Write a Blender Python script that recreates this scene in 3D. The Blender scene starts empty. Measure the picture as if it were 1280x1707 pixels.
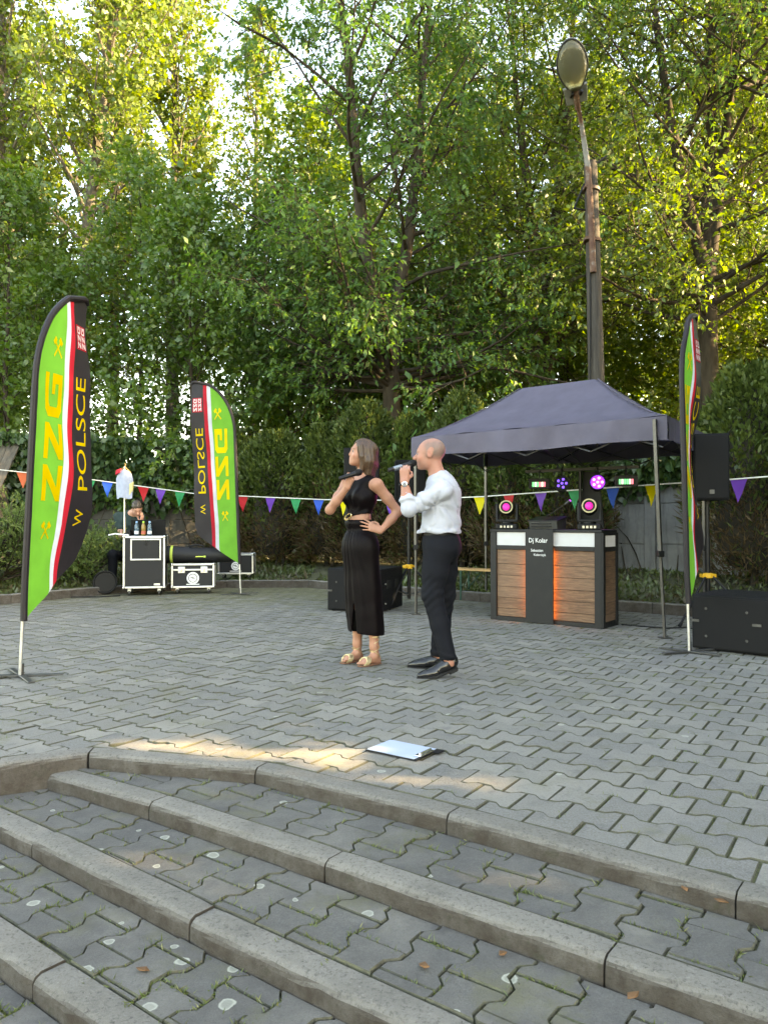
import bpy, bmesh, math, random
import numpy as np
from mathutils import Vector, Matrix, Quaternion

random.seed(7)
rng = np.random.default_rng(11)
R = math.radians
scene = bpy.context.scene
C = scene.collection

# ------------------------------------------------------------------ camera
cam_d = bpy.data.cameras.new('camera')
cam = bpy.data.objects.new('camera', cam_d)
C.objects.link(cam)
cam.location = (0, 0, 1.13)
cam.rotation_euler = (R(90.74), 0, 0)
cam_d.sensor_fit = 'VERTICAL'
cam_d.sensor_height = 34.6
cam_d.lens = 26.0
cam_d.clip_start = 0.05
cam_d.clip_end = 600
scene.camera = cam

# ------------------------------------------------------------------ sky and sun
SUN_AZ, SUN_EL = -8.0, 26.0          # azimuth from +x towards +y, elevation
SUN = Vector((math.cos(R(SUN_EL)) * math.cos(R(SUN_AZ)), math.cos(R(SUN_EL)) * math.sin(R(SUN_AZ)), math.sin(R(SUN_EL))))
world = bpy.data.worlds.new('World')
scene.world = world
world.use_nodes = True
wn = world.node_tree
bg = wn.nodes['Background']
sky = wn.nodes.new('ShaderNodeTexSky')
sky.sky_type = 'NISHITA'
sky.sun_disc = False
sky.sun_elevation = R(SUN_EL)
sky.sun_rotation = R(90 - SUN_AZ)
sky.air_density = 1.0
sky.dust_density = 1.0
sky.ozone_density = 0.8
wn.links.new(sky.outputs[0], bg.inputs[0])
bg.inputs[1].default_value = 0.15

sun_d = bpy.data.lights.new('sun', 'SUN')
sun_d.energy = 3.6
sun_d.angle = R(0.53)
sun_d.color = (1.0, 0.84, 0.60)
sun = bpy.data.objects.new('sun', sun_d)
C.objects.link(sun)
sun.rotation_euler = SUN.to_track_quat('Z', 'Y').to_euler()

scene.view_settings.view_transform = 'Standard'
scene.view_settings.look = 'None'
scene.view_settings.exposure = 3.42
scene.view_settings.gamma = 1.0
try:
    scene.view_settings.use_white_balance = True      # the camera's white balance, set for open shade
    scene.view_settings.white_balance_temperature = 10000
    scene.view_settings.white_balance_tint = 10
except Exception:
    pass
scene.view_settings.use_curve_mapping = False
try:
    cy = scene.cycles
    cy.max_bounces = 4; cy.diffuse_bounces = 3; cy.glossy_bounces = 2; cy.transmission_bounces = 4
    cy.transparent_max_bounces = 8; cy.caustics_reflective = False; cy.caustics_refractive = False
    cy.sample_clamp_indirect = 6.0; cy.use_adaptive_sampling = True; cy.adaptive_threshold = 0.018
except Exception:
    pass

# ------------------------------------------------------------------ materials
MATS = {}
def _new(name):
    m = bpy.data.materials.new(name); m.use_nodes = True
    MATS[name] = m
    nt = m.node_tree
    return m, nt, nt.nodes['Principled BSDF']
def nd(nt, t, **kw):
    n = nt.nodes.new(t)
    for k, v in kw.items():
        if k.startswith('i_'): n.inputs[k[2:].replace('_', ' ')].default_value = v
        else: setattr(n, k, v)
    return n
def c4(c): return (c[0], c[1], c[2], 1.0)
def ramp(nt, stops):
    n = nt.nodes.new('ShaderNodeValToRGB')
    e = n.color_ramp.elements
    while len(e) < len(stops): e.new(0.5)
    for i, (p, c) in enumerate(stops):
        e[i].position = p; e[i].color = c4(c)
    return n
def mixrgb(nt, fac, a, b, mode='MIX'):
    n = nt.nodes.new('ShaderNodeMix'); n.data_type = 'RGBA'; n.blend_type = mode
    for sock, v in ((n.inputs['Factor'], fac), (n.inputs[6], a), (n.inputs[7], b)):
        if hasattr(v, 'is_output') or isinstance(v, bpy.types.NodeSocket): nt.links.new(v, sock)
        elif isinstance(v, (int, float)): sock.default_value = v
        else: sock.default_value = c4(v)
    return n.outputs[2]
def mathn(nt, op, a, b=0.0, clamp=False):
    n = nt.nodes.new('ShaderNodeMath'); n.operation = op; n.use_clamp = clamp
    for i, v in enumerate((a, b)):
        if isinstance(v, bpy.types.NodeSocket): nt.links.new(v, n.inputs[i])
        else: n.inputs[i].default_value = v
    return n.outputs[0]
def maprange(nt, v, a, b, c=0.0, d=1.0):
    n = nt.nodes.new('ShaderNodeMapRange')
    nt.links.new(v, n.inputs[0])
    for i, x in enumerate((a, b, c, d)): n.inputs[i + 1].default_value = x
    return n.outputs[0]
def coords(nt, kind='Object', scale=(1, 1, 1)):
    if kind == 'World': o = nt.nodes.new('ShaderNodeNewGeometry').outputs['Position']
    else: o = nt.nodes.new('ShaderNodeTexCoord').outputs['Object']
    mp = nt.nodes.new('ShaderNodeMapping'); mp.inputs['Scale'].default_value = scale
    nt.links.new(o, mp.inputs[0])
    return mp.outputs[0]
def noise(nt, vec, scale, detail=4, rough=0.55):
    n = nt.nodes.new('ShaderNodeTexNoise'); nt.links.new(vec, n.inputs['Vector'])
    n.inputs['Scale'].default_value = scale; n.inputs['Detail'].default_value = detail; n.inputs['Roughness'].default_value = rough
    return n.outputs['Fac']
def bump(nt, b, h, strength=0.3, dist=0.01):
    n = nt.nodes.new('ShaderNodeBump'); n.inputs['Strength'].default_value = strength; n.inputs['Distance'].default_value = dist
    nt.links.new(h, n.inputs['Height']); nt.links.new(n.outputs[0], b.inputs['Normal'])

def mat(name, col, rough=0.6, metal=0.0, var=0.15, scale=8.0, bmp=0.0, bscale=60.0, spec=0.4, stretch=(1, 1, 1), sheen=0.0, emit=None, estr=0.0, alpha=None):
    if name in MATS: return MATS[name]
    m, nt, b = _new(name)
    v = coords(nt, 'Object', stretch)
    n = noise(nt, v, scale)
    lo = tuple(max(0, x * (1 - var)) for x in col); hi = tuple(min(1, x * (1 + var)) for x in col)
    rp = ramp(nt, [(0.3, lo), (0.7, hi)])
    nt.links.new(n, rp.inputs[0]); nt.links.new(rp.outputs[0], b.inputs['Base Color'])
    r2 = maprange(nt, n, 0.3, 0.7, max(0.02, rough - 0.06), min(1, rough + 0.06)); nt.links.new(r2, b.inputs['Roughness'])
    b.inputs['Metallic'].default_value = metal
    b.inputs['Specular IOR Level'].default_value = spec
    if sheen: b.inputs['Sheen Weight'].default_value = sheen
    if bmp: bump(nt, b, noise(nt, v, bscale, 5), bmp)
    if emit: b.inputs['Emission Color'].default_value = c4(emit); b.inputs['Emission Strength'].default_value = estr
    return m

def mat_leaf(name, stops, trans=0.45, tcol=(1.5, 1.35, 0.6), rough=0.45, gloss=0.05):
    m = bpy.data.materials.new(name); m.use_nodes = True; MATS[name] = m
    nt = m.node_tree; nt.nodes.clear()
    out = nt.nodes.new('ShaderNodeOutputMaterial')
    at = nt.nodes.new('ShaderNodeAttribute'); at.attribute_name = 'rnd'
    rp = ramp(nt, stops); nt.links.new(at.outputs['Fac'], rp.inputs[0])
    df = nt.nodes.new('ShaderNodeBsdfDiffuse'); nt.links.new(rp.outputs[0], df.inputs[0])
    tr = nt.nodes.new('ShaderNodeBsdfTranslucent')
    tc = mixrgb(nt, 1.0, rp.outputs[0], tcol, 'MULTIPLY'); nt.links.new(tc, tr.inputs[0])
    mx = nt.nodes.new('ShaderNodeMixShader'); mx.inputs[0].default_value = trans
    nt.links.new(df.outputs[0], mx.inputs[1]); nt.links.new(tr.outputs[0], mx.inputs[2])
    gl = nt.nodes.new('ShaderNodeBsdfGlossy'); gl.inputs['Roughness'].default_value = rough
    m2 = nt.nodes.new('ShaderNodeMixShader'); m2.inputs[0].default_value = gloss
    nt.links.new(mx.outputs[0], m2.inputs[1]); nt.links.new(gl.outputs[0], m2.inputs[2])
    nt.links.new(m2.outputs[0], out.inputs[0])
    return m

# ------------------------------------------------------------------ object helpers
def tag(o, label=None, cat=None, group=None, kind=None):
    if label: o['label'] = label
    if cat: o['category'] = cat
    if group: o['group'] = group
    if kind: o['kind'] = kind
    return o
def thing(name, label, cat, loc=(0, 0, 0), rotz=0.0, group=None):
    o = bpy.data.objects.new(name, None); C.objects.link(o)
    o.location = loc; o.rotation_euler = (0, 0, rotz); o.empty_display_size = 0.1
    return tag(o, label, cat, group)
def link(name, me, parent=None, loc=(0, 0, 0), rot=(0, 0, 0)):
    o = bpy.data.objects.new(name, me); C.objects.link(o)
    o.location = loc; o.rotation_euler = rot
    if parent is not None: o.parent = parent
    return o
def mesh_np(name, verts, quads, mats, smooth=False, fattr=None, midx=None):
    """fast mesh from numpy arrays; every face has the same number of corners"""
    me = bpy.data.meshes.new(name)
    verts = np.asarray(verts, np.float32); quads = np.asarray(quads, np.int32)
    k = quads.shape[1]; n = len(quads)
    me.vertices.add(len(verts)); me.vertices.foreach_set('co', verts.ravel())
    me.loops.add(n * k); me.loops.foreach_set('vertex_index', quads.ravel())
    me.polygons.add(n); me.polygons.foreach_set('loop_start', np.arange(0, n * k, k, dtype=np.int32))
    try: me.polygons.foreach_set('loop_total', np.full(n, k, np.int32))
    except Exception: pass
    if smooth: me.polygons.foreach_set('use_smooth', np.ones(n, bool))
    if midx is not None: me.polygons.foreach_set('material_index', np.asarray(midx, np.int32))
    for m in (mats if isinstance(mats, (list, tuple)) else [mats]): me.materials.append(m)
    me.update(calc_edges=True)
    if fattr is not None:
        a = me.attributes.new('rnd', 'FLOAT', 'FACE'); a.data.foreach_set('value', np.asarray(fattr, np.float32))
    return me

class MB:
    def __init__(s): s.v = []; s.f = []; s.m = []; s.mi = 0
    def add(s, vs, fs):
        o = len(s.v); s.v += [tuple(p) for p in vs]
        for f in fs: s.f.append(tuple(i + o for i in f)); s.m.append(s.mi)
    def box(s, c, d, rot=None):
        x, y, z = d[0] / 2, d[1] / 2, d[2] / 2
        vs = [Vector((a * x, b * y, e * z)) for e in (-1, 1) for b in (-1, 1) for a in (-1, 1)]
        if rot is not None: vs = [rot @ v for v in vs]
        vs = [v + Vector(c) for v in vs]
        s.add(vs, [(0, 2, 3, 1), (4, 5, 7, 6), (0, 1, 5, 4), (2, 6, 7, 3), (0, 4, 6, 2), (1, 3, 7, 5)])
        return s
    def box2(s, a, b):
        return s.box([(p + q) / 2 for p, q in zip(a, b)], [abs(q - p) for p, q in zip(a, b)])
    def tube(s, path, r, n=10, caps=True, flat=None):
        path = [Vector(p) for p in path]
        rs = r if isinstance(r, (list, tuple)) else [r] * len(path)
        rings = []; prev = None
        for i, p in enumerate(path):
            t = (path[min(i + 1, len(path) - 1)] - path[max(i - 1, 0)])
            if t.length < 1e-9: t = Vector((0, 0, 1))
            t.normalize()
            if prev is None:
                a = Vector((1, 0, 0)) if abs(t.x) < 0.8 else Vector((0, 1, 0))
                u = (a - t * a.dot(t)).normalized()
            else: u = (prev - t * prev.dot(t)).normalized()
            prev = u; w = t.cross(u)
            fl = flat if flat else 1.0
            rings.append([p + (u * math.cos(2 * math.pi * k / n) + w * math.sin(2 * math.pi * k / n) * fl) * rs[i] for k in range(n)])
        vs = [q for rg in rings for q in rg]; fs = []
        for i in range(len(path) - 1):
            for k in range(n):
                a = i * n + k; b = i * n + (k + 1) % n
                fs.append((a, b, b + n, a + n))
        if caps:
            fs.append(tuple(reversed(range(n)))); fs.append(tuple(range((len(path) - 1) * n, len(path) * n)))
        s.add(vs, fs); return s
    def lathe(s, prof, n=16, c=(0, 0, 0), M=None):
        vs = []; fs = []
        for (r, z) in prof:
            for k in range(n):
                a = 2 * math.pi * k / n; vs.append(Vector((r * math.cos(a), r * math.sin(a), z)))
        for i in range(len(prof) - 1):
            for k in range(n):
                a = i * n + k; b = i * n + (k + 1) % n; fs.append((a, b, b + n, a + n))
        fs.append(tuple(reversed(range(n)))); fs.append(tuple(range((len(prof) - 1) * n, len(prof) * n)))
        if M is not None: vs = [M @ v for v in vs]
        s.add([v + Vector(c) for v in vs], fs); return s
    def poly(s, pts): s.add(pts, [tuple(range(len(pts)))]); return s
    def prism(s, pts, d):
        n = len(pts); d = Vector(d); vs = [Vector(p) for p in pts] + [Vector(p) + d for p in pts]
        s.add(vs, [tuple(reversed(range(n))), tuple(range(n, 2 * n))] + [(k, (k + 1) % n, (k + 1) % n + n, k + n) for k in range(n)]); return s
    def mesh(s, name, mats, smooth=False, bevel=0.0, seg=2):
        me = bpy.data.meshes.new(name); me.from_pydata(s.v, [], s.f)
        for m in (mats if isinstance(mats, (list, tuple)) else [mats]): me.materials.append(m)
        me.polygons.foreach_set('material_index', s.m)
        bm = bmesh.new(); bm.from_mesh(me)
        bmesh.ops.recalc_face_normals(bm, faces=bm.faces)
        if bevel:
            es = [e for e in bm.edges if len(e.link_faces) == 2 and e.calc_face_angle(0) > 0.6]
            bmesh.ops.bevel(bm, geom=es, offset=bevel, segments=seg, affect='EDGES', profile=0.5)
        bm.to_mesh(me); bm.free()
        if smooth:
            me.polygons.foreach_set('use_smooth', np.ones(len(me.polygons), bool))
            try: me.set_sharp_from_angle(angle=R(40))
            except Exception: pass
        me.update(); return me
    def build(s, name, mats, parent=None, loc=(0, 0, 0), rot=(0, 0, 0), **kw):
        return link(name, s.mesh(name, mats, **kw), parent, loc, rot)

def copy_tree(o, parent=None):
    c = o.copy(); C.objects.link(c); c.parent = parent
    for ch in list(o.children): copy_tree(ch, c)
    return c

def text_geo(body, size=1.0):
    cu = bpy.data.curves.new('t', 'FONT'); cu.body = body; cu.size = size
    o = bpy.data.objects.new('t', cu); C.objects.link(o)
    dg = bpy.context.evaluated_depsgraph_get(); dg.update()
    me = bpy.data.meshes.new_from_object(o.evaluated_get(dg))
    bm = bmesh.new(); bm.from_mesh(me)
    bmesh.ops.triangulate(bm, faces=bm.faces)
    vs = np.array([v.co[:2] for v in bm.verts]); fs = [[v.index for v in f.verts] for f in bm.faces]
    bm.free(); bpy.data.objects.remove(o); bpy.data.curves.remove(cu); bpy.data.meshes.remove(me)
    mn, mx = vs.min(0), vs.max(0)
    return (vs - mn), fs, mx - mn
# ================================================================== ground, plaza and steps
def mat_paver():
    m, nt, b = _new('paver_concrete')
    w = coords(nt, 'World')
    oi = nt.nodes.new('ShaderNodeObjectInfo')
    at = nt.nodes.new('ShaderNodeAttribute'); at.attribute_name = 'rnd'
    rv = mathn(nt, 'FRACT', mathn(nt, 'ADD', oi.outputs['Random'], at.outputs['Fac']))
    base = ramp(nt, [(0.0, (0.138, 0.131, 0.113)), (0.5, (0.180, 0.169, 0.143)), (1.0, (0.240, 0.222, 0.184))])
    nt.links.new(rv, base.inputs[0])
    big = noise(nt, w, 1.1, 3)
    c = mixrgb(nt, maprange(nt, big, 0.35, 0.7, 0, 0.55), base.outputs[0], (0.105, 0.105, 0.103))
    fine = noise(nt, w, 160, 5, 0.7)
    c = mixrgb(nt, maprange(nt, fine, 0.42, 0.66, 0, 0.7), c, (0.245, 0.24, 0.228))
    dk = noise(nt, w, 95, 3, 0.7)
    c = mixrgb(nt, maprange(nt, dk, 0.55, 0.72, 0, 0.6), c, (0.075, 0.075, 0.074))
    stain = noise(nt, w, 7.5, 5, 0.65)
    c = mixrgb(nt, maprange(nt, stain, 0.55, 0.72, 0, 0.6), c, (0.085, 0.085, 0.086))
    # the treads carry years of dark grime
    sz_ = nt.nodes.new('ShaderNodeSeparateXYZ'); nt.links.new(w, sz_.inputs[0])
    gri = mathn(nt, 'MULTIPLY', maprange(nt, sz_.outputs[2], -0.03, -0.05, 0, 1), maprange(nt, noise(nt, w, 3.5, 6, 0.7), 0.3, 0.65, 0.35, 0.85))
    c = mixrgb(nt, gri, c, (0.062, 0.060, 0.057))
    # moss film towards the damp back edge and in patches
    sx = nt.nodes.new('ShaderNodeSeparateXYZ'); nt.links.new(w, sx.inputs[0])
    back = maprange(nt, sx.outputs[1], 9.2, 12.6, 0.0, 0.32)
    mo = mathn(nt, 'ADD', noise(nt, w, 2.6, 6, 0.7), back)
    c = mixrgb(nt, maprange(nt, mo, 0.54, 0.80, 0, 0.8), c, (0.118, 0.114, 0.050))
    # round pale lichen rosettes, mostly on the lower steps
    vo = nt.nodes.new('ShaderNodeTexVoronoi'); vo.voronoi_dimensions = '2D'; vo.feature = 'F1'; vo.inputs['Scale'].default_value = 5.0; vo.inputs['Randomness'].default_value = 1.0
    mp = nt.nodes.new('ShaderNodeMapping'); mp.inputs['Scale'].default_value = (1, 1, 0.0); nt.links.new(w, mp.inputs[0])
    wob = nt.nodes.new('ShaderNodeTexNoise'); wob.inputs['Scale'].default_value = 28; nt.links.new(w, wob.inputs['Vector'])
    vadd = nt.nodes.new('ShaderNodeVectorMath'); vadd.operation = 'MULTIPLY_ADD'
    nt.links.new(wob.outputs['Color'], vadd.inputs[0]); vadd.inputs[1].default_value = (0.022, 0.022, 0.0); nt.links.new(mp.outputs[0], vadd.inputs[2])
    nt.links.new(vadd.outputs[0], vo.inputs['Vector'])
    sc = nt.nodes.new('ShaderNodeSeparateXYZ'); nt.links.new(vo.outputs['Color'], sc.inputs[0])
    low = maprange(nt, sx.outputs[2], -0.03, -0.05, 0.93, 0.50)
    has = mathn(nt, 'GREATER_THAN', sc.outputs[0], low)
    rad = maprange(nt, sc.outputs[1], 0, 1, 0.05, 0.135)
    dr = mathn(nt, 'DIVIDE', vo.outputs['Distance'], rad)
    spot = maprange(nt, dr, 0.86, 1.0, 1, 0)
    ring = maprange(nt, dr, 0.55, 0.8, 0.55, 1.0)
    sp = mathn(nt, 'MULTIPLY', mathn(nt, 'MULTIPLY', spot, ring), has)
    c = mixrgb(nt, mathn(nt, 'MULTIPLY', sp, 0.75), c, (0.40, 0.41, 0.34))
    nt.links.new(c, b.inputs['Base Color'])
    b.inputs['Roughness'].default_value = 0.85; b.inputs['Specular IOR Level'].default_value = 0.3
    h = mathn(nt, 'ADD', fine, mathn(nt, 'MULTIPLY', noise(nt, w, 42, 5, 0.75), 1.6))
    bump(nt, b, h, 0.75, 0.006)
    return m
def mat_kerb():
    m, nt, b = _new('kerb_concrete')
    w = coords(nt, 'World')
    oi = nt.nodes.new('ShaderNodeObjectInfo')
    base = ramp(nt, [(0, (0.165, 0.156, 0.138)), (1, (0.205, 0.193, 0.170))]); nt.links.new(oi.outputs['Random'], base.inputs[0])
    fine = noise(nt, w, 150, 6, 0.75)
    c = mixrgb(nt, maprange(nt, fine, 0.45, 0.68, 0, 0.6), base.outputs[0], (0.25, 0.235, 0.21))
    c = mixrgb(nt, maprange(nt, noise(nt, w, 70, 4, 0.7), 0.52, 0.7, 0, 0.8), c, (0.075, 0.07, 0.065))
    c = mixrgb(nt, maprange(nt, noise(nt, w, 3.2, 6, 0.72), 0.46, 0.72, 0, 0.55), c, (0.090, 0.085, 0.075))
    pit = noise(nt, w, 48, 5, 0.8)
    c = mixrgb(nt, maprange(nt, pit, 0.58, 0.68, 0, 0.75), c, (0.050, 0.046, 0.040))
    c = mixrgb(nt, maprange(nt, pit, 0.40, 0.30, 0, 0.7), c, (0.30, 0.285, 0.25))
    # weathered risers: grime and brown algae where the stone is steep
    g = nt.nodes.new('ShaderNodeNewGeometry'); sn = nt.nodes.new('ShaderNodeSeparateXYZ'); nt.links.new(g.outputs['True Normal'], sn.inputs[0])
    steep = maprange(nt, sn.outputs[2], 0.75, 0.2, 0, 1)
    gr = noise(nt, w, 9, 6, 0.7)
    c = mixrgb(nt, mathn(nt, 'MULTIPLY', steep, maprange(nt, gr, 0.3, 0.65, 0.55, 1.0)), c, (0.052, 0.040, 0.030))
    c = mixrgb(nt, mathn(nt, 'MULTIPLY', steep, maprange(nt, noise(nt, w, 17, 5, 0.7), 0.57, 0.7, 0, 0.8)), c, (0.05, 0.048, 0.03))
    nt.links.new(c, b.inputs['Base Color'])
    b.inputs['Roughness'].default_value = 0.88; b.inputs['Specular IOR Level'].default_value = 0.3
    bump(nt, b, mathn(nt, 'SUBTRACT', fine, mathn(nt, 'MULTIPLY', pit, 1.6)), 0.9, 0.008)
    return m
def mat_soil(name, a, b_, c_, s=3.0):
    m, nt, b = _new(name)
    w = coords(nt, 'World')
    n = noise(nt, w, s, 7, 0.7)
    rp = ramp(nt, [(0.3, a), (0.5, b_), (0.7, c_)]); nt.links.new(n, rp.inputs[0])
    c = mixrgb(nt, maprange(nt, noise(nt, w, 45, 5, 0.7), 0.45, 0.7, 0, 0.6), rp.outputs[0], tuple(x * 0.45 for x in a))
    nt.links.new(c, b.inputs['Base Color']); b.inputs['Roughness'].default_value = 0.95
    bump(nt, b, noise(nt, w, 30, 6, 0.75), 0.8, 0.02)
    return m
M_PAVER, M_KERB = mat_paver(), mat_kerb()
M_JOINT = mat_soil('joint_sand_moss', (0.048, 0.045, 0.034), (0.070, 0.074, 0.030), (0.110, 0.118, 0.040), 3.0)
M_EDGE = mat_soil('paver_edge', (0.078, 0.073, 0.058), (0.095, 0.092, 0.062), (0.115, 0.116, 0.066), 5.0)  # darker tone on the bevels and side faces of each paver
M_SOIL = mat_soil('bed_soil', (0.050, 0.042, 0.030), (0.075, 0.075, 0.032), (0.105, 0.115, 0.040), 1.4)
M_GROUND = mat_soil('woodland_ground', (0.05, 0.045, 0.03), (0.06, 0.065, 0.03), (0.07, 0.085, 0.035), 0.6)

STEP = 0.072
K1 = [(-4.6, 2.95), (-3.7, 3.15), (-2.85, 3.35), (-1.80, 3.60), (-1.444, 3.766), (-0.594, 3.545), (0.238, 2.990), (1.066, 2.354), (1.86, 1.74), (2.66, 1.14), (3.46, 0.54)]
K2 = [(-1.612, 3.690), (-1.011, 3.316), (-0.214, 2.744), (0.603, 2.136), (1.40, 1.54), (2.20, 0.94), (3.0, 0.34)]
K3 = [(-2.005, 3.545), (-1.415, 3.102), (-0.630, 2.488), (0.17, 1.888), (0.97, 1.29), (1.77, 0.69), (2.57, 0.09)]
K4 = [(-2.45, 3.42), (-1.83, 2.91), (-1.044, 2.297), (-0.254, 1.687), (0.54, 1.08), (1.34, 0.48), (2.14, -0.12)]
BK = [(-8.6, 6.8), (-7.0, 8.6), (-5.15, 10.66), (-4.3, 12.0), (-2.7, 13.2), (-1.3, 13.25), (0.0, 12.1), (1.36, 10.9), (3.3, 9.5), (5.5, 7.9), (7.0, 6.8), (9.0, 5.3)]
KW = 0.112
def near_line(pl, q):
    best = None
    for i in range(len(pl) - 1):
        ax, ay = pl[i]; bx, by = pl[i + 1]
        dx, dy = bx - ax, by - ay; L = math.hypot(dx, dy)
        t = ((q[0] - ax) * dx + (q[1] - ay) * dy) / (L * L); tc = min(1, max(0, t))
        px, py = ax + dx * tc, ay + dy * tc
        ds = math.hypot(q[0] - px, q[1] - py)
        if best is None or ds < best[0] - 1e-9: best = (ds, (ax, ay), (-dy / L, dx / L))
    return best
def clip_poly(poly, p, n, off, sign):
    """keep sign*((q-p).n - off) >= 0"""
    out = []
    f = [sign * ((q[0] - p[0]) * n[0] + (q[1] - p[1]) * n[1] - off) for q in poly]
    for i in range(len(poly)):
        j = (i + 1) % len(poly)
        if f[i] >= 0: out.append(poly[i])
        if (f[i] >= 0) != (f[j] >= 0):
            t = f[i] / (f[i] - f[j]); out.append((poly[i][0] + t * (poly[j][0] - poly[i][0]), poly[i][1] + t * (poly[j][1] - poly[i][1])))
    return out
def area(p): return 0.5 * abs(sum(p[i][0] * p[(i + 1) % len(p)][1] - p[(i + 1) % len(p)][0] * p[i][1] for i in range(len(p))))
PW, PH, AMP = 0.200, 0.165, 0.0165
g = 0.0036
def side(s): return [(-PW / 2 + g, s * (PH / 2 + AMP - g)), (-0.0665, s * (PH / 2 + AMP - g)), (-0.0335, s * (PH / 2 - AMP - g)), (0.0335, s * (PH / 2 - AMP - g)), (0.0665, s * (PH / 2 + AMP - g)), (PW / 2 - g, s * (PH / 2 + AMP - g))]
OUT = side(-1) + list(reversed(side(1)))
def paver_mb(poly, mb, z=0.0, c=None, tilt=(0, 0), walls=True):
    n = len(poly)
    cx = sum(p[0] for p in poly) / n; cy_ = sum(p[1] for p in poly) / n
    k = 0.962
    zf = lambda x, y: z + (x - cx) * tilt[0] + (y - cy_) * tilt[1]
    top = [(cx + (p[0] - cx) * k, cy_ + (p[1] - cy_) * k) for p in poly]
    vs = [(p[0], p[1], zf(*p)) for p in top] + [(p[0], p[1], zf(*p) - 0.005) for p in poly] + [(p[0], p[1], z - 0.05) for p in poly]
    fs = [tuple(range(n))] + [(i + n, (i + 1) % n + n, (i + 1) % n, i) for i in range(n)] + [(i + 2 * n, (i + 1) % n + 2 * n, (i + 1) % n + n, i + n) for i in range(n)]
    if not walls: vs = vs[:2 * n]; fs = fs[:1 + n]
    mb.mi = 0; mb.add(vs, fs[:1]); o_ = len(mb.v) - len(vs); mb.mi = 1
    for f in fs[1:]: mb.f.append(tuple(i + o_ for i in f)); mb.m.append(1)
    return len(fs)
def pave(root, ang, z, rules, bbox, limit, seed, field_name='paver_field'):
    rnd = random.Random(seed)
    ca, sa = math.cos(R(ang)), math.sin(R(ang))
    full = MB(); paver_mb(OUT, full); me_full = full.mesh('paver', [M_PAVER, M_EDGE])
    items = []
    n = 130
    for j in range(-n, n):
        for i in range(-n, n):
            u = (i + (0.5 if j % 2 else 0)) * PW; v = j * PH
            x = u * ca - v * sa + 0.4; y = u * sa + v * ca + 6.0
            if not (bbox[0] < x < bbox[1] and bbox[2] < y < bbox[3]): continue
            poly = None; ok = True
            for (pl, off, sign) in rules:
                ds, p, nn = near_line(pl, (x, y))
                sd = sign * ((x - p[0]) * nn[0] + (y - p[1]) * nn[1] - off)
                if sd > 0.14: continue
                if sd < -0.14: ok = False; break
                if poly is None: poly = [(x + a * ca - b * sa, y + a * sa + b * ca) for a, b in OUT]
                poly = clip_poly(poly, p, nn, off, sign)
                if len(poly) < 3 or area(poly) < 0.0012: ok = False; break
            if not ok: continue
            vis = y > 0.9 and abs(x) < 0.51 * y + 0.12 and (1.13 - z) * 1283 / y < 860
            items.append((0 if vis else 1, math.hypot(x, y), x, y, poly))
    items.sort(key=lambda t: t[:2])
    fld = MB(); rv = []
    for k, (nv, d, x, y, poly) in enumerate(items):
        dz = rnd.uniform(-0.0035, 0.003); tx, ty = rnd.gauss(0, 0.009), rnd.gauss(0, 0.009)
        if k < limit:
            if poly is None:
                link('paver', me_full, root, (x, y, z + dz), (tx, ty, R(ang) + (math.pi if rnd.random() < 0.5 else 0) + rnd.gauss(0, 0.008)))
            else:
                mb = MB(); paver_mb([(a - x, b - y) for a, b in poly], mb, 0, None, (tx, ty))
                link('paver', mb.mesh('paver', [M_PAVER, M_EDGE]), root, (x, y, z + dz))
        else:
            if poly is None: poly = [(x + a * ca - b * sa, y + a * sa + b * ca) for a, b in OUT]
            nf = paver_mb(poly, fld, z + dz, None, (tx, ty), d < 7.5); rv += [rnd.random()] * nf
    if fld.v:
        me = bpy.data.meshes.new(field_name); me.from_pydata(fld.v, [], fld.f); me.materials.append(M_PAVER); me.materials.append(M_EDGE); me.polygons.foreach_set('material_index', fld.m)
        a = me.attributes.new('rnd', 'FLOAT', 'FACE'); a.data.foreach_set('value', np.array(rv, np.float32))
        o = link(field_name, me, root); o['kind'] = 'stuff'
    return items
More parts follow.
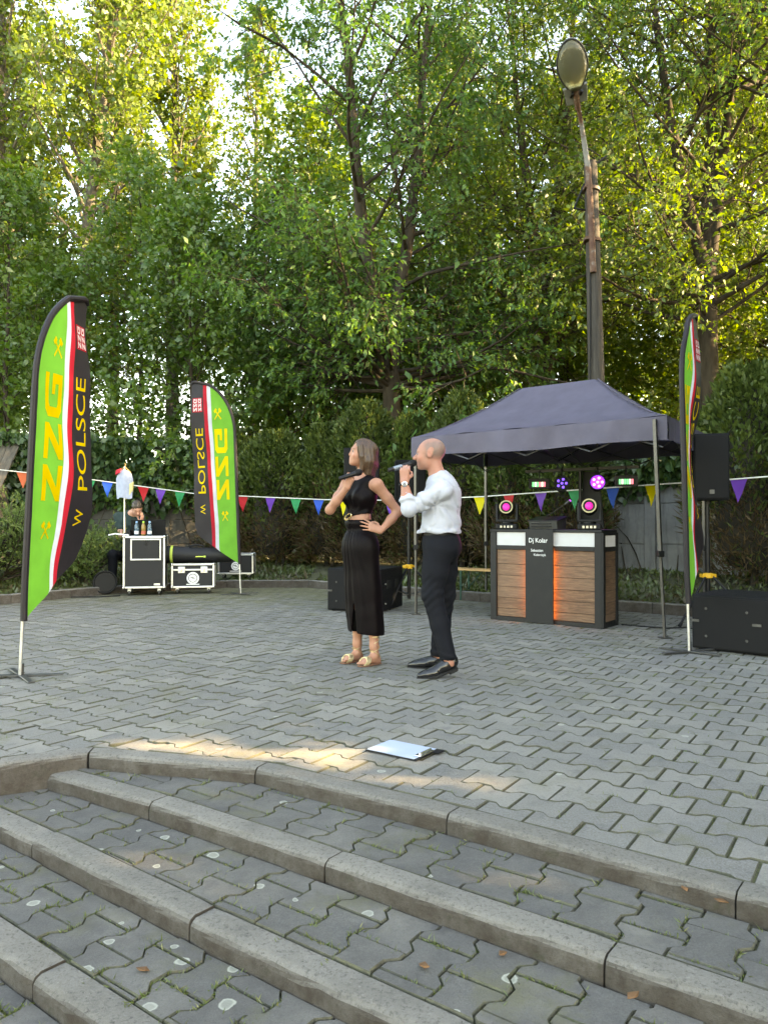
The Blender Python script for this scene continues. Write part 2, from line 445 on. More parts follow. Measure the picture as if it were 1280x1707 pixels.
def kerb_run(root, pl, ztop, depth, seed, w=KW, rad=0.03, name='kerb_stone'):
    rnd = random.Random(seed)
    for i in range(len(pl) - 1):
        a = Vector((*pl[i], 0)); b = Vector((*pl[i + 1], 0)); t = (b - a); L = t.length; t.normalize(); nn = Vector((-t.y, t.x, 0))
        prof = [(0.0, -depth), (0.0, -rad)] + [(rad - rad * math.cos(q), -rad + rad * math.sin(q)) for q in (0.4, 0.8, 1.2, 1.57)] + [(w - 0.006, 0.0), (w, -0.006), (w, -depth)]
        ns = max(3, int(L / 0.06)); vs = []; fs = []; npf = len(prof)
        s0, s1 = 0.003, L - 0.003
        def miter(k):
            if k == 0 or k == len(pl) - 1: return 0.0
            p0 = Vector(pl[k - 1]); p1 = Vector(pl[k]); p2 = Vector(pl[k + 1])
            d1 = (p1 - p0).normalized(); d2 = (p2 - p1).normalized()
            ang = math.atan2(d1.x * d2.y - d1.y * d2.x, d1.dot(d2))
            return math.tan(ang / 2)
        ma, mb_ = miter(i), miter(i + 1)
        ph = [rnd.uniform(0, 6) for _ in range(4)]
        dz = rnd.uniform(-0.004, 0.004)
        for k in range(ns + 1):
            f = k / ns
            e = 0.006 if k in (0, ns) else 0.0
            for (o, z) in prof:
                sa_ = s0 + o * ma; sb_ = s1 - o * mb_ 
                s_ = sa_ + (sb_ - sa_) * f
                edge = 1.5 if -0.06 < z < -0.001 and o < rad else 0.25
                chip = edge * (0.0008 * math.sin(s_ * 37 + ph[0]) + 0.0006 * math.sin(s_ * 91 + ph[1]) + 0.0012 * rnd.uniform(-1, 1))
                p = a + t * s_ + nn * (o + chip + (e if o < 0.02 else 0))
                vs.append((p.x, p.y, ztop + dz + z - (e * 0.6 if z > -0.05 else 0) - abs(chip) * 0.8))
        for k in range(ns):
            for q in range(npf - 1):
                A = k * npf + q; fs.append((A, A + npf, A + npf + 1, A + 1))
        fs.append(tuple(range(npf))); fs.append(tuple(reversed(range(ns * npf, (ns + 1) * npf))))
        mb = MB(); mb.add(vs, fs)
        o = mb.build(name, M_KERB, root, smooth=True)

# wide ground far below and behind, reaching the horizon
gm = MB(); gm.poly([(-250, -250, -0.5), (250, -250, -0.5), (250, 300, -0.5), (-250, 300, -0.5)])
tag(gm.build('ground', M_GROUND), kind='structure')

# plaza
pb = MB()
inner = [(x, y) for x, y in K1] ; outer = list(reversed(BK))
pb.poly([(x, y + 0.03, -0.009) for x, y in inner] + [(9.2, 0.5, -0.009)] + [(x, y, -0.009) for x, y in outer] + [(-9, 2.9, -0.009)])
plaza = tag(pb.build('plaza', M_JOINT), kind='structure')
plaza_items = pave(plaza, -33.5, 0.0, [(K1, KW + 0.004, 1), (BK, -0.006, -1)], (-7.6, 8.0, 0.6, 13.4), 300, 1)
kerb_run(plaza, K1, 0.0, 0.34, 2)

# steps going down towards the viewer
sb = MB()
U = {2: K1[:3] + [(-1.80, 3.60), (-1.612, 3.69)] + K2[1:], 3: K1[:3] + K3, 4: K1[:2] + [(-2.85, 3.35)] + K4}
def sheet(mb, up, lo, z):
    mb.poly([(x, y + 0.01, z) for x, y in up] + [(x + 0.03, y + 0.045, z) for x, y in reversed(lo)])
sheet(sb, K1[4:], K2, -STEP - 0.013)
sheet(sb, U[2][2:], [(-2.9, 3.3)] + K3, -2 * STEP - 0.013)
sheet(sb, U[3][1:], [(-3.7, 3.1)] + K4, -3 * STEP - 0.013)
sb.poly([(x, y + 0.01, -4 * STEP - 0.013) for x, y in U[4]] + [(2.2, -3, -4 * STEP - 0.013), (-6, -3, -4 * STEP - 0.013), (-6, 2.9, -4 * STEP - 0.013)])
steps = tag(sb.build('steps', M_JOINT), kind='structure')
kerb_run(steps, K2, -STEP, 0.25, 3); kerb_run(steps, K3, -2 * STEP, 0.25, 4); kerb_run(steps, K4, -3 * STEP, 0.25, 5)
TREADS = []
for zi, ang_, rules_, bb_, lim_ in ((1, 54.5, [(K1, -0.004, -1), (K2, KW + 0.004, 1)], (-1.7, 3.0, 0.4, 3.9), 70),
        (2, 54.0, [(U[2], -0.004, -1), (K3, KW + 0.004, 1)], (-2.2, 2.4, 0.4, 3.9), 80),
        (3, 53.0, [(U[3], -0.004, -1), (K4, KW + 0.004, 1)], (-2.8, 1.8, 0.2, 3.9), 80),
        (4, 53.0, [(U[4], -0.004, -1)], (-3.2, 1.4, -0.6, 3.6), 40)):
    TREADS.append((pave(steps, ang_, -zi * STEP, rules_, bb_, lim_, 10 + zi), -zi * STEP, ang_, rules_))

# planting bed behind the plaza, retained by a low concrete edging
def bed_z(x, y):
    ds, p, nn = near_line(BK, (x, y))
    s = (x - p[0]) * nn[0] + (y - p[1]) * nn[1]
    t = min(1, max(0, s / 3.5))
    return 0.11 + 0.22 * t * t * (3 - 2 * t) + 0.03 * math.sin(x * 2.1 + y) * math.sin(y * 1.7)
def grid_sheet(name, xs, ys, zf, keep, m):
    vs = []; idx = {}; fs = []
    for j, y in enumerate(ys):
        for i, x in enumerate(xs):
            idx[i, j] = len(vs); vs.append((x, y, zf(x, y)))
    for j in range(len(ys) - 1):
        for i in range(len(xs) - 1):
            if keep(0.5 * (xs[i] + xs[i + 1]), 0.5 * (ys[j] + ys[j + 1])): fs.append((idx[i, j], idx[i + 1, j], idx[i + 1, j + 1], idx[i, j + 1]))
    mb = MB(); mb.add(vs, fs); return mb.mesh(name, m, smooth=True)
vs = []; fs = []
off = [0.06, 0.3, 0.7, 1.2, 1.9, 2.8, 4.2, 7, 14, 40, 120]
nrm = []
dense = []
for i in range(len(BK) - 1):
    for k in range(5): dense.append((BK[i][0] + (BK[i + 1][0] - BK[i][0]) * k / 5, BK[i][1] + (BK[i + 1][1] - BK[i][1]) * k / 5))
dense.append(BK[-1])
cen = Vector((-0.4, 3.0))
for (x, y) in dense:
    d = (Vector((x, y)) - cen).normalized()
    for o_ in off:
        q = Vector((x, y)) + d * o_; vs.append((q.x, q.y, bed_z(q.x, q.y) if o_ < 10 else 0.3))
for i in range(len(dense) - 1):
    for k in range(len(off) - 1):
        a = i * len(off) + k; fs.append((a, a + len(off), a + len(off) + 1, a + 1))
bm_ = MB(); bm_.add(vs, fs)
bed = tag(bm_.build('planting_bed', M_SOIL, smooth=True), kind='structure')
kerb_run(bed, BK, 0.13, 0.30, 9, w=0.10, rad=0.015)
# ================================================================== vegetation
def unit(a): return a / np.maximum(np.linalg.norm(a, axis=-1, keepdims=True), 1e-9)
# gaps in the foliage that let the low sun through to a few places
GAPS = []
_s = np.array(SUN)
for (x, y, z, r) in ((-1.35, 3.98, 0, .16), (-1.08, 3.98, 0, .26), (-0.80, 3.92, 0, .28), (-0.54, 3.86, 0, .26), (-0.36, 3.76, 0, .11), (0.08, 3.42, 0, .14), (0.36, 3.40, 0, .17), (0.6, 3.35, 0, .12), (0.55, 3.47, 0, .08),
                     (-0.75, 3.22, -.07, .07), (-0.55, 3.1, -.07, .07), (-1.4, 3.25, -.14, .08), (-1.25, 3.05, -.14, .07),
                     (-2.38, 12.05, 2.15, .22), (-2.50, 12.0, 2.75, .14), (2.95, 7.8, 2.1, .06), (3.2, 8.15, 2.0, .05), (-2.3, 5.9, 2.2, .12), (-2.4, 5.85, 1.75, .1)):
    GAPS.append((np.array((x, y, z)), r))
def gap_mask(p):
    k = np.ones(len(p), bool)
    for c, r in GAPS:
        d = p - c; t = d @ _s
        q = d - np.outer(t, _s)
        k &= ~((t > 0.3) & ((q ** 2).sum(1) < (r + 0.05) ** 2))
    return k
def leaf_mesh(name, pos, dr, L, W, m, rnd, fold=0.18, gaps=True):
    if gaps:
        k = gap_mask(pos); pos, dr, L, W, rnd = pos[k], dr[k], L[k], W[k], rnd[k]
    N = len(pos)
    dr = unit(dr)
    sd = unit(np.cross(dr, rng.normal(size=(N, 3))))
    nr = np.cross(sd, dr)
    L = L[:, None]; W = W[:, None]
    v = np.empty((N, 4, 3), np.float32)
    v[:, 0] = pos
    v[:, 1] = pos + dr * L * 0.42 + sd * W * 0.5 + nr * W * fold
    v[:, 2] = pos + dr * L - nr * L * 0.10
    v[:, 3] = pos + dr * L * 0.42 - sd * W * 0.5 + nr * W * fold
    q = np.arange(N * 4).reshape(N, 4)
    return mesh_np(name, v.reshape(-1, 3), q, m, fattr=rnd)
def tube_batch(paths, r0, r1, n=5):
    """paths (N,S,3), radii r0/r1 (N,) -> verts, quads"""
    N, S, _ = paths.shape
    t = np.empty_like(paths); t[:, 1:-1] = paths[:, 2:] - paths[:, :-2]; t[:, 0] = paths[:, 1] - paths[:, 0]; t[:, -1] = paths[:, -1] - paths[:, -2]
    t = unit(t)
    a = np.where(np.abs(t[:, :, :1]) < 0.8, np.array([1.0, 0, 0]), np.array([0, 1.0, 0]))
    u = unit(a - t * (a * t).sum(-1, keepdims=True)); w = np.cross(t, u)
    f = np.linspace(0, 1, S)[None, :]
    rr = r0[:, None] * (1 - f) + r1[:, None] * f
    ang = 2 * np.pi * np.arange(n) / n
    v = paths[:, :, None, :] + rr[:, :, None, None] * (u[:, :, None, :] * np.cos(ang)[:, None] + w[:, :, None, :] * np.sin(ang)[:, None])
    i0 = (np.arange(N) * S * n)[:, None, None] + (np.arange(S - 1) * n)[None, :, None] + np.arange(n)[None, None, :]
    i1 = (np.arange(N) * S * n)[:, None, None] + (np.arange(S - 1) * n)[None, :, None] + ((np.arange(n) + 1) % n)[None, None, :]
    q = np.stack([i0, i1, i1 + n, i0 + n], -1).reshape(-1, 4)
    return v.reshape(-1, 3), q
def branch_paths(st, dr, ln, S=5, bend=0.25, up=0.15, jit=0.06):
    N = len(st); p = np.empty((N, S, 3)); p[:, 0] = st
    d = unit(dr); step = (ln / (S - 1))[:, None]
    cv = rng.normal(size=(N, 3)) * bend
    for k in range(1, S):
        d = unit(d + cv / (S - 1) + np.array([0, 0, up]) / (S - 1) + rng.normal(size=(N, 3)) * jit)
        p[:, k] = p[:, k - 1] + d * step
    return p
def sample(paths, per, lo, hi):
    N, S, _ = paths.shape
    t = rng.uniform(lo, hi, (N, per)) * (S - 1); i = np.minimum(t.astype(int), S - 2); f = (t - i)[..., None]
    idx = np.arange(N)[:, None]
    p = paths[idx, i] * (1 - f) + paths[idx, i + 1] * f
    d = unit(paths[idx, i + 1] - paths[idx, i])
    return p.reshape(-1, 3), d.reshape(-1, 3), (t / (S - 1)).reshape(-1)
def side_dirs(d, spread):
    r = unit(np.cross(d, rng.normal(size=d.shape)))
    return unit(d * (1 - spread) + r * spread)

M_BARK = mat('bark', (0.048, 0.038, 0.028), 0.9, var=0.5, scale=6, bmp=0.9, bscale=18, stretch=(1, 1, 0.25), spec=0.2)
M_BARKG = mat('bark_grey', (0.10, 0.088, 0.068), 0.9, var=0.4, scale=6, bmp=0.9, bscale=22, stretch=(1, 1, 0.25), spec=0.2)
LEAF_POPLAR = mat_leaf('leaf_poplar', [(0, (0.073, 0.135, 0.020)), (0.5, (0.112, 0.182, 0.025)), (1, (0.159, 0.224, 0.035))], 0.5, (1.5, 1.3, 0.4))
LEAF_CHERRY = mat_leaf('leaf_cherry', [(0, (0.043, 0.109, 0.033)), (0.6, (0.067, 0.151, 0.040)), (1, (0.103, 0.192, 0.043))], 0.45, (1.7, 1.6, 0.5), gloss=0.025)
LEAF_ASH = mat_leaf('leaf_ash', [(0, (0.060, 0.125, 0.022)), (0.5, (0.095, 0.172, 0.025)), (1, (0.138, 0.213, 0.030))], 0.55, (1.7, 1.45, 0.4))
LEAF_UNDER = mat_leaf('leaf_understorey', [(0, (0.047, 0.112, 0.024)), (0.6, (0.073, 0.151, 0.026)), (1, (0.116, 0.187, 0.029))], 0.45, (1.7, 1.5, 0.5))
LEAF_MISTLE = mat_leaf('leaf_mistletoe', [(0, (0.045, 0.050, 0.012)), (1, (0.085, 0.075, 0.020))], 0.3)

def tree(name, label, base, H, r, leafm, crown=(0.3, 1.0), rad=3.0, limbs=34, subs=7, twigs=7, leaves=7, Ls=0.12, asp=0.5, droop=0.0, up=0.35, elev=(10, 55), fork=None, lean=(0, 0), bark=None, group='trees behind the plaza', prof=None, lsd=0.2, fine=True):
    root = thing(name, label, 'tree', base, 0, group)
    S = 9
    hz = np.linspace(0, H * 0.97, S)
    tr = np.stack([lean[0] * hz / H + np.cumsum(rng.normal(0, 0.035, S)) * H / 12, lean[1] * hz / H + np.cumsum(rng.normal(0, 0.035, S)) * H / 12, hz], 1); tr[0] = 0
    stems = [(tr, r, r * 0.12)]
    if fork:
        stems = []
        hf = fork[0]
        low = np.stack([np.interp(np.linspace(0, hf, 6), hz, tr[:, k]) for k in range(3)], 1)
        stems.append((low, r, r * 0.82))
        for (dx, dy, rr_) in fork[1]:
            n_ = 8; f = np.linspace(0, 1, n_)
            h2 = H * 0.97 - hf
            arm = np.stack([low[-1, 0] + dx * (f ** 0.75) * h2 + np.cumsum(rng.normal(0, 0.05, n_)), low[-1, 1] + dy * f * h2 + np.cumsum(rng.normal(0, 0.05, n_)), hf + f * h2], 1)
            arm[0] = low[-1] - np.array([0, 0, 0.08])
            stems.append((arm, r * rr_, r * 0.1))
    V = []; Q = []; nv = 0
    def put(v, q):
        nonlocal nv
        V.append(v); Q.append(q + nv); nv += len(v)
    for (p, a, b) in stems:
        # flared foot
        rr = np.linspace(a, b, len(p)); 
        v, q = tube_batch(p[None], np.array([a]), np.array([b]), 9); put(v, q)
    cand = stems if not fork else stems[1:]
    if fork: cand = cand + [stems[0]] if stems[0][0][-1, 2] > crown[0] * H else cand
    per = max(3, limbs // len(cand))
    LP = []; LR = []
    for (p, a, b) in cand:
        zz = p[:, 2]
        z0 = max(crown[0] * H, zz[0]); z1 = zz[-1]
        if z1 <= z0: continue
        h = z0 + (z1 - z0) * (np.arange(per) + rng.uniform(0, 1, per)) / per
        st = np.stack([np.interp(h, zz, p[:, k]) for k in range(3)], 1)
        f = (h - crown[0] * H) / (H * (1 - crown[0]))
        pr = prof(f) if prof else np.sqrt(np.clip(1 - ((f - 0.35) / 0.72) ** 2, 0.08, 1))
        az = rng.uniform(0, 2 * np.pi) + np.arange(per) * 2.4 + rng.normal(0, 0.3, per)
        el = np.radians(elev[0] + (elev[1] - elev[0]) * f + rng.normal(0, 8, per))
        d = np.stack([np.cos(az) * np.cos(el), np.sin(az) * np.cos(el), np.sin(el)], 1)
        ln = rad * pr * rng.uniform(0.75, 1.15, per)
        LP.append(branch_paths(st, d, ln, 6, 0.25, up, 0.09)); LR.append(np.clip(r * 0.27 * (1 - 0.65 * f) * ln / rad, 0.012, 0.2))
    LP = np.concatenate(LP); LR = np.concatenate(LR)
    okl = gap_mask((LP + np.array(base)).reshape(-1, 3)).reshape(LP.shape[:2]).all(1)      # no limb crosses a gap
    LP, LR = LP[okl], LR[okl]
    v, q = tube_batch(LP, LR, LR * 0.2, 6); put(v, q)
    ln = np.linalg.norm(LP[:, -1] - LP[:, 0], axis=1)
    sp, sd, stt = sample(LP, subs, 0.2, 1.0)
    sl = np.repeat(ln, subs) * rng.uniform(0.22, 0.5, len(sp)) * (1.15 - 0.5 * stt) + 0.15
    SP = branch_paths(sp, side_dirs(sd, 0.55), sl, 5, 0.3, 0.05 - droop * 0.5, 0.1)
    v, q = tube_batch(SP[:, ::2], np.repeat(LR, subs) * 0.35 * (1.1 - stt) + 0.004, np.full(len(SP), 0.003), 3); put(v, q)
    tp, td, ttt = sample(SP, twigs, 0.15, 1.0)
    tl = np.repeat(sl, twigs) * rng.uniform(0.25, 0.5, len(tp)) + 0.10
    TP = branch_paths(tp, side_dirs(td, 0.6), tl, 3, 0.3, -droop, 0.1)
    if fine: v, q = tube_batch(TP[:, ::2], np.full(len(TP), 0.004), np.full(len(TP), 0.002), 3); put(v, q)
    me = mesh_np('trunk', np.concatenate(V), np.concatenate(Q), bark or M_BARK, smooth=True)
    link('trunk', me, root)
    # leaves along the twigs
    lp, ld, lt = sample(TP, leaves, 0.1, 1.05)
    N = len(lp)
    dirs = unit(side_dirs(ld, 0.55) + np.array([0, 0, -droop * 1.4 - 0.1]) + rng.normal(size=(N, 3)) * 0.25)
    lp = lp + rng.normal(size=(N, 3)) * 0.025
    L = Ls * np.exp(rng.normal(0, lsd, N)); W = L * asp * rng.uniform(0.8, 1.2, N)
    cl = np.repeat(rng.uniform(0, 1, len(SP)), twigs * leaves)
    rn = np.clip(0.55 * cl + 0.45 * rng.uniform(0, 1, N), 0, 1)
    wp = lp + np.array(base)
    k = gap_mask(wp)
    me = leaf_mesh('crown', lp[k], dirs[k], L[k], W[k], leafm, rn[k], gaps=False)
    link('crown', me, root)
    return root, N

NL = 0
def T(*a, **k):
    global NL
    r_, n = tree(*a, **k); NL += n
    return r_
pop = lambda f: np.clip(0.55 + 0.6 * np.sin(np.clip(f, 0, 1) * 2.6 + 0.3), 0.25, 1)
# tall sunlit poplars on the left, far back
T('poplar_tree', 'tall poplar at the left edge with bright yellow-green leaves', (-12.6, 25, 0.3), 21, 0.36, LEAF_POPLAR, (0.22, 1), 3.2, 60, 8, 7, 6, 0.15, 0.75, 0.05, 0.5, (25, 70), bark=M_BARKG, prof=pop)
T('poplar_tree', 'leaning tall poplar with dark trunk showing above the left flag', (-9.7, 23.5, 0.3), 21, 0.34, LEAF_POPLAR, (0.25, 1), 3.0, 56, 8, 7, 6, 0.15, 0.75, 0.05, 0.5, (25, 70), lean=(1.6, 0), bark=M_BARKG, prof=pop)
T('poplar_tree', 'tall pale poplar standing left of the bright sky gap', (-7.4, 26.5, 0.3), 21, 0.30, LEAF_POPLAR, (0.25, 1), 2.6, 50, 8, 7, 6, 0.15, 0.75, 0.05, 0.5, (30, 72), bark=M_BARKG, prof=pop)
T('poplar_tree', 'thin far poplar rising inside the bright sky gap', (-5.6, 33, 0.3), 23, 0.28, LEAF_POPLAR, (0.3, 1), 2.2, 40, 7, 6, 5, 0.16, 0.75, 0.05, 0.5, (35, 72), bark=M_BARKG, prof=pop)
# the big broad-leaved tree in the middle
T('cherry_tree', 'big tree in the middle with long drooping dark green leaves', (0.15, 17.2, 0.3), 15.5, 0.24, LEAF_CHERRY, (0.24, 1), 4.4, 76, 10, 8, 9, 0.125, 0.44, 0.35, 0.35, (5, 60), fork=(4.2, [(-0.10, -0.08, 0.75), (0.10, 0.05, 0.7)]))
# trees on the right
T('ash_tree', 'forked tree behind the canopy, left of the lamp pole', (4.1, 19.6, 0.3), 16, 0.22, LEAF_ASH, (0.3, 1), 3.8, 60, 10, 8, 8, 0.112, 0.5, 0.1, 0.4, (10, 60), fork=(6.6, [(-0.12, 0, 0.7), (0.10, 0.02, 0.72)]))
T('ash_tree', 'stout dark trunked tree with forked limbs behind the right flag', (6.75, 16.0, 0.3), 14.5, 0.23, LEAF_ASH, (0.34, 1), 4.1, 66, 10, 8, 8, 0.112, 0.48, 0.15, 0.4, (8, 60), fork=(6.0, [(-0.17, -0.05, 0.6), (0.03, 0.02, 0.75), (0.15, 0.02, 0.6)]))
T('ash_tree', 'slender tree near the right edge of the wood', (9.2, 18.6, 0.3), 14, 0.15, LEAF_ASH, (0.2, 1), 3.3, 50, 9, 8, 8, 0.112, 0.5, 0.15, 0.4, (8, 60), lean=(0.5, 0))
T('willow_tree', 'tree with fine drooping twigs hanging over the lamp at the top', (7.6, 14.6, 0.3), 15.5, 0.16, LEAF_CHERRY, (0.55, 1), 4.2, 48, 9, 8, 7, 0.13, 0.32, 0.5, 0.3, (5, 55))
# backdrop trees glowing behind
for i, (x, y, H, rad, lab) in enumerate(((-2.6, 27, 15, 3.6, 'sunlit tree far behind the middle tree on its left'), (2.2, 29, 17, 3.8, 'sunlit tree far behind the middle tree on its right'),
        (7.4, 27, 16, 3.8, 'sunlit tree far behind the canopy and lamp pole'), (12.6, 26, 15, 3.8, 'sunlit tree far behind at the right edge'), (-17, 29, 19, 4.0, 'far sunlit tree beyond the left frame edge'), (16.5, 22, 14, 3.6, 'broad tree beyond the right frame edge'))):
    T('lime_tree', lab, (x, y, 0.3), H, 0.22, LEAF_POPLAR if i in (4,) else LEAF_ASH, (0.12, 1), rad, 52, 8, 6, 6, 0.18, 0.7, 0.1, 0.4, (5, 60), fine=False)
# understorey: young trees and bushes behind the hedge
for i, (x, y, H, rad, lab) in enumerate(((-11.5, 19, 8, 2.6, 'dark bushy tree at the left edge behind the fence'), (-8.6, 17.6, 8.6, 2.4, 'dark leafy young tree directly behind the near left flag'), (-6.3, 19.6, 9.5, 2.7, 'young leafy tree between the two left flags'),
        (-4.3, 17.4, 7.2, 2.3, 'dense young tree above the mirrored flag'), (-2.4, 19.4, 8.2, 2.6, 'dense young tree right of the mirrored flag'), (-0.9, 21, 8, 2.4, 'small tree behind the hedge left of the woman'),
        (2.4, 21.5, 8, 2.6, 'small tree behind the man and the hedge'), (5.3, 22, 7.5, 2.6, 'small tree just above the canopy peak'), (11.0, 15.6, 7, 2.6, 'leafy young tree at the right edge behind the hedge'), (13, 21, 9, 3, 'bushy tree beyond the right hedge'), (8.2, 20.5, 6.5, 2.6, 'low leafy tree between the two right trunks'), (10.2, 23.5, 8, 2.8, 'low tree behind the stout right trunk'), (-9.8, 22, 7.5, 2.8, 'low tree under the poplars at the left'), (-13.5, 22.5, 8, 3.0, 'low tree under the poplars beyond the left edge'), (-3.4, 23.5, 7.5, 2.8, 'low tree far behind the mirrored flag'), (0.6, 25, 7, 2.8, 'low tree far behind the singers'))):
    T('young_maple', lab, (x, y, 0.3), H, 0.09, LEAF_UNDER if i in (0, 1, 2, 3, 4) else LEAF_ASH, (0.08, 1), rad, 40, 8, 7, 6, 0.126, 0.62, 0.12, 0.35, (0, 60), group='young trees behind the hedge', fine=False)
# trees right of the frame that keep the low sun off the plaza
for i, (x, y, H, rad, lab) in enumerate(((10.0, -1.2, 9.0, 2.9, 'tree right of the steps, nearest the viewer'), (10.4, 1.6, 9.5, 2.9, 'tree right of the steps'), (9.8, 4.4, 9.0, 2.9, 'first tree right of the plaza'), (10.4, 7.0, 9.5, 2.9, 'second tree right of the plaza'), (10.2, 9.9, 12.0, 2.9, 'third tree right of the plaza, beside the hedge'), (13.4, 3.0, 10.5, 3.2, 'fourth tree right of the plaza'), (13.4, 7.6, 10.5, 3.2, 'fifth tree right of the plaza'), (13.2, -1.6, 10, 3.2, 'sixth tree right of the plaza'))):
    T('lime_tree', lab, (x, y, -0.3), H, 0.18, LEAF_ASH, (0.05, 1), rad, 56, 7, 6, 5, 0.30, 0.85, 0.1, 0.3, (-5, 60), group='trees right of the plaza', fine=False)
# a further row standing behind, the same kinds of trees turned another way
ROOTS = [o for o in C.objects if o.get('category') == 'tree']
def again(i, loc, rz, sc, lab):
    c = copy_tree(ROOTS[i]); c.location = loc; c.rotation_euler = (0, 0, R(rz)); c.scale = (sc, sc, sc); c['label'] = lab; c['group'] = 'distant trees behind'
for k, (i, x, y, rz, sc, lab) in enumerate(((0, -15.5, 32, 100, 1.0, 'distant poplar at the far left'), (2, -10.8, 31, 200, 1.0, 'distant poplar behind the left poplars'), (9, -1.5, 35, 90, 1.1, 'distant tree left of the middle trunk'), (10, 4.6, 35, 200, 1.1, 'distant tree right of the middle trunk'),
        (11, 10.2, 33, 140, 1.1, 'distant tree behind the lamp pole'), (5, 1.9, 24, 150, 0.95, 'ash tree filling the gap behind the canopy'), (6, 10.2, 21.5, 230, 1.0, 'ash tree filling the right background'), (7, 5.6, 24.5, 45, 1.05, 'slender tree behind the forked tree'), (3, -8.6, 35, 70, 0.9, 'distant thin poplar beside the sky gap'))):
    again(i, (x, y, 0.3), rz, sc, lab)

# mistletoe balls in the poplars
for (x, y, z, r_, lab) in ((-6.2, 23.2, 10.2, 0.85, 'dark mistletoe ball in the poplar crown, larger and left'), (-4.9, 24, 9.2, 0.6, 'brownish mistletoe ball in the poplar crown, smaller'), (-3.1, 24, 11.3, 0.5, 'small dark mistletoe ball right of the sky gap')):
    root = thing('mistletoe', lab, 'mistletoe', (x, y, z), 0, 'mistletoe in the trees')
    N = 2600
    d = unit(rng.normal(size=(N, 3))); p = d * (r_ * rng.uniform(0.15, 1, N) ** 0.5)[:, None]
    link('foliage', leaf_mesh('foliage', p, d + rng.normal(size=(N, 3)) * 0.5, np.full(N, 0.10), np.full(N, 0.035), LEAF_MISTLE, rng.uniform(0, 1, N)), root)
    st = np.zeros((40, 3)); v, q = tube_batch(branch_paths(st, unit(rng.normal(size=(40, 3))), np.full(40, r_ * 0.9), 4), np.full(40, 0.02), np.full(40, 0.006), 4)
    link('stem', mesh_np('stem', v, q, M_BARKG, smooth=True), root)

# ---------------- thuja hedge
LEAF_THUJA = mat_leaf('leaf_thuja', [(0, (0.085, 0.056, 0.030)), (0.16, (0.105, 0.072, 0.038)), (0.3, (0.042, 0.068, 0.020)), (0.6, (0.062, 0.098, 0.024)), (1, (0.115, 0.150, 0.034))], 0.22, (1.5, 1.4, 0.6), gloss=0.03)
M_TWIG = mat('thuja_core', (0.022, 0.018, 0.012), 0.95, var=0.4, scale=5)
def thuja(label, x, y, H, rad, n=12000, dead=0.34, group='thuja hedge behind the plaza', name='thuja'):
    z0 = bed_z(x, y) - 0.02
    root = thing(name, label, 'conifer', (x, y, z0), 0, group)
    f = rng.uniform(0.0, 1, n) ** 0.85; az = rng.uniform(0, 2 * np.pi, n)
    ph = rng.uniform(0, 6, 6)
    lump = 1 + 0.13 * np.sin(3 * az + ph[0] + 4 * f) + 0.10 * np.sin(5 * az + ph[1] - 9 * f) + 0.10 * np.sin(17 * f + ph[2] + 2 * az) + 0.07 * np.sin(9 * az + 23 * f + ph[3])
    pr = np.where(f < 0.25, 0.62 + 0.38 * np.sin(f / 0.25 * np.pi / 2), np.sqrt(np.clip(1 - ((f - 0.25) / 0.77) ** 2.2, 0, 1)))
    rr = rad * pr * lump * (1 - 0.28 * rng.uniform(0, 1, n) ** 1.6)
    p = np.stack([np.cos(az) * rr, np.sin(az) * rr, 0.12 + f * (H - 0.12) + rng.normal(0, 0.03, n)], 1)
    d = np.stack([np.cos(az), np.sin(az), np.full(n, 0.55) + f], 1) + rng.normal(size=(n, 3)) * 0.5
    bro = (f + rng.normal(0, 0.09, n) + 0.06 * np.sin(4 * az + ph[4])) < dead
    rn = np.where(bro & (rng.uniform(0, 1, n) < 0.85), rng.uniform(0, 0.2, n), 0.3 + 0.7 * rng.uniform(0, 1, n) * (0.45 + 0.55 * np.clip((lump - 0.8) / 0.4, 0, 1)))
    L = np.where(bro, 0.12, 0.090) * np.exp(rng.normal(0, 0.25, n)); W = np.where(bro, 0.020, 0.046) * np.exp(rng.normal(0, 0.2, n))
    link('foliage', leaf_mesh('foliage', p, d, L, W, LEAF_THUJA, rn), root)
    # dark woody core with the stems
    mb = MB(); mb.lathe([(rad * 0.3, 0.25), (rad * 0.55, 0.5), (rad * 0.62, H * 0.3), (rad * 0.52, H * 0.55), (rad * 0.33, H * 0.78), (0.03, H * 0.93)], 12)
    mb.tube([(0, 0, -0.1), (0.03, 0, 0.3), (0, 0, H * 0.5)], [0.06, 0.05, 0.03], 7)
    mb.tube([(0.12, -0.1, -0.1), (0.16, -0.18, 0.35), (0.1, -0.1, H * 0.4)], [0.035, 0.03, 0.02], 6)
    mb.build('stem', M_TWIG, root, smooth=True)
for (x, y, H, rad, lab) in ((-3.25, 15.9, 2.75, 0.75, 'thuja just right of the mirrored flag'), (-2.15, 15.5, 2.95, 0.82, 'thuja above the purple pennant nearest the mirrored flag'), (-1.15, 15.3, 2.7, 0.75, 'thuja behind the green and blue pennants left of the woman'),
        (-0.35, 14.9, 3.25, 0.8, 'tall thuja directly behind the woman'), (0.55, 14.5, 3.0, 0.75, 'thuja between the woman and the man'), (1.4, 13.9, 2.9, 0.75, 'thuja behind the man and the bench'), (2.25, 13.2, 2.7, 0.75, 'thuja under the canopy behind the desk, left'), (3.0, 12.6, 2.5, 0.7, 'thuja under the canopy behind the desk, right')):
    thuja(lab, x, y, H * rng.uniform(0.86, 1.1), rad * rng.uniform(0.82, 1.02), dead=rng.uniform(0.36, 0.5))
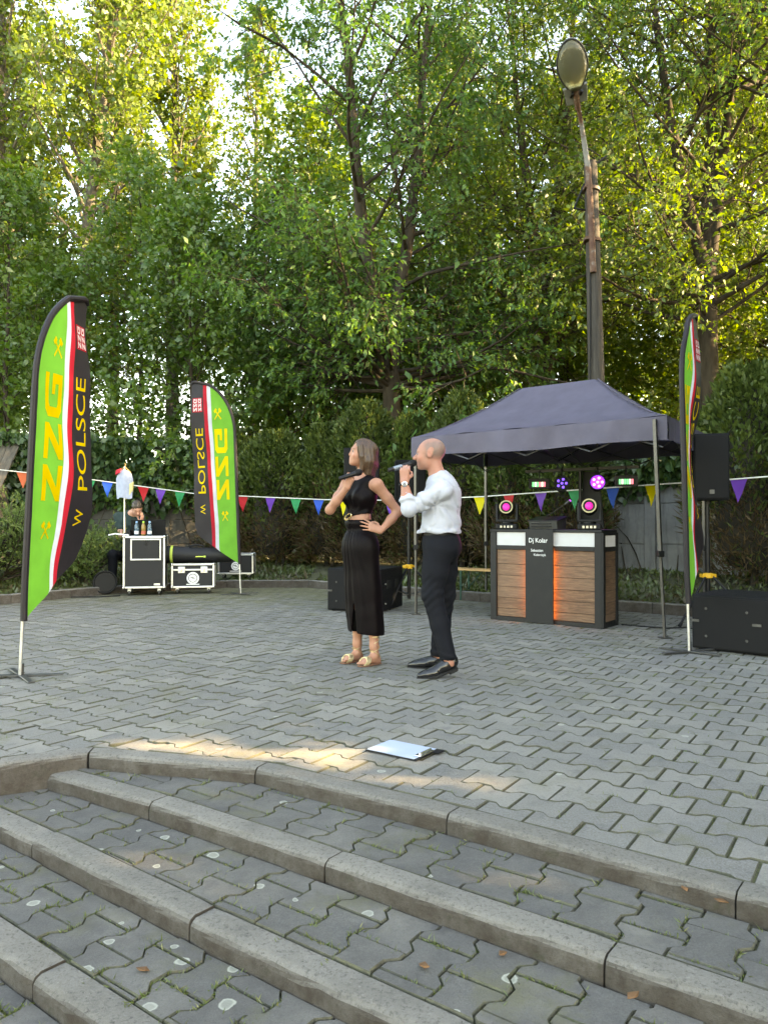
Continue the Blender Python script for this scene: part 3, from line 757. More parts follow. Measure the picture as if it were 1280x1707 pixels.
for (x, y, H, rad, lab) in ((5.15, 10.75, 3.05, 0.85, 'big thuja behind the loudspeaker at the right edge'), (6.1, 10.0, 3.2, 0.85, 'thuja partly cut by the right frame edge'), (7.05, 9.3, 3.1, 0.85, 'thuja beyond the right frame edge')):
    thuja(lab, x, y, H, rad, 14000, dead=0.40)

# ---------------- spreading junipers on the left
LEAF_JUN = mat_leaf('leaf_juniper', [(0, (0.065, 0.115, 0.034)), (0.5, (0.110, 0.170, 0.050)), (1, (0.180, 0.235, 0.070))], 0.25, (1.3, 1.3, 0.7), gloss=0.03)
def juniper(label, x, y, H, rad, n=60):
    z0 = bed_z(x, y)
    root = thing('juniper', label, 'shrub', (x, y, z0), 0, 'junipers beside the plaza')
    az = rng.uniform(0, 2 * np.pi, n); h = rng.uniform(0.1, 1, n) * H * 0.62
    st = np.stack([0.1 * np.cos(az), 0.1 * np.sin(az), h * 0.5], 1)
    d = np.stack([np.cos(az), np.sin(az), 0.3 + 0.9 * h / H], 1)
    P = branch_paths(st, d, rad * rng.uniform(0.6, 1.15, n) * (1.1 - 0.35 * h / H) + 0.1, 6, 0.3, 0.25, 0.06)
    v, q = tube_batch(P, np.full(n, 0.016), np.full(n, 0.004), 5); link('stem', mesh_np('stem', v, q, M_BARK, smooth=True), root)
    sp, sd, t = sample(P, 16, 0.25, 1.02)
    SP = branch_paths(sp, side_dirs(sd, 0.45), rng.uniform(0.12, 0.3, len(sp)), 3, 0.2, 0.0, 0.06)
    lp, ld, lt = sample(SP, 18, 0, 1.05); N = len(lp)
    rn = np.clip(np.repeat(rng.uniform(0.0, 0.7, len(sp)), 18) + rng.uniform(0, 0.3, N) + 0.2 * (lt - 0.5), 0, 1)
    link('foliage', leaf_mesh('foliage', lp, side_dirs(ld, 0.4), rng.uniform(0.04, 0.075, N), np.full(N, 0.016), LEAF_JUN, rn), root)
juniper('large spreading juniper at the left edge behind the near flag', -5.95, 11.9, 2.0, 1.05, 85)
juniper('smaller juniper between the near left flag and the tall case', -4.95, 12.55, 1.25, 0.7, 60)
juniper('low juniper at the far left edge of the plaza', -6.6, 10.7, 1.3, 0.9, 60)

# ---------------- walls at the back
def mat_wall(name, a, b_):
    m, nt, b = _new(name)
    w = coords(nt, 'World'); ws = coords(nt, 'World', (1, 1, 0.15))
    rp = ramp(nt, [(0.3, a), (0.7, b_)]); nt.links.new(noise(nt, w, 2.2, 6, 0.7), rp.inputs[0])
    c = mixrgb(nt, maprange(nt, noise(nt, ws, 7, 5, 0.7), 0.5, 0.72, 0, 0.7), rp.outputs[0], tuple(x * 0.35 for x in a))
    nt.links.new(c, b.inputs['Base Color']); b.inputs['Roughness'].default_value = 0.9
    bump(nt, b, noise(nt, w, 50, 6, 0.7), 0.5, 0.008); return m
M_WALL = mat_wall('old_concrete', (0.13, 0.135, 0.135), (0.23, 0.235, 0.225))
M_WALLD = mat_wall('dark_concrete', (0.055, 0.052, 0.046), (0.10, 0.094, 0.082))
def panel_wall(name, label, a, b, z0, H, rows, plen, m, lean=0.0):
    a = Vector((*a, 0)); b = Vector((*b, 0)); t = (b - a); L = t.length; ang = math.atan2(t.y, t.x)
    root = thing(name, label, 'wall', (a.x, a.y, z0), ang)
    n = max(1, round(L / plen)); pl = L / n
    for k in range(n):
        for r_ in range(rows):
            h = H / rows
            mb = MB(); mb.box2((k * pl + 0.07, -0.04 + 0.006 * ((k + r_) % 2), r_ * h + 0.006), ((k + 1) * pl - 0.07, 0.04, (r_ + 1) * h - 0.006))
            mb.build('panel', m, root, bevel=0.01)
    mb = MB(); mb.box2((0.02, -0.015, -0.3), (L - 0.02, 0.025, H - 0.03)); mb.build('core', m, root)
    for k in range(n + 1):
        mb = MB(); mb.box2((k * pl - 0.09, -0.09, -0.5), (k * pl + 0.09, 0.09, H + 0.05)); mb.build('post', m, root, bevel=0.012)
    return root
panel_wall('concrete_wall', 'grey concrete wall under the ivy behind the desk', (1.2, 15.2), (7.6, 10.15), 0.1, 2.0, 3, 1.95, M_WALL)
panel_wall('concrete_wall', 'dark old concrete wall behind the seated technician', (-12.5, 14.6), (-2.9, 17.6), 0.1, 2.15, 4, 2.0, M_WALLD)
# dark pitched shed on the far left
sh = thing('shed', 'dark low shed with sloping boarded roof at the left edge', 'shed', (-9.9, 14.0, 0.15), R(8))
mb = MB(); mb.box2((-2, 0.4, 0), (2.4, 2.6, 1.7)); mb.build('wall', M_WALLD, sh)
M_BOARD = mat('dark_roof_board', (0.075, 0.066, 0.052), 0.85, var=0.45, scale=5, stretch=(6, 1, 1), bmp=0.5, bscale=25)
for k in range(22):
    x0 = -2.2 + k * 0.22
    mb = MB(); mb.prism([(x0, 0.05, 1.28), (x0 + 0.212, 0.05, 1.28), (x0 + 0.212, 1.7, 2.72), (x0, 1.7, 2.72)], (0, -0.02, 0.03)); mb.build('roof_board', M_BOARD, sh)

# ---------------- ivy over the wall
LEAF_IVY = mat_leaf('leaf_ivy', [(0, (0.030, 0.075, 0.022)), (0.6, (0.050, 0.105, 0.028)), (1, (0.085, 0.145, 0.040))], 0.35, (1.5, 1.4, 0.6), gloss=0.06)
def ivy(label, a, b, z0, z1, n, hang, out=-1):
    a = np.array(a); b = np.array(b); t = b - a; L = np.hypot(*t); t = t / L; nn = np.array([t[1], -t[0]])
    root = thing('ivy', label, 'climber', (a[0], a[1], 0), 0)
    s = rng.uniform(0, L, n); low = z0 + hang * (0.5 + 0.5 * np.sin(s * 2.3 + 1) * np.sin(s * 0.9)) 
    z = low + (z1 - low) * rng.uniform(0, 1, n) ** 0.7 + (rng.uniform(0, 1, n) < 0.05) * -rng.uniform(0, 0.6, n)
    o = 0.06 + rng.uniform(0, 0.26, n) * np.clip((z - low) / 0.5, 0.1, 1)
    p = np.stack([t[0] * s + nn[0] * o, t[1] * s + nn[1] * o, z], 1)
    d = np.stack([nn[0] * 0.6 + rng.normal(0, 0.3, n), nn[1] * 0.6 + rng.normal(0, 0.3, n), -1.0 + rng.normal(0, 0.3, n)], 1)
    link('foliage', leaf_mesh('foliage', p, d, 0.16 * np.exp(rng.normal(0, 0.25, n)), 0.12 * np.exp(rng.normal(0, 0.2, n)), LEAF_IVY, rng.uniform(0, 1, n)), root)
    k = 30; st = np.stack([t[0] * np.linspace(0, L, k) + nn[0] * 0.06, t[1] * np.linspace(0, L, k) + nn[1] * 0.06, np.full(k, 0.3)], 1)
    v, q = tube_batch(branch_paths(st, np.tile([0, 0, 1.0], (k, 1)), rng.uniform(1.2, 2.2, k), 6, 0.4, 0, 0.12), np.full(k, 0.012), np.full(k, 0.005), 4)
    link('stem', mesh_np('stem', v, q, M_BARK, smooth=True), root)
ivy('large-leaved ivy hanging over the grey wall behind the canopy', (1.2, 15.2), (7.6, 10.15), 1.25, 2.75, 5200, 0.55)
ivy('dark ivy over the wall behind the mirrored flag', (-8.5, 15.85), (-2.9, 17.6), 1.0, 3.0, 4500, 0.6)

# ---------------- low growth, moss tufts and litter on the bed
N = 26000
LEAF_COVER = mat_leaf('leaf_cover', [(0, (0.075, 0.058, 0.030)), (0.35, (0.065, 0.075, 0.024)), (0.7, (0.060, 0.095, 0.024)), (1, (0.100, 0.135, 0.034))], 0.3)
seg = rng.integers(0, len(BK) - 1, N); ff = rng.uniform(0, 1, N); off_ = 0.12 + rng.uniform(0, 1, N) ** 1.2 * 3.6
bk = np.array(BK); a_ = bk[seg]; b_ = bk[seg + 1]; tt = unit(b_ - a_); nn_ = np.stack([-tt[:, 1], tt[:, 0]], 1)
xy = a_ + (b_ - a_) * ff[:, None] + nn_ * off_[:, None]
zz = np.array([bed_z(x, y) for x, y in xy])
dd = np.stack([rng.normal(0, 0.6, N), rng.normal(0, 0.6, N), np.abs(rng.normal(0.5, 0.5, N))], 1)
cl = np.sin(xy[:, 0] * 3.1) * np.sin(xy[:, 1] * 2.7) * 0.3 + 0.5
o = link('ground_cover', leaf_mesh('ground_cover', np.stack([xy[:, 0], xy[:, 1], zz], 1), dd, 0.075 * np.exp(rng.normal(0, 0.4, N)), 0.03 * np.exp(rng.normal(0, 0.3, N)), LEAF_COVER, np.clip(cl + rng.normal(0, 0.25, N), 0, 1), gaps=False))
tag(o, 'weeds and leaf litter growing on the planting bed', 'ground cover', kind='stuff')
# grass and weeds in the paving joints
LEAF_GRASS = mat_leaf('leaf_grass', [(0, (0.085, 0.105, 0.030)), (0.6, (0.105, 0.150, 0.035)), (1, (0.190, 0.190, 0.080))], 0.35, (1.2, 1.2, 0.6))
P_ = []; D_ = []; L_ = []
def tufts(items, z, ang, n, size, seed, rules=()):
    rn = random.Random(seed); ca, sa = math.cos(R(ang)), math.sin(R(ang))
    pool = [t for t in items if t[0] == 0 and t[1] < 9 and (rules or t[4] is None)]
    if not pool: return
    for _ in range(n):
        t = rn.choice(pool); kx = rn.random()
        if rn.random() < 0.5: u, v = rn.choice((-1, 1)) * PW / 2, rn.uniform(-0.07, 0.07); su, sv = 0.004, 0.03
        else: u, v = rn.uniform(-0.03, 0.03), rn.choice((-1, 1)) * (PH / 2 - AMP); su, sv = 0.03, 0.004
        s = size * rn.uniform(0.5, 1.6)
        gx, gy = t[2] + u * ca - v * sa, t[3] + u * sa + v * ca; bad = False
        for (pl, off, sign) in rules:
            ds, p, nn = near_line(pl, (gx, gy))
            if sign * ((gx - p[0]) * nn[0] + (gy - p[1]) * nn[1] - off) < 0.006: bad = True; break
        if bad: continue
        for b in range(int(rn.uniform(4, 13))):
            uu, vv = u + rn.gauss(0, su), v + rn.gauss(0, sv)
            P_.append((t[2] + uu * ca - vv * sa, t[3] + uu * sa + vv * ca, z - 0.008)); D_.append((rn.gauss(0, 0.7), rn.gauss(0, 0.7), rn.uniform(0.3, 1))); L_.append(s * rn.uniform(0.5, 1.2))
tufts(plaza_items, 0.0, -33.5, 1500, 0.017, 5)
for its_, z_, an_, ru_ in TREADS: tufts(its_, z_, an_, 260, 0.021, 6, ru_)
P_ = np.array(P_); D_ = np.array(D_); L_ = np.array(L_); N = len(P_)
o = link('joint_grass', leaf_mesh('joint_grass', P_, D_, L_, np.full(N, 0.004), LEAF_GRASS, rng.uniform(0, 1, N), gaps=False))
tag(o, 'tufts of grass and moss growing in the paving joints', 'grass', kind='stuff')
# ================================================================== objects
M_BLACK = mat('black_painted', (0.0045, 0.0045, 0.005), 0.55, var=0.3, scale=20, bmp=0.08, bscale=200, spec=0.3)
M_BLACKM = mat('black_metal', (0.012, 0.012, 0.013), 0.42, metal=0.4, var=0.25, scale=12)
M_GREYM = mat('dark_grey_metal', (0.075, 0.075, 0.072), 0.45, metal=0.6, var=0.25, scale=14)
M_ALU = mat('aluminium', (0.62, 0.63, 0.64), 0.34, metal=0.9, var=0.12, scale=25, bmp=0.05, bscale=120)
M_CHROME = mat('bright_steel', (0.72, 0.72, 0.72), 0.22, metal=1.0, var=0.08, scale=20)
M_RUBBER = mat('black_rubber', (0.008, 0.008, 0.008), 0.8, var=0.2)
M_WHITE = mat('white_print', (0.78, 0.78, 0.76), 0.6, var=0.03)
M_YELLOW = mat('yellow_print', (0.72, 0.50, 0.02), 0.6, var=0.05)
M_YPLAST = mat('yellow_plastic', (0.72, 0.38, 0.03), 0.45, var=0.1)

def fabric(name, col, trans=0.3, rough=0.75):
    m = bpy.data.materials.new(name); m.use_nodes = True; MATS[name] = m
    nt = m.node_tree; b = nt.nodes['Principled BSDF']; out = nt.nodes['Material Output']
    v = coords(nt, 'Object'); n = noise(nt, v, 5, 4)
    rp = ramp(nt, [(0.3, tuple(x * 0.88 for x in col)), (0.7, tuple(min(1, x * 1.08) for x in col))]); nt.links.new(n, rp.inputs[0])
    nt.links.new(rp.outputs[0], b.inputs['Base Color']); b.inputs['Roughness'].default_value = rough; b.inputs['Specular IOR Level'].default_value = 0.25
    bump(nt, b, noise(nt, v, 26, 3), 0.12, 0.01)
    tr = nt.nodes.new('ShaderNodeBsdfTranslucent'); nt.links.new(rp.outputs[0], tr.inputs[0])
    mx = nt.nodes.new('ShaderNodeMixShader'); mx.inputs[0].default_value = trans
    nt.links.new(b.outputs[0], mx.inputs[1]); nt.links.new(tr.outputs[0], mx.inputs[2]); nt.links.new(mx.outputs[0], out.inputs[0])
    return m
F_GREEN = fabric('flag_green', (0.130, 0.40, 0.042)); F_WHITE = fabric('flag_white', (0.58, 0.58, 0.64)); F_RED = fabric('flag_red', (0.50, 0.015, 0.03)); F_BLACK = fabric('flag_black', (0.020, 0.0165, 0.019), 0.12, 0.5)
F_YELLOW = fabric('flag_yellow', (0.80, 0.55, 0.01)); F_LOGO = fabric('flag_logo_white', (0.78, 0.72, 0.72))

# ---------------- feather flags
def feather(label, loc, H, W, az, lean, phase, amp):
    root = thing('feather_flag', label, 'flag', loc, 0, 'feather flags round the plaza')
    root.rotation_euler = Matrix.Rotation(lean, 4, 'Y').to_euler() if True else None
    ca, sa = math.cos(az), math.sin(az)
    zc = 0.735 * H; zt = 0.985 * H
    def pole_x(z):
        if z <= zc: return 0.0
        f = min(1.0, (z - zc) / (zt - zc)); return 0.90 * W * (1 - math.sqrt(max(0.0, 1 - f ** 2.0)))
    xo = [(0.140, 0.0), (0.165, 0.18), (0.19, 0.36), (0.22, 0.56), (0.245, 0.74), (0.265, 0.88), (0.285, 0.96), (0.32, 1.0), (1.0, 1.0)]
    def out_x(z):
        return W * float(np.interp(z / H, [a for a, b in xo], [b for a, b in xo])) * (1.0 - 0.07 * max(0, z / H - 0.36))
    def fold(x, z):
        s = x / W
        return amp * s * (math.sin(z / H * 7.5 + phase) + 0.45 * math.sin(z / H * 17 + 2 * phase + 3 * s)) + 0.35 * amp * s * s * math.sin(11 * z / H - phase) + 0.005 * min(1.0, 3 * s) * math.sin(34 * z / H + 9 * s + phase) - 0.010 * math.exp(-abs((z / H - 0.15) - 0.42 * s) * 28) * (1 - s)
    def surf(x, z, o=0.0):
        y = fold(x, z) + o
        return Vector((x * ca - y * sa, x * sa + y * ca, z))
    def stripe(z): return (0.50 + 0.10 * z / H) * W
    zs = [0.142 * H + (zt - 0.142 * H) * k / 90 for k in range(91)]
    seg = [('green', 9), ('white', 2), ('red', 2), ('black', 8)]
    vs = []; fs = []; ms = []; rows = []
    for z in zs:
        x0, x1 = pole_x(z) , max(out_x(z), pole_x(z) + 0.001)
        a = stripe(z); bnd = [x0, a - 0.085 * W, a, a + 0.085 * W, x1]
        bnd = [min(max(q, x0), x1) for q in bnd]
        row = []
        for k, (nm, n) in enumerate(seg):
            for q in range(n): row.append(bnd[k] + (bnd[k + 1] - bnd[k]) * q / n)
        row.append(bnd[-1]); rows.append(row)
        vs += [surf(x, z) for x in row]
    nc = len(rows[0]); mi = sum([[k] * n for k, (nm, n) in enumerate(seg)], [])
    for j in range(len(zs) - 1):
        for i in range(nc - 1):
            if rows[j][i + 1] - rows[j][i] < 1e-5 and rows[j + 1][i + 1] - rows[j + 1][i] < 1e-5: continue
            fs.append((j * nc + i, j * nc + i + 1, (j + 1) * nc + i + 1, (j + 1) * nc + i)); ms.append(mi[i])
    me = bpy.data.meshes.new('banner'); me.from_pydata(vs, [], fs)
    for m in (F_GREEN, F_WHITE, F_RED, F_BLACK): me.materials.append(m)
    me.polygons.foreach_set('material_index', ms); me.polygons.foreach_set('use_smooth', np.ones(len(fs), bool)); me.update()
    ban = link('banner', me, root)
    # printed lettering reading up the flag, on both faces
    def put(name, gv, gf, x0, z0, sx, sz, m, base_o=0.0025):
        bm = bmesh.new(); vv = [bm.verts.new((p[0], p[1], 0)) for p in gv]
        for f in gf:
            try: bm.faces.new([vv[i] for i in f])
            except ValueError: pass
        for _ in range(3):
            es = [e for e in bm.edges if e.calc_length() * max(sx, sz) > 0.05]
            if not es: break
            bmesh.ops.subdivide_edges(bm, edges=es, cuts=1); bmesh.ops.triangulate(bm, faces=bm.faces)
        bm.verts.index_update()
        P = [(x0 - v.co.y * sx, z0 + v.co.x * sz) for v in bm.verts]; Fc = [[v.index for v in f.verts] for f in bm.faces]; bm.free()
        P = [(min(max(x, pole_x(z) + 0.004), out_x(z) - 0.004), z) for x, z in P]
        mb = MB(); mb.add([surf(x, z, base_o) for x, z in P], Fc); mb.add([surf(x, z, -base_o) for x, z in P], [tuple(reversed(f)) for f in Fc])
        me = bpy.data.meshes.new(name); me.from_pydata(mb.v, [], mb.f); me.materials.append(m); me.update()
        return link(name, me, ban)
    def bold(t):
        gv, gf, sz = text_geo(t); return gv, gf, sz
    # three big letters, drawn as heavy strokes
    def stroke_letters(word):
        V = []; Fq = []
        def poly(pts):
            o = len(V); V.extend(pts); Fq.append(tuple(range(o, o + len(pts))))
        x = 0.0
        for ch in word:
            if ch == 'Z':
                w_, t = 0.78, 0.22
                poly([(x, 1), (x + w_, 1), (x + w_, 1 - t), (x, 1 - t)]); poly([(x, t), (x + w_, t), (x + w_, 0), (x, 0)])
                poly([(x + w_ - 0.30, 1 - t), (x + w_, 1 - t), (x + 0.30, t), (x, t)]); x += w_ + 0.13
            else:
                w_, t = 0.95, 0.22
                poly([(x + .16, 1), (x + w_, 1), (x + w_, 1 - t), (x + .16, 1 - t)]); poly([(x, .84), (x + .16, 1), (x + t + .08, 1 - t), (x + t, .72), (x + t, .28), (x + t + .08, t), (x + .16, 0), (x, .16)])
                poly([(x + .16, t), (x + w_, t), (x + w_, 0), (x + .16, 0)]); poly([(x + w_ - t, .5), (x + w_, .5), (x + w_, t), (x + w_ - t, t)]); poly([(x + .5, .58), (x + w_, .58), (x + w_, .40), (x + .5, .40)]); x += w_ + .13
        return np.array(V), Fq, np.array([x - .13, 1.0])
    gv, gf, sz = stroke_letters('ZZG')
    put('lettering', gv, gf, 0.45 * W, 0.435 * H, 0.29 * W, 0.325 * H / sz[0], F_YELLOW)
    gv, gf, sz = bold('W')
    put('lettering', gv / sz, gf, 0.86 * W, 0.372 * H, 0.12 * W, 0.045 * H, F_YELLOW)
    gv, gf, sz = bold('POLSCE')
    put('lettering', gv / sz, gf, 0.88 * W, 0.468 * H, 0.17 * W, 0.30 * H, F_YELLOW)
    # crossed mining hammers
    def hammer():
        V = []; Fq = []
        for s in (-1, 1):
            d = Vector((1, s)).normalized(); n = Vector((-d.y, d.x)); c = Vector((0.5, 0.5))
            for (a, b, w_) in ((-0.6, 0.5, 0.055), (0.32, 0.56, 0.19)):
                o = len(V); V.extend([c + d * a - n * w_, c + d * b - n * w_, c + d * b + n * w_, c + d * a + n * w_]); Fq.append((o, o + 1, o + 2, o + 3))
        return np.array([tuple(p) for p in V]), Fq
    gv, gf = hammer()
    put('hammer_emblem', gv, gf, 0.44 * W, 0.80 * H, 0.17 * W, 0.055 * H, F_YELLOW)
    put('hammer_emblem', gv, gf, 0.36 * W, 0.335 * H, 0.15 * W, 0.048 * H, F_YELLOW)
    sq = np.array([(0, 0), (1, 0), (1, 1), (0, 1)])
    lg = put('logo_field', sq, [(0, 1, 2, 3)], 0.92 * W, 0.842 * H, 0.22 * W, 0.066 * H, F_RED)
    gv, gf, sz = stroke_letters('ZZG')
    put('logo_lettering', gv / sz, gf, 0.79 * W, 0.846 * H, 0.07 * W, 0.058 * H, F_LOGO, 0.005)
    put('logo_lettering', gv / sz, gf, 0.90 * W, 0.846 * H, 0.08 * W, 0.058 * H, F_LOGO, 0.005)
    # pole with black sleeve, bare silver foot, cross base
    path = []
    for k in range(40):
        z = 0.138 * H + (zt - 0.138 * H) * (k / 39) ** 0.8; path.append(surf(pole_x(z) - 0.012, z))
    tip = surf(W * 0.965, zt - 0.012 * H); path.append((path[-1] + tip) / 2 + Vector((0, 0, 0.004 * H))); path.append(tip)
    mb = MB(); mb.tube(path, [0.026] * 25 + [0.024] * (len(path) - 26) + [0.014], 8); mb.build('sleeve', F_BLACK, root, smooth=True)
    mb = MB(); mb.tube([(-0.012 * ca, -0.012 * sa, 0.02), (-0.012 * ca, -0.012 * sa, 0.146 * H)], 0.0125, 10); mb.build('pole', M_ALU, root, smooth=True)
    mb = MB()
    for a in (0.35, 0.35 + 1.9): mb.box((0, 0, 0.014), (0.56, 0.045, 0.012), Matrix.Rotation(a, 3, 'Z'))
    mb.tube([(0, 0, 0.01), (0, 0, 0.10)], 0.018, 10); mb.build('cross_base', M_GREYM, root, bevel=0.003)
    return root
feather('large feather flag nearest the left edge, pole on its left', (-2.64, 5.62, 0.0), 2.97, 0.62, R(74), R(2.6), 0.6, 0.05)
f2 = feather('feather flag seen from behind with mirrored lettering, beside the flight cases', (-2.24, 12.0, 0.0), 3.42, 0.72, R(168), R(-2.2), 2.0, 0.03)
feather('narrow edge-on feather flag in front of the right loudspeaker', (2.635, 6.66, 0.0), 3.08, 0.60, R(56), R(-1.3), 4.0, 0.04)

# ---------------- canopy tent
FL, FR, BR = Vector((0.34, 9.42, 0)), Vector((2.74, 7.44, 0)), Vector((3.85, 9.15, 0)); BL = FL + BR - FR
M_CANOPY = fabric('canopy_cloth', (0.085, 0.078, 0.112), 0.06, 0.6)
M_FRAME = mat('canopy_frame', (0.085, 0.082, 0.078), 0.4, metal=0.7, var=0.2, scale=10)
tent = thing('canopy_tent', 'dark purple-grey pop-up canopy over the booth', 'tent', ((FL + BR) / 2), 0)
oc = (FL + BR) / 2
cor = [c - oc for c in (FL, FR, BR, BL)]
ZE, ZV, ZR = 2.16, 1.925, 2.80
u_ = (cor[1] - cor[0]).normalized()
def canopy():
    # height of the roof from distance to eave, concave like a tensioned cloth
    nu, nv = 40, 26; vs = []; fs = []
    for j in range(nv + 1):
        for i in range(nu + 1):
            a, b = i / nu, j / nv
            p = (cor[0] * (1 - a) + cor[1] * a) * (1 - b) + (cor[3] * (1 - a) + cor[2] * a) * b
            ex = min(a, 1 - a) / 0.335; ey = min(b, 1 - b) / 0.5
            f = min(1.0, min(ex, ey)); hip = abs(ex - ey)
            h = f ** 1.22
            sag = 0.035 * math.sin(math.pi * min(1, f)) * (1 if hip > 0.05 else 0.4)
            n = 0.011 * math.sin(31 * a + 9 * b) * math.sin(23 * b + 4 * a) * (1 - f)
            vs.append((p.x, p.y, ZE + (ZR - ZE) * h - sag + n))
    for j in range(nv):
        for i in range(nu):
            a = j * (nu + 1) + i; fs.append((a, a + 1, a + nu + 2, a + nu + 1))
    return vs, fs
vs, fs = canopy(); mb = MB(); mb.add(vs, fs); roof = mb.build('roof_cloth', M_CANOPY, tent, smooth=True)
for (ci, a0, b0) in ((0, 0.0, 0.0), (1, 1.0, 0.0), (2, 1.0, 1.0), (3, 0.0, 1.0)):
    sp_l = []
    for q in range(15):
        f = q / 14; a = a0 + (0.335 if a0 == 0 else -0.335) * f; b = b0 + (0.5 if b0 == 0 else -0.5) * f
        p = (cor[0] * (1 - a) + cor[1] * a) * (1 - b) + (cor[3] * (1 - a) + cor[2] * a) * b
        sp_l.append((p.x, p.y, ZE + (ZR - ZE) * f ** 1.22 - 0.014 * math.sin(math.pi * f) + 0.001))
    mb = MB(); mb.tube(sp_l, 0.006, 6); mb.build('seam', M_CANOPY, roof, smooth=True)
for k in range(4):
    a, b = cor[k], cor[(k + 1) % 4]; vs = []; fs = []; n = 40
    nn = Vector(((b - a).y, -(b - a).x, 0)).normalized()
    for i in range(n + 1):
        f = i / n; p = a * (1 - f) + b * f
        for r_ in range(6):
            h = r_ / 5
            o = 0.006 + 0.026 * h * math.sin(f * 19 + k) * math.sin(math.pi * f) + 0.006 * math.sin(f * 47 + 3 * h)
            q = p + nn * o
            drop = 0.012 * math.sin(f * math.pi * 3) * h
            vs.append((q.x, q.y, ZE - 0.002 - (ZE - ZV) * h + drop))
    for i in range(n):
        for r_ in range(5): A = i * 6 + r_; fs.append((A, A + 1, A + 7, A + 6))
    mb = MB(); mb.add(vs, fs); mb.build('valance', M_CANOPY, tent, smooth=True)
for k, c in enumerate(cor):
    t = Vector((c.x, c.y, 0)); t2 = t - Vector((t.x, t.y, 0)).normalized() * 0.05
    top = t2 + Vector((-0.09 if k == 1 else 0.0, 0, 0))
    mb = MB(); mb.tube([(t2.x, t2.y, 0.0), (t2.x * 0.99 + top.x * 0.01, t2.y, 0.02), (t2.x * .55 + top.x * .45, top.y, 0.85)], 0.017, 4); lg = mb.build('leg', M_FRAME, tent)
    mb = MB(); mb.tube([(t2.x * .57 + top.x * .43, top.y, 0.80), (top.x, top.y, ZE - 0.03)], 0.023, 4); mb.build('upper_leg', M_FRAME, lg)
    mb = MB(); mb.box((t2.x, t2.y, 0.006), (0.11, 0.11, 0.010)); mb.build('foot_plate', M_FRAME, lg, bevel=0.002)
    mb = MB(); mb.box((t2.x * .56 + top.x * .44, top.y, 0.82), (0.06, 0.06, 0.06)); mb.build('clamp', M_BLACK, lg, bevel=0.006)
def scissor(a, b, n, name='truss'):
    mb = MB()
    for k in range(n):
        p = a + (b - a) * k / n; q = a + (b - a) * (k + 1) / n
        for (z0, z1) in ((1.86, 2.12), (2.12, 1.86)): mb.tube([(p.x, p.y, z0), (q.x, q.y, z1)], 0.010, 4)
    mb.build(name, M_FRAME, tent)
ins = [c * 0.965 for c in cor]
for k in range(4): scissor(ins[k], ins[(k + 1) % 4], 4 if k % 2 == 0 else 2)
m1, m2 = (ins[0] + ins[1]) / 2, (ins[2] + ins[3]) / 2
scissor(m1, m2, 2)
for s in (-1, 1):
    pk = u_ * 0.5 * s
    mb = MB(); mb.tube([(pk.x, pk.y, 2.0), (pk.x, pk.y, ZR - 0.03)], 0.016, 6); mb.build('peak_post', M_FRAME, tent)

# ---------------- booth desk
DJ = thing('booth_desk', 'black booth desk with lit wood panels and white lettering', 'desk', (1.235, 8.95, 0.0), R(-37.2))
DL, DD, DH = 1.335, 0.43, 1.045
M_DESK = mat('desk_black', (0.0075, 0.0073, 0.007), 0.65, var=0.2, scale=15, bmp=0.05, bscale=150)
def mat_plank():
    m, nt, b = _new('aged_plank')
    v = coords(nt, 'Object', (1.0, 1.0, 9.0)); oi = nt.nodes.new('ShaderNodeObjectInfo')
    off = nt.nodes.new('ShaderNodeVectorMath'); off.operation = 'MULTIPLY_ADD'
    cx = nt.nodes.new('ShaderNodeCombineXYZ')
    for i in range(3): nt.links.new(oi.outputs['Random'], cx.inputs[i])
    nt.links.new(cx.outputs[0], off.inputs[0]); off.inputs[1].default_value = (37, 11, 53); nt.links.new(v, off.inputs[2])
    n = noise(nt, off.outputs[0], 7, 7, 0.7)
    rp = ramp(nt, [(0.25, (0.042, 0.021, 0.011)), (0.5, (0.125, 0.064, 0.034)), (0.75, (0.25, 0.145, 0.080))]); nt.links.new(n, rp.inputs[0])
    c = mixrgb(nt, oi.outputs['Random'], rp.outputs[0], mixrgb(nt, 0.35, rp.outputs[0], (0.22, 0.14, 0.09)))
    nt.links.new(c, b.inputs['Base Color']); b.inputs['Roughness'].default_value = 0.7
    bump(nt, b, n, 0.4, 0.004); return m
M_PLANK = mat_plank()
M_OPAL = mat('opal_panel', (0.34, 0.37, 0.40), 0.35, var=0.05, emit=(0.75, 0.82, 0.88), estr=0.02)
M_LED = mat('orange_led', (0.9, 0.4, 0.1), 0.5, emit=(1.0, 0.30, 0.06), estr=2.6)
XS = [0.0, 0.075, 0.475, 0.775, 1.255, DL]
mb = MB()
mb.box2((0.0, 0.04, 0.0), (DL, DD, DH - 0.03)); mb.build('carcass', M_BLACK, DJ)
mb = MB(); mb.box2((-0.004, -0.004, DH - 0.03), (DL + 0.004, DD + 0.004, DH)); mb.build('top', M_DESK, DJ, bevel=0.004)
def bars(name, lst):
    for (a, b) in lst:
        mb = MB(); mb.box2(a, b); mb.build(name, M_DESK, DJ, bevel=0.003)
bars('frame_bar', [((0, 0, 0), (XS[1], 0.039, DH - 0.032)), ((XS[4], 0, 0), (DL, 0.039, DH - 0.032)),
    ((XS[1] + .001, 0.002, 0), (XS[2], 0.038, 0.045)), ((XS[3], 0.002, 0), (XS[4] - .001, 0.038, 0.045)), ((XS[1] + .001, 0.002, 0.815), (XS[2], 0.038, 0.86)), ((XS[3], 0.002, 0.815), (XS[4] - .001, 0.038, 0.86))])
mb = MB(); mb.box2((XS[2] - 0.012, -0.035, 0.006), (XS[3] + 0.024, -0.024, DH + 0.004)); cp = mb.build('centre_panel', M_DESK, DJ, bevel=0.003)
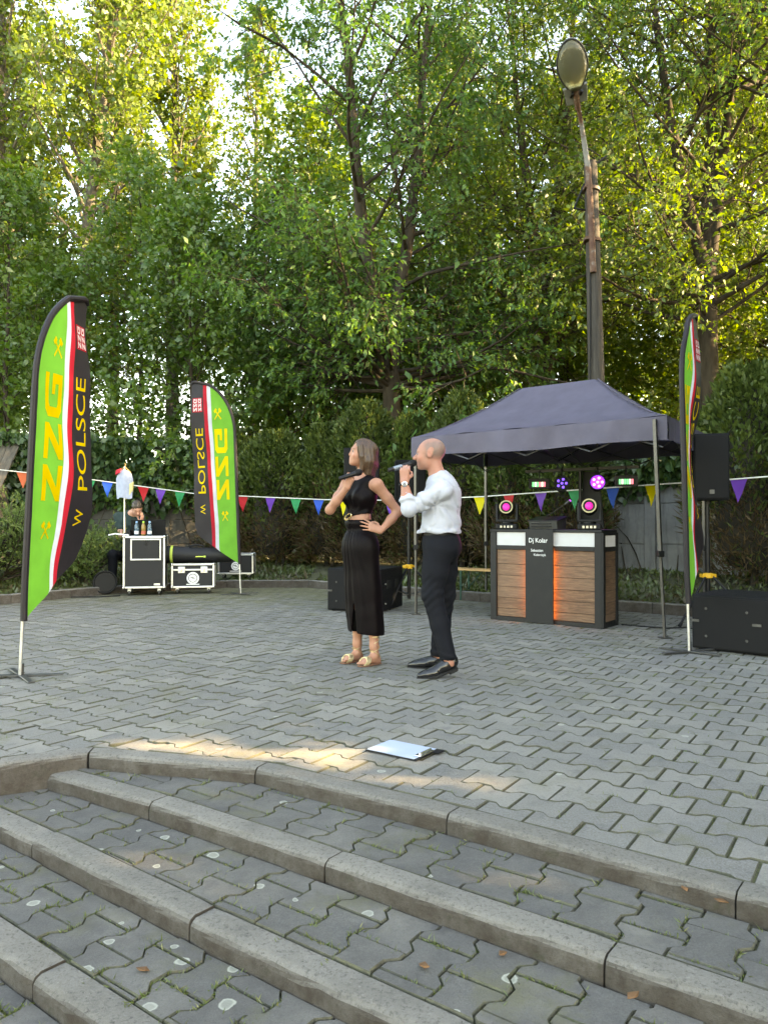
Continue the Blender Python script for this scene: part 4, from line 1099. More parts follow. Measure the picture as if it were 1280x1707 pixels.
mb = MB(); mb.box2((XS[2] + 0.004, -0.0238, 0.006), (XS[3] - 0.004, 0.038, DH + 0.002)); mb.build('centre_rib', M_DESK, DJ)
def printed(txt, x, z, h, wd=None):
    gv, gf, sz = text_geo(txt); s = h / sz[1]; sx = wd / sz[0] if wd else s
    mb = MB(); mb.add([(x + p[0] * sx, -0.0385, z + p[1] * s) for p in gv], gf)
    me = bpy.data.meshes.new('lettering'); me.from_pydata(mb.v, [], mb.f); me.materials.append(M_WHITE); link('lettering', me, cp)
printed('Dj Kolar', XS[2] + 0.035, 0.885, 0.066, 0.225); printed('Sebastian', XS[2] + 0.06, 0.80, 0.030, 0.145); printed('Kolarczyk', XS[2] + 0.095, 0.745, 0.034, 0.145)
ph = [0.165, 0.13, 0.13, 0.125, 0.125, 0.09]
for (x0, x1) in ((XS[1], XS[2]), (XS[3], XS[4])):
    mb = MB(); mb.box2((x0 + .002, 0.018, 0.863), (x1 - .002, 0.038, DH - 0.033)); mb.build('light_window', M_OPAL, DJ)
    z = 0.812
    for h in ph:
        mb = MB(); mb.box2((x0 + .003, 0.020 + random.uniform(0, .003), z - h + 0.004), (x1 - .003, 0.038, z)); mb.build('plank', M_PLANK, DJ, bevel=0.002); z -= h
for (x, s) in ((XS[2], -1), (XS[3], 1)):
    mb = MB(); mb.box2((x - s * 0.003, -0.018, 0.06), (x + s * 0.001, 0.004, 0.84)); mb.build('led_strip', M_LED, DJ)
# right-hand end of the desk
bars('frame_bar', [((DL + .001, 0.0, 0), (DL + 0.02, 0.06, DH - 0.032)), ((DL + .001, DD - 0.06, 0), (DL + 0.02, DD, DH - 0.032)), ((DL + .001, 0.06, 0), (DL + 0.018, DD - 0.06, 0.06)), ((DL + .001, 0.06, 0.815), (DL + 0.018, DD - 0.06, 0.86)), ((DL + .001, 0.06, DH - 0.06), (DL + 0.018, DD - 0.06, DH - 0.032))])
mb = MB(); mb.box2((DL + .001, 0.062, 0.863), (DL + 0.010, DD - 0.062, DH - 0.062)); mb.build('light_window', M_OPAL, DJ)
z = 0.812
for h in ph[:5] + [0.085]:
    mb = MB(); mb.box2((DL + .001, 0.062, max(z - h + 0.004, 0.062)), (DL + 0.010, DD - 0.062, z)); mb.build('plank', M_PLANK, DJ, bevel=0.002); z -= h

dm = Matrix.Translation(DJ.location) @ Matrix.Rotation(R(-37.2), 4, 'Z')
def dj(x, y, z): return tuple(dm @ Vector((x, y, z)))
# ---------------- moving heads
def emis(name, col, st): return mat(name, tuple(min(1, c * 0.5) for c in col), 0.4, emit=col, estr=st, var=0.02)
E_PINK = emis('magenta_lens', (1.0, 0.015, 0.42), 0.10); E_BLUE = emis('blue_led', (0.10, 0.05, 1.0), 0.35); E_VIOLET = emis('violet_led', (0.42, 0.06, 1.0), 0.6); E_VWHITE = emis('violet_chip', (0.85, 0.30, 1.0), 0.45)
E_GREEN = emis('green_led', (0.08, 0.9, 0.35), 0.18); E_WHITE = emis('white_led', (0.7, 1.0, 0.9), 0.16); E_RED = emis('pink_led', (1.0, 0.20, 0.35), 0.16)
def moving_head(label, loc, face, tilt):
    root = thing('moving_head_light', label, 'stage light', loc, face, 'moving head lights on the desk')
    mb = MB(); mb.box2((-0.125, -0.09, 0), (0.125, 0.09, 0.062)); b = mb.build('base', M_BLACK, root, bevel=0.012)
    mb = MB()
    for k in range(4): mb.box((-0.06 + k * 0.04, -0.091, 0.03), (0.022, 0.006, 0.026))
    mb.build('display', mat('chrome_button', (0.5, 0.48, 0.42), 0.3, metal=0.7), b)
    mb = MB(); mb.lathe([(0.07, 0.062), (0.07, 0.085), (0.05, 0.09)], 14); mb.box2((-0.125, -0.05, 0.085), (0.125, 0.05, 0.115))
    for s in (-1, 1): mb.prism([(s * 0.1, -0.055, 0.10), (s * 0.1, 0.055, 0.10), (s * 0.1, 0.035, 0.30), (s * 0.1, -0.035, 0.30)], (s * 0.028, 0, 0))
    mb.build('yoke', M_BLACK, root, bevel=0.006)
    Mx = Matrix.Translation((0, 0, 0.245)) @ Matrix.Rotation(tilt, 4, 'X') @ Matrix.Rotation(R(90), 4, 'X')
    mb = MB(); mb.lathe([(0.03, -0.13), (0.075, -0.12), (0.085, -0.05), (0.088, 0.05), (0.078, 0.09), (0.074, 0.105)], 18, M=Mx); h = mb.build('head', M_BLACK, root, smooth=True)
    mb = MB(); mb.lathe([(0.064, 0.100), (0.078, 0.100), (0.078, 0.118), (0.064, 0.118), (0.064, 0.100)], 20, M=Mx); mb.build('lens_ring', mat('brass_ring', (0.30, 0.25, 0.14), 0.4, metal=0.8), h, smooth=True)
    mb = MB(); mb.lathe([(0.064, 0.104), (0.058, 0.106)], 20, M=Mx); mb.build('lens_bezel', M_BLACK, h)
    mb = MB(); mb.lathe([(0.042, 0.1065), (0.036, 0.112), (0.02, 0.116), (0.004, 0.118)], 20, M=Mx); mb.build('lens', E_PINK, h, smooth=True)
    return root, Mx
mh1, _ = moving_head('moving head light with magenta lens on the left end of the desk', dj(0.10, 0.22, DH), R(-37 + 22), R(-8))
mh2, _ = moving_head('moving head light with magenta lens on the right end of the desk', dj(1.12, 0.20, DH), R(-37 + 20), R(-8))
for (p, tg, w_) in ((dj(0.10, 0.10, DH + 0.26), (-0.2, 6.1, 1.6), 1.0), (dj(1.10, 0.06, DH + 0.26), (0.45, 5.8, 1.45), 9)):
    ld = bpy.data.lights.new('moving_head_beam', 'SPOT'); ld.energy = w_; ld.color = (1.0, 0.05, 0.55); ld.spot_size = R(26); ld.spot_blend = 0.6; ld.shadow_soft_size = 0.06
    lo = bpy.data.objects.new('moving_head_beam', ld); C.objects.link(lo)
    dirv = (Vector(tg) - Vector(p)).normalized(); lo.location = Vector(p) + dirv * 0.08; lo.rotation_euler = dirv.to_track_quat('-Z', 'Y').to_euler()
# laptop stand and controller on the desk
lp = thing('controller_stand', 'dark slanted controller stand on the desk between the lights', 'equipment', dj(0.62, 0.2, DH), R(-37))
mb = MB(); mb.prism([(-0.17, 0.12, 0.004), (-0.17, -0.10, 0.004), (-0.17, -0.12, 0.09), (-0.17, 0.13, 0.135)], (0.34, 0, 0)); mb.build('body', M_GREYM, lp, bevel=0.004)
mb = MB(); mb.box((0, 0.005, 0.12), (0.37, 0.27, 0.014), Matrix.Rotation(R(10), 3, 'X')); mb.build('top', M_BLACKM, lp, bevel=0.004)
for z in (0.035, 0.065):
    mb = MB(); mb.box((-0.02, -0.115, z), (0.24, 0.012, 0.014)); mb.build('slot', M_RUBBER, lp)
gm_ = thing('gooseneck_mic', 'thin gooseneck microphone rising from behind the desk', 'microphone', dj(0.45, 0.40, DH), R(-37))
mb = MB(); mb.tube([(-0.12, 0, 0.02), (0.0, 0, 0.12), (0.14, 0, 0.19), (0.30, 0, 0.29)], 0.006, 6); mb.build('stalk', M_BLACKM, gm_, smooth=True)
mb = MB(); mb.tube([(0.30, 0, 0.29), (0.36, 0, 0.33)], [0.014, 0.016], 8); mb.build('capsule', M_GREYM, gm_, smooth=True)
mb = MB(); mb.lathe([(0.05, 0.0), (0.05, 0.02), (0.02, 0.03)], 12, c=(-0.12, 0, 0)); mb.build('base', M_BLACK, gm_, smooth=True)
# ---------------- light bar on a stand behind the desk
ls = thing('light_stand', 'dark stand with crossbar carrying small lights behind the desk', 'light stand', (2.42, 9.5, 0.0), R(-37.5))
mb = MB(); mb.tube([(0, 0, 0.05), (0, 0, 1.80)], 0.02, 8); mb.build('pole', M_BLACKM, ls, smooth=True)
mb = MB(); mb.box2((-0.74, -0.02, 1.76), (0.74, 0.02, 1.80)); mb.build('crossbar', M_BLACKM, ls, bevel=0.004)
for k in range(3):
    a = R(90 + 120 * k); mb = MB(); mb.tube([(0, 0, 0.55), (0.5 * math.cos(a), 0.5 * math.sin(a), 0.02)], 0.012, 6); mb.build('leg', M_BLACKM, ls)
lm = Matrix.Translation(ls.location) @ Matrix.Rotation(R(-37.5), 4, 'Z')
def ledbar(label, x, mats3):
    r_ = thing('led_bar', label, 'stage light', tuple(lm @ Vector((x, -0.06, 1.55))), R(-15), 'small lights on the crossbar')
    mb = MB(); mb.box2((-0.13, -0.04, 0.0), (0.13, 0.06, 0.13)); mb.tube([(0, 0.02, 0.13), (0, 0.04, 0.24)], 0.01, 6); mb.build('housing', M_BLACK, r_, bevel=0.005)
    for k in range(6):
        mb = MB(); mb.box2((-0.085 + k * 0.028, -0.045, 0.025), (-0.085 + k * 0.028 + 0.022, -0.041, 0.085)); mb.build('led_cell', mats3[k], r_)
ledbar('led bar with green and pink cells at the left of the crossbar', -0.52, [E_GREEN, E_WHITE, E_GREEN, E_RED, E_WHITE, E_RED])
ledbar('led bar with bright green glow at the right of the crossbar', 0.60, [E_GREEN, E_WHITE, E_GREEN, E_GREEN, E_WHITE, E_RED])
def par(label, x, a, b, k6):
    r_ = thing('par_light', label, 'stage light', tuple(lm @ Vector((x, -0.05, 1.60))), R(-12), 'small lights on the crossbar')
    Mx = Matrix.Rotation(R(82), 4, 'X')
    mb = MB(); mb.lathe([(0.05, -0.12), (0.085, -0.10), (0.095, 0.06), (0.095, 0.085), (0.088, 0.085), (0.086, 0.06)], 18, M=Mx); mb.tube([(0, 0.0, 0.10), (0, 0.03, 0.20)], 0.01, 6); h = mb.build('can', M_BLACK, r_, smooth=True)
    mb = MB(); mb.lathe([(0.084, 0.062), (0.083, 0.063)], 18, M=Mx); mb.build('face', a, r_)
    for k in range(k6):
        an = k * 2 * math.pi / max(1, k6 - 1); rr_ = 0.0 if k == k6 - 1 else 0.052
        mb = MB(); mb.lathe([(0.017, 0.066), (0.013, 0.072), (0.004, 0.074)], 10, c=tuple((Mx.to_3x3() @ Vector((rr_ * math.cos(an), rr_ * math.sin(an), 0)))), M=Mx); mb.build('led_chip', b, r_)
par('par can glowing dim blue on the crossbar', -0.22, M_BLACK, E_BLUE, 6)
par('par can glowing bright violet on the crossbar', 0.24, mat('violet_face', (0.10, 0.02, 0.3), 0.4, emit=(0.20, 0.02, 1.0), estr=0.28), E_VWHITE, 6)
ld = bpy.data.lights.new('violet_par_beam', 'SPOT'); ld.energy = 2.5; ld.color = (0.35, 0.05, 1.0); ld.spot_size = R(80); ld.spot_blend = 0.8; ld.shadow_soft_size = 0.07
lo = bpy.data.objects.new('violet_par_beam', ld); C.objects.link(lo); pp = lm @ Vector((0.24, -0.16, 1.60)); lo.location = pp
lo.rotation_euler = (Vector((1.2, 6.5, 0.2)) - pp).normalized().to_track_quat('-Z', 'Y').to_euler()
cv = thing('dark_cover', 'dark hanging cloth behind the right moving head', 'cloth', tuple(lm @ Vector((0.12, 0.05, 1.05))), R(-37))
mb = MB(); mb.prism([(-0.16, 0, 0), (0.16, 0, 0), (0.10, 0, 0.70), (-0.10, 0, 0.70)], (0, 0.03, 0)); mb.build('cloth', M_RUBBER, cv, bevel=0.01)

# ---------------- loudspeakers and subs
def mat_grille():
    m, nt, b = _new('speaker_grille')
    v = coords(nt, 'Object'); vo = nt.nodes.new('ShaderNodeTexVoronoi'); vo.inputs['Scale'].default_value = 130; vo.inputs['Randomness'].default_value = 0.1; nt.links.new(v, vo.inputs['Vector'])
    rp = ramp(nt, [(0.25, (0.002, 0.002, 0.002)), (0.5, (0.007, 0.007, 0.008))]); nt.links.new(vo.outputs['Distance'], rp.inputs[0]); nt.links.new(rp.outputs[0], b.inputs['Base Color'])
    b.inputs['Roughness'].default_value = 0.7; b.inputs['Specular IOR Level'].default_value = 0.2; bump(nt, b, vo.outputs['Distance'], 0.4, 0.003); return m
M_GRILLE = mat_grille()
M_CAB = mat('cabinet_textured', (0.0048, 0.005, 0.006), 0.75, var=0.3, scale=60, bmp=0.35, bscale=220, spec=0.2)
def stand(label, loc, rz, pole_top, with_collar=True):
    r_ = thing('speaker_stand', label, 'speaker stand', loc, rz, 'tripod speaker stands')
    mb = MB(); mb.tube([(0, 0, 0.10), (0, 0, 0.95)], 0.024, 10); mb.tube([(0, 0, 0.9), (0, 0, pole_top)], 0.018, 10); mb.build('pole', M_BLACKM, r_, smooth=True)
    c = MB(); c.lathe([(0.03, 0.50), (0.055, 0.505), (0.055, 0.555), (0.03, 0.56)], 12); c.box2((-0.085, -0.035, 0.51), (0.085, 0.035, 0.55)); col = c.build('collar', M_YPLAST, r_, bevel=0.006)
    for k in range(3):
        a = R(25 + 120 * k); e = (0.52 * math.cos(a), 0.52 * math.sin(a), 0.02)
        mb = MB(); mb.tube([(0.05 * math.cos(a), 0.05 * math.sin(a), 0.52), e], 0.013, 8); lg = mb.build('leg', M_BLACKM, r_, smooth=True)
        mb = MB(); mb.tube([(e[0] * 0.96, e[1] * 0.96, 0.036), (e[0] * 1.03, e[1] * 1.03, 0.008)], [0.017, 0.02], 8); mb.build('rubber_foot', M_RUBBER, lg, smooth=True)
        mb = MB(); mb.tube([(0.02 * math.cos(a), 0.02 * math.sin(a), 0.16), (0.30 * math.cos(a), 0.30 * math.sin(a), 0.225)], 0.008, 6); mb.build('brace', M_GREYM, r_)
    return r_
def speaker(label, loc, rz, h=0.72, w=0.40, d=0.38):
    r_ = thing('loudspeaker', label, 'loudspeaker', loc, rz, 'loudspeakers on poles')
    pts = [(-w / 2, -d / 2), (w / 2, -d / 2), (w / 2, 0), (w * 0.30, d / 2), (-w * 0.30, d / 2), (-w / 2, 0)]
    mb = MB(); mb.prism([(x, y, 0) for x, y in pts], (0, 0, h)); mb.build('cabinet', M_CAB, r_, bevel=0.012)
    mb = MB(); mb.prism([(-w / 2 + .014, -d / 2 - .004, 0.02), (w / 2 - .014, -d / 2 - .004, 0.02), (w / 2 - .014, -d / 2 - .004, h - .02), (-w / 2 + .014, -d / 2 - .004, h - .02)], (0, -0.012, 0)); mb.build('grille', M_GRILLE, r_, bevel=0.005)
    mb = MB(); mb.box((0.0, -d / 2 - 0.018, 0.09), (0.05, 0.004, 0.045)); mb.build('badge', M_GREYM, r_)
    mb = MB(); mb.tube([(0, 0, -0.04), (0, 0, 0.01)], 0.03, 10); mb.build('pole_socket', M_BLACKM, r_)
    return r_
def sub(label, loc, rz, L=1.12, D=0.70, H=0.49):
    r_ = thing('subwoofer', label, 'subwoofer', loc, rz, 'subwoofers on the plaza')
    mb = MB(); mb.box2((0, 0, 0.012), (L, D, H)); cab = mb.build('cabinet', M_CAB, r_, bevel=0.012)
    mb = MB(); mb.box2((0.02, -0.014, 0.03), (L - 0.02, -0.001, H - 0.02)); mb.build('grille', M_GRILLE, r_, bevel=0.004)
    for (x, z) in ((0.13, 0.37), (0.13, 0.13), (0.47, 0.36), (0.47, 0.12), (0.8, 0.36), (0.8, 0.12)):
        mb = MB(); mb.lathe([(0.012, -0.0), (0.010, 0.004)], 10, c=(x, -0.015, z), M=Matrix.Rotation(R(90), 4, 'X')); mb.build('bolt', M_GREYM, r_)
    for x in (0.035, 0.55):
        mb = MB(); mb.box((x, -0.017, 0.26), (0.07, 0.006, 0.022)); mb.build('badge', M_GREYM, r_)
    for x, rx in ((L + 0.001, 1), (-0.001, -1)):
        mb = MB(); mb.box((x, D * 0.35, H * 0.62), (0.006, 0.15, 0.10)); mb.build('handle_recess', M_RUBBER, cab)
        mb = MB(); mb.box((x, D * 0.70, H * 0.62), (0.006, 0.12, 0.10)); mb.build('handle_recess', M_RUBBER, cab)
    for (x, y) in ((.06, .06), (L - .06, .06), (.06, D - .06), (L - .06, D - .06)):
        mb = MB(); mb.lathe([(0.025, 0.0), (0.025, 0.013)], 10, c=(x, y, 0)); mb.build('foot', M_RUBBER, r_)
    return r_
sub('large black subwoofer cut by the right frame edge', (2.735, 6.86, 0.0), R(-43))
sub('black subwoofer behind the woman', (-0.72, 9.82, 0.0), R(-21), 0.73, 0.80, 0.54)
stand('tripod speaker stand with yellow collar behind the right subwoofer', (3.62, 8.62, 0.0), R(190), 1.45)
speaker('black loudspeaker on the stand beside the right flag', (3.62, 8.60, 1.37), R(-12), 0.73, 0.37)
stand('tripod speaker stand with yellow collar beside the left canopy leg', (0.335, 10.35, 0.0), R(215), 1.40)
speaker('loudspeaker half hidden behind the man with the raised hand', (0.34, 10.35, 1.25), R(5), 0.70, 0.40)
sp_ = thing('speaker_pole', 'black pole rising from the subwoofer behind the woman', 'speaker stand', (-0.28, 10.02, 0.54))
mb = MB(); mb.tube([(0, 0, 0), (0, 0, 0.9)], 0.018, 10); mb.build('pole', M_BLACKM, sp_, smooth=True)
mb = MB(); mb.lathe([(0.05, 0.0), (0.05, 0.012), (0.022, 0.03)], 12); mb.build('flange', M_BLACKM, sp_, smooth=True)
speaker('loudspeaker mostly hidden behind the woman\'s head', (-0.28, 10.02, 1.42), R(-3), 0.66, 0.45)

# ---------------- beer bench
bn = thing('bench', 'wooden beer bench with dark green folding legs behind the man', 'bench', (1.0, 11.35, 0.0), R(-37))
M_BENCH = mat('bench_wood', (0.46, 0.27, 0.11), 0.55, var=0.2, scale=6, stretch=(0.5, 8, 8))
mb = MB(); mb.box2((0, -0.125, 0.43), (2.2, 0.125, 0.458)); mb.build('seat', M_BENCH, bn, bevel=0.005)
M_GRN = mat('green_steel', (0.015, 0.055, 0.035), 0.5, metal=0.3, var=0.2)
for x in (0.22, 1.98):
    for s in (-1, 1):
        mb = MB(); mb.box2((x - .015, s * .11 - .012, 0.0), (x + .015, s * .11 + .012, 0.43)); mb.build('leg', M_GRN, bn, bevel=0.003)
    mb = MB(); mb.box2((x - .013, -0.10, 0.10), (x + .013, 0.10, 0.125)); mb.build('crossbar', M_GRN, bn)
    mb = MB(); mb.tube([(x, 0, 0.11), (x + (0.3 if x < 1 else -0.3), 0, 0.43)], 0.009, 6); mb.build('brace', M_GRN, bn)

# ---------------- flight cases and the technician's corner
M_LAM = mat('case_laminate', (0.006, 0.0063, 0.008), 0.55, var=0.25, scale=40, bmp=0.1, bscale=160)
def flight_case(label, loc, rz, L, D, H, wheels=0.11, panel=None, latches=False, badge=False):
    r_ = thing('flight_case', label, 'flight case', loc, rz, 'flight cases by the kerb')
    z0 = wheels
    mb = MB(); mb.box2((-L / 2 + .006, -D / 2 + .006, z0 + .006), (L / 2 - .006, D / 2 - .006, z0 + H - .006)); mb.build('body', M_LAM, r_)
    e = 0.030
    def bar(a, b): mb = MB(); mb.box2(a, b); mb.build('edge_profile', M_ALU, r_, bevel=0.004)
    for sx in (-1, 1):
        for sy in (-1, 1):
            x0, x1 = sorted((sx * L / 2, sx * (L / 2 - e))); y0, y1 = sorted((sy * D / 2, sy * (D / 2 - e)))
            bar((x0, y0, z0 + e + .001), (x1, y1, z0 + H - e - .001))
    for z in (z0, z0 + H - e):
        for sy in (-1, 1):
            y0, y1 = sorted((sy * D / 2, sy * (D / 2 - e))); bar((-L / 2 + e + .001, y0, z), (L / 2 - e - .001, y1, z + e))
        for sx in (-1, 1):
            x0, x1 = sorted((sx * L / 2, sx * (L / 2 - e))); bar((x0, -D / 2 + e + .001, z), (x1, D / 2 - e - .001, z + e))
    for sx in (-1, 1):
        for sy in (-1, 1):
            for z in (z0 + 0.012, z0 + H - 0.012):
                mb = MB(); mb.lathe([(0.008, -0.022), (0.022, -0.015), (0.026, 0), (0.022, 0.015), (0.008, 0.022)], 10, c=(sx * (L / 2 - .012), sy * (D / 2 - .012), z)); mb.build('ball_corner', M_CHROME, r_, smooth=True)
            mb = MB(); mb.lathe([(0.042, -0.014), (0.046, -0.008), (0.046, 0.008), (0.042, 0.014)], 14, c=(sx * (L / 2 - .09), sy * (D / 2 - .08), 0.046), M=Matrix.Rotation(R(90), 4, 'Y') if True else None); w_ = mb.build('caster', M_GREYM, r_, smooth=True)
            mb = MB(); mb.box((sx * (L / 2 - .09), sy * (D / 2 - .08) + .0, 0.085), (0.05, 0.06, 0.048)); mb.build('caster_fork', M_ALU, w_, bevel=0.006)
    yf = -D / 2
    if panel:
        a, b, c_, d_ = panel
        for (p, q) in (((a, c_), (b, c_ + .022)), ((a, d_ - .022), (b, d_)), ((a, c_ + .023), (a + .022, d_ - .023)), ((b - .022, c_ + .023), (b, d_ - .023))):
            mb = MB(); mb.box2((p[0], yf - .010, z0 + p[1]), (q[0], yf + .008, z0 + q[1])); mb.build('door_frame', M_ALU, r_, bevel=0.003)
        mb = MB(); mb.box(((a + b) / 2, yf - .006, z0 + d_ - .06), (0.035, 0.02, 0.07)); mb.build('latch', M_BLACKM, r_, bevel=0.004)
        mb = MB(); mb.box((b - 0.06, yf - .004, z0 + 0.06), (0.09, 0.01, 0.03)); mb.build('badge', M_ALU, r_)
    if latches:
        mb = MB(); mb.box2((-L / 2 + .031, yf - .006, z0 + H - .11), (L / 2 - .031, yf + .01, z0 + H - .085)); mb.build('lid_profile', M_ALU, r_, bevel=0.003)
        for x in (-L * 0.26, L * 0.26):
            mb = MB(); mb.box((x, yf - .006, z0 + H - .098), (0.105, 0.02, 0.10)); lt = mb.build('latch', M_ALU, r_, bevel=0.005)
            mb = MB(); mb.box((x, yf - .018, z0 + H - .098), (0.03, 0.012, 0.06)); mb.build('wing', M_CHROME, lt, bevel=0.004)
    if badge:
        rr_ = badge; M9 = Matrix.Rotation(R(90), 4, 'X'); cz = z0 + H * 0.40
        mb = MB(); mb.lathe([(rr_, 0.0), (rr_, 0.003)], 28, c=(0.0, yf + .005, cz), M=M9); mb.build('round_sticker', M_WHITE, r_)
        mb = MB(); mb.lathe([(rr_ * .72, 0.0), (rr_ * .72, 0.002)], 28, c=(0.0, yf + .0015, cz), M=M9); mb.build('round_sticker', M_LAM, r_)
        mb = MB(); mb.lathe([(rr_ * .62, 0.0), (rr_ * .62, 0.002)], 28, c=(0.0, yf - .001, cz), M=M9); mb.build('round_sticker', M_WHITE, r_)
        mb = MB(); mb.box((-.01, yf - .004, cz + .014), (0.05, 0.003, 0.013)); mb.box((.01, yf - .004, cz - .008), (0.045, 0.003, 0.008)); mb.build('print', M_LAM, r_)
        mb = MB(); mb.box((0.0, yf + .004, z0 + 0.055), (0.2, 0.004, 0.012)); mb.build('print', M_WHITE, r_)
    return r_
flight_case('tall flight case with bottles and laptop on top', (-3.72, 12.05, 0.0), R(12), 0.62, 0.60, 0.80, 0.115, panel=(-0.20, 0.25, 0.43, 0.76))
flight_case('small flight case with round white sticker under the long bag', (-3.02, 12.25, 0.0), R(10), 0.66, 0.42, 0.38, 0.10, latches=True, badge=0.095)
flight_case('flight case behind the mirrored flag on the planting bed', (-2.62, 13.75, 0.12), R(4), 0.62, 0.42, 0.36, 0.09, latches=False, badge=0.075)
for k in range(2):
    mb = MB()
bg_ = thing('equipment_bag', 'long black cylindrical bag with lime band resting on the small case', 'bag', (-3.05, 12.22, 0.485), R(6))
M_BAG = mat('bag_nylon', (0.007, 0.007, 0.008), 0.6, var=0.3, scale=12, bmp=0.4, bscale=30)
pth = [(-0.60, 0, 0.10), (-0.58, 0, 0.105), (-0.45, 0, 0.125), (-0.3, 0, 0.13), (0.0, 0, 0.122), (0.3, 0, 0.118), (0.62, 0, 0.115), (0.64, 0, 0.115)]
mb = MB(); mb.tube(pth, [0.06, 0.125, 0.145, 0.138, 0.122, 0.118, 0.112, 0.06], 18); bd = mb.build('body', M_BAG, bg_, smooth=True)
M_LIME = mat('lime_band', (0.50, 0.62, 0.10), 0.6, var=0.1)
mb = MB(); mb.tube([(-0.315, 0, 0.13), (-0.275, 0, 0.13)], 0.1425, 18, caps=False); mb.build('band', M_LIME, bg_, smooth=True)
mb = MB(); mb.tube([(-0.02, -0.05, 0.235), (0.0, -0.055, 0.27), (0.08, -0.06, 0.285), (0.18, -0.055, 0.27), (0.2, -0.05, 0.23)], 0.011, 6); mb.build('handle', M_BAG, bg_, smooth=True)
mb = MB(); mb.box((0.14, -0.122, 0.10), (0.12, 0.006, 0.016)); mb.box((0.22, -0.1215, 0.10), (0.03, 0.006, 0.03)); mb.build('print', M_LIME, bg_)
ZT = 0.917
bw = [('clear water bottle with blue cap on the tall case, left of the juice', -3.80, (0.30, 0.48, 0.62), (0.25, 0.45, 0.7)), ('small juice bottle with lime green cap on the tall case', -3.695, (0.35, 0.22, 0.06), (0.30, 0.62, 0.06)), ('clear water bottle with blue cap on the tall case, right of the juice', -3.60, (0.30, 0.48, 0.62), (0.25, 0.45, 0.7))]
for k, (lab, x, cb, cc) in enumerate(bw):
    r_ = thing('bottle', lab, 'bottle', (x, 11.84, ZT), 0, 'bottles on the tall case')
    mb = MB(); mb.lathe([(0.028, 0.0), (0.033, 0.006), (0.033, 0.06), (0.030, 0.075), (0.033, 0.09), (0.033, 0.15), (0.014, 0.195), (0.014, 0.20)], 14)
    m = bpy.data.materials.get('bottle_%d' % (k % 2)) or None
    if m is None:
        m, nt, b = _new('bottle_%d' % (k % 2)); b.inputs['Base Color'].default_value = c4(cb); b.inputs['Roughness'].default_value = 0.12; b.inputs['Transmission Weight'].default_value = 0.75 if k != 1 else 0.2
    mb.build('body', m, r_, smooth=True)
    mb = MB(); mb.lathe([(0.016, 0.20), (0.016, 0.222), (0.013, 0.225)], 12); mb.build('cap', mat('cap_%d' % (k % 2), cc, 0.45, var=0.05), r_, smooth=True)
    mb = MB(); mb.lathe([(0.0338, 0.03), (0.0338, 0.075)], 14); mb.build('label', mat('bottle_label_%d' % (k % 2), (0.75, 0.78, 0.8) if k != 1 else (0.55, 0.12, 0.08), 0.5, var=0.2, scale=60), r_, smooth=True)
lt = thing('laptop', 'open dark laptop seen from behind on the tall case', 'laptop', (-3.67, 12.02, ZT), R(10))
mb = MB(); mb.box2((-0.25, 0.0, 0.0), (0.25, 0.28, 0.02)); mb.build('keyboard_base', M_BLACK, lt, bevel=0.004)
mb = MB(); mb.box((0, -0.03, 0.125), (0.52, 0.012, 0.25), Matrix.Rotation(R(12), 3, 'X')); mb.build('screen', M_BLACK, lt, bevel=0.004)
tr_ = thing('equipment_tray', 'small clutter of adapters and cable on the case corner', 'equipment', (-3.95, 11.95, ZT), R(10))
mb = MB(); mb.box2((-0.06, -0.12, 0), (0.04, 0.05, 0.05)); mb.box2((-0.03, -0.1, 0.05), (0.03, 0.0, 0.085)); mb.build('adapter', M_BLACK, tr_, bevel=0.006)
mb = MB(); mb.tube([(-0.3, -0.05, 0.01), (-0.2, -0.04, 0.03), (-0.1, -0.1, 0.02), (0.02, -0.2, 0.012)], 0.012, 6); mb.build('cable', M_WHITE, tr_, smooth=True)
# shirt hanging on a thin pole
ss = thing('hanging_shirt', 'white shirt with red shoulder hanging on a thin pole by the cases', 'shirt', (-4.16, 12.35, 0.12), 0)
mb = MB(); mb.tube([(0, 0, 0), (0, 0, 1.9)], 0.013, 6); mb.build('pole', M_ALU, ss)
mb = MB(); mb.tube([(-0.10, 0, 1.80), (0, 0, 1.90), (0.10, 0, 1.80)], 0.007, 6); mb.tube([(0, 0, 1.9), (0.02, 0, 1.93), (0.0, 0, 1.95)], 0.005, 6); mb.build('hanger', M_BENCH, ss)
def cloth_shirt():
    vs = []; fs = []; n = 22; rows = 26
    for j in range(rows + 1):
        f = j / rows; z = 1.86 - 0.47 * f
        w = 0.085 + 0.05 * min(1, f * 3) - 0.02 * f
        for i in range(n):
            a = 2 * math.pi * i / n
            rip = 1 + 0.18 * math.sin(4 * a + 3 * f) * f
            vs.append((w * rip * math.cos(a) * (0.45 if f == 0 else 1), 0.05 * rip * math.sin(a), z + 0.012 * math.sin(3 * a + 1) * f - (0.03 * abs(math.cos(a)) if f < 0.15 else 0)))
    for j in range(rows):
        for i in range(n): fs.append((j * n + i, j * n + (i + 1) % n, (j + 1) * n + (i + 1) % n, (j + 1) * n + i))
    return vs, fs
vs, fs = cloth_shirt(); mb = MB(); mb.add(vs, fs); mb.build('shirt', mat('pale_shirt', (0.32, 0.36, 0.46), 0.8, var=0.12, scale=14, bmp=0.4, bscale=20), ss, smooth=True)
mb = MB(); mb.prism([(-0.135, -0.065, 1.76), (-0.06, -0.075, 1.80), (-0.05, -0.065, 1.865), (-0.12, -0.06, 1.84)], (0, 0.10, 0)); mb.build('red_yoke', mat('shirt_red', (0.5, 0.02, 0.04), 0.8), ss, bevel=0.01)
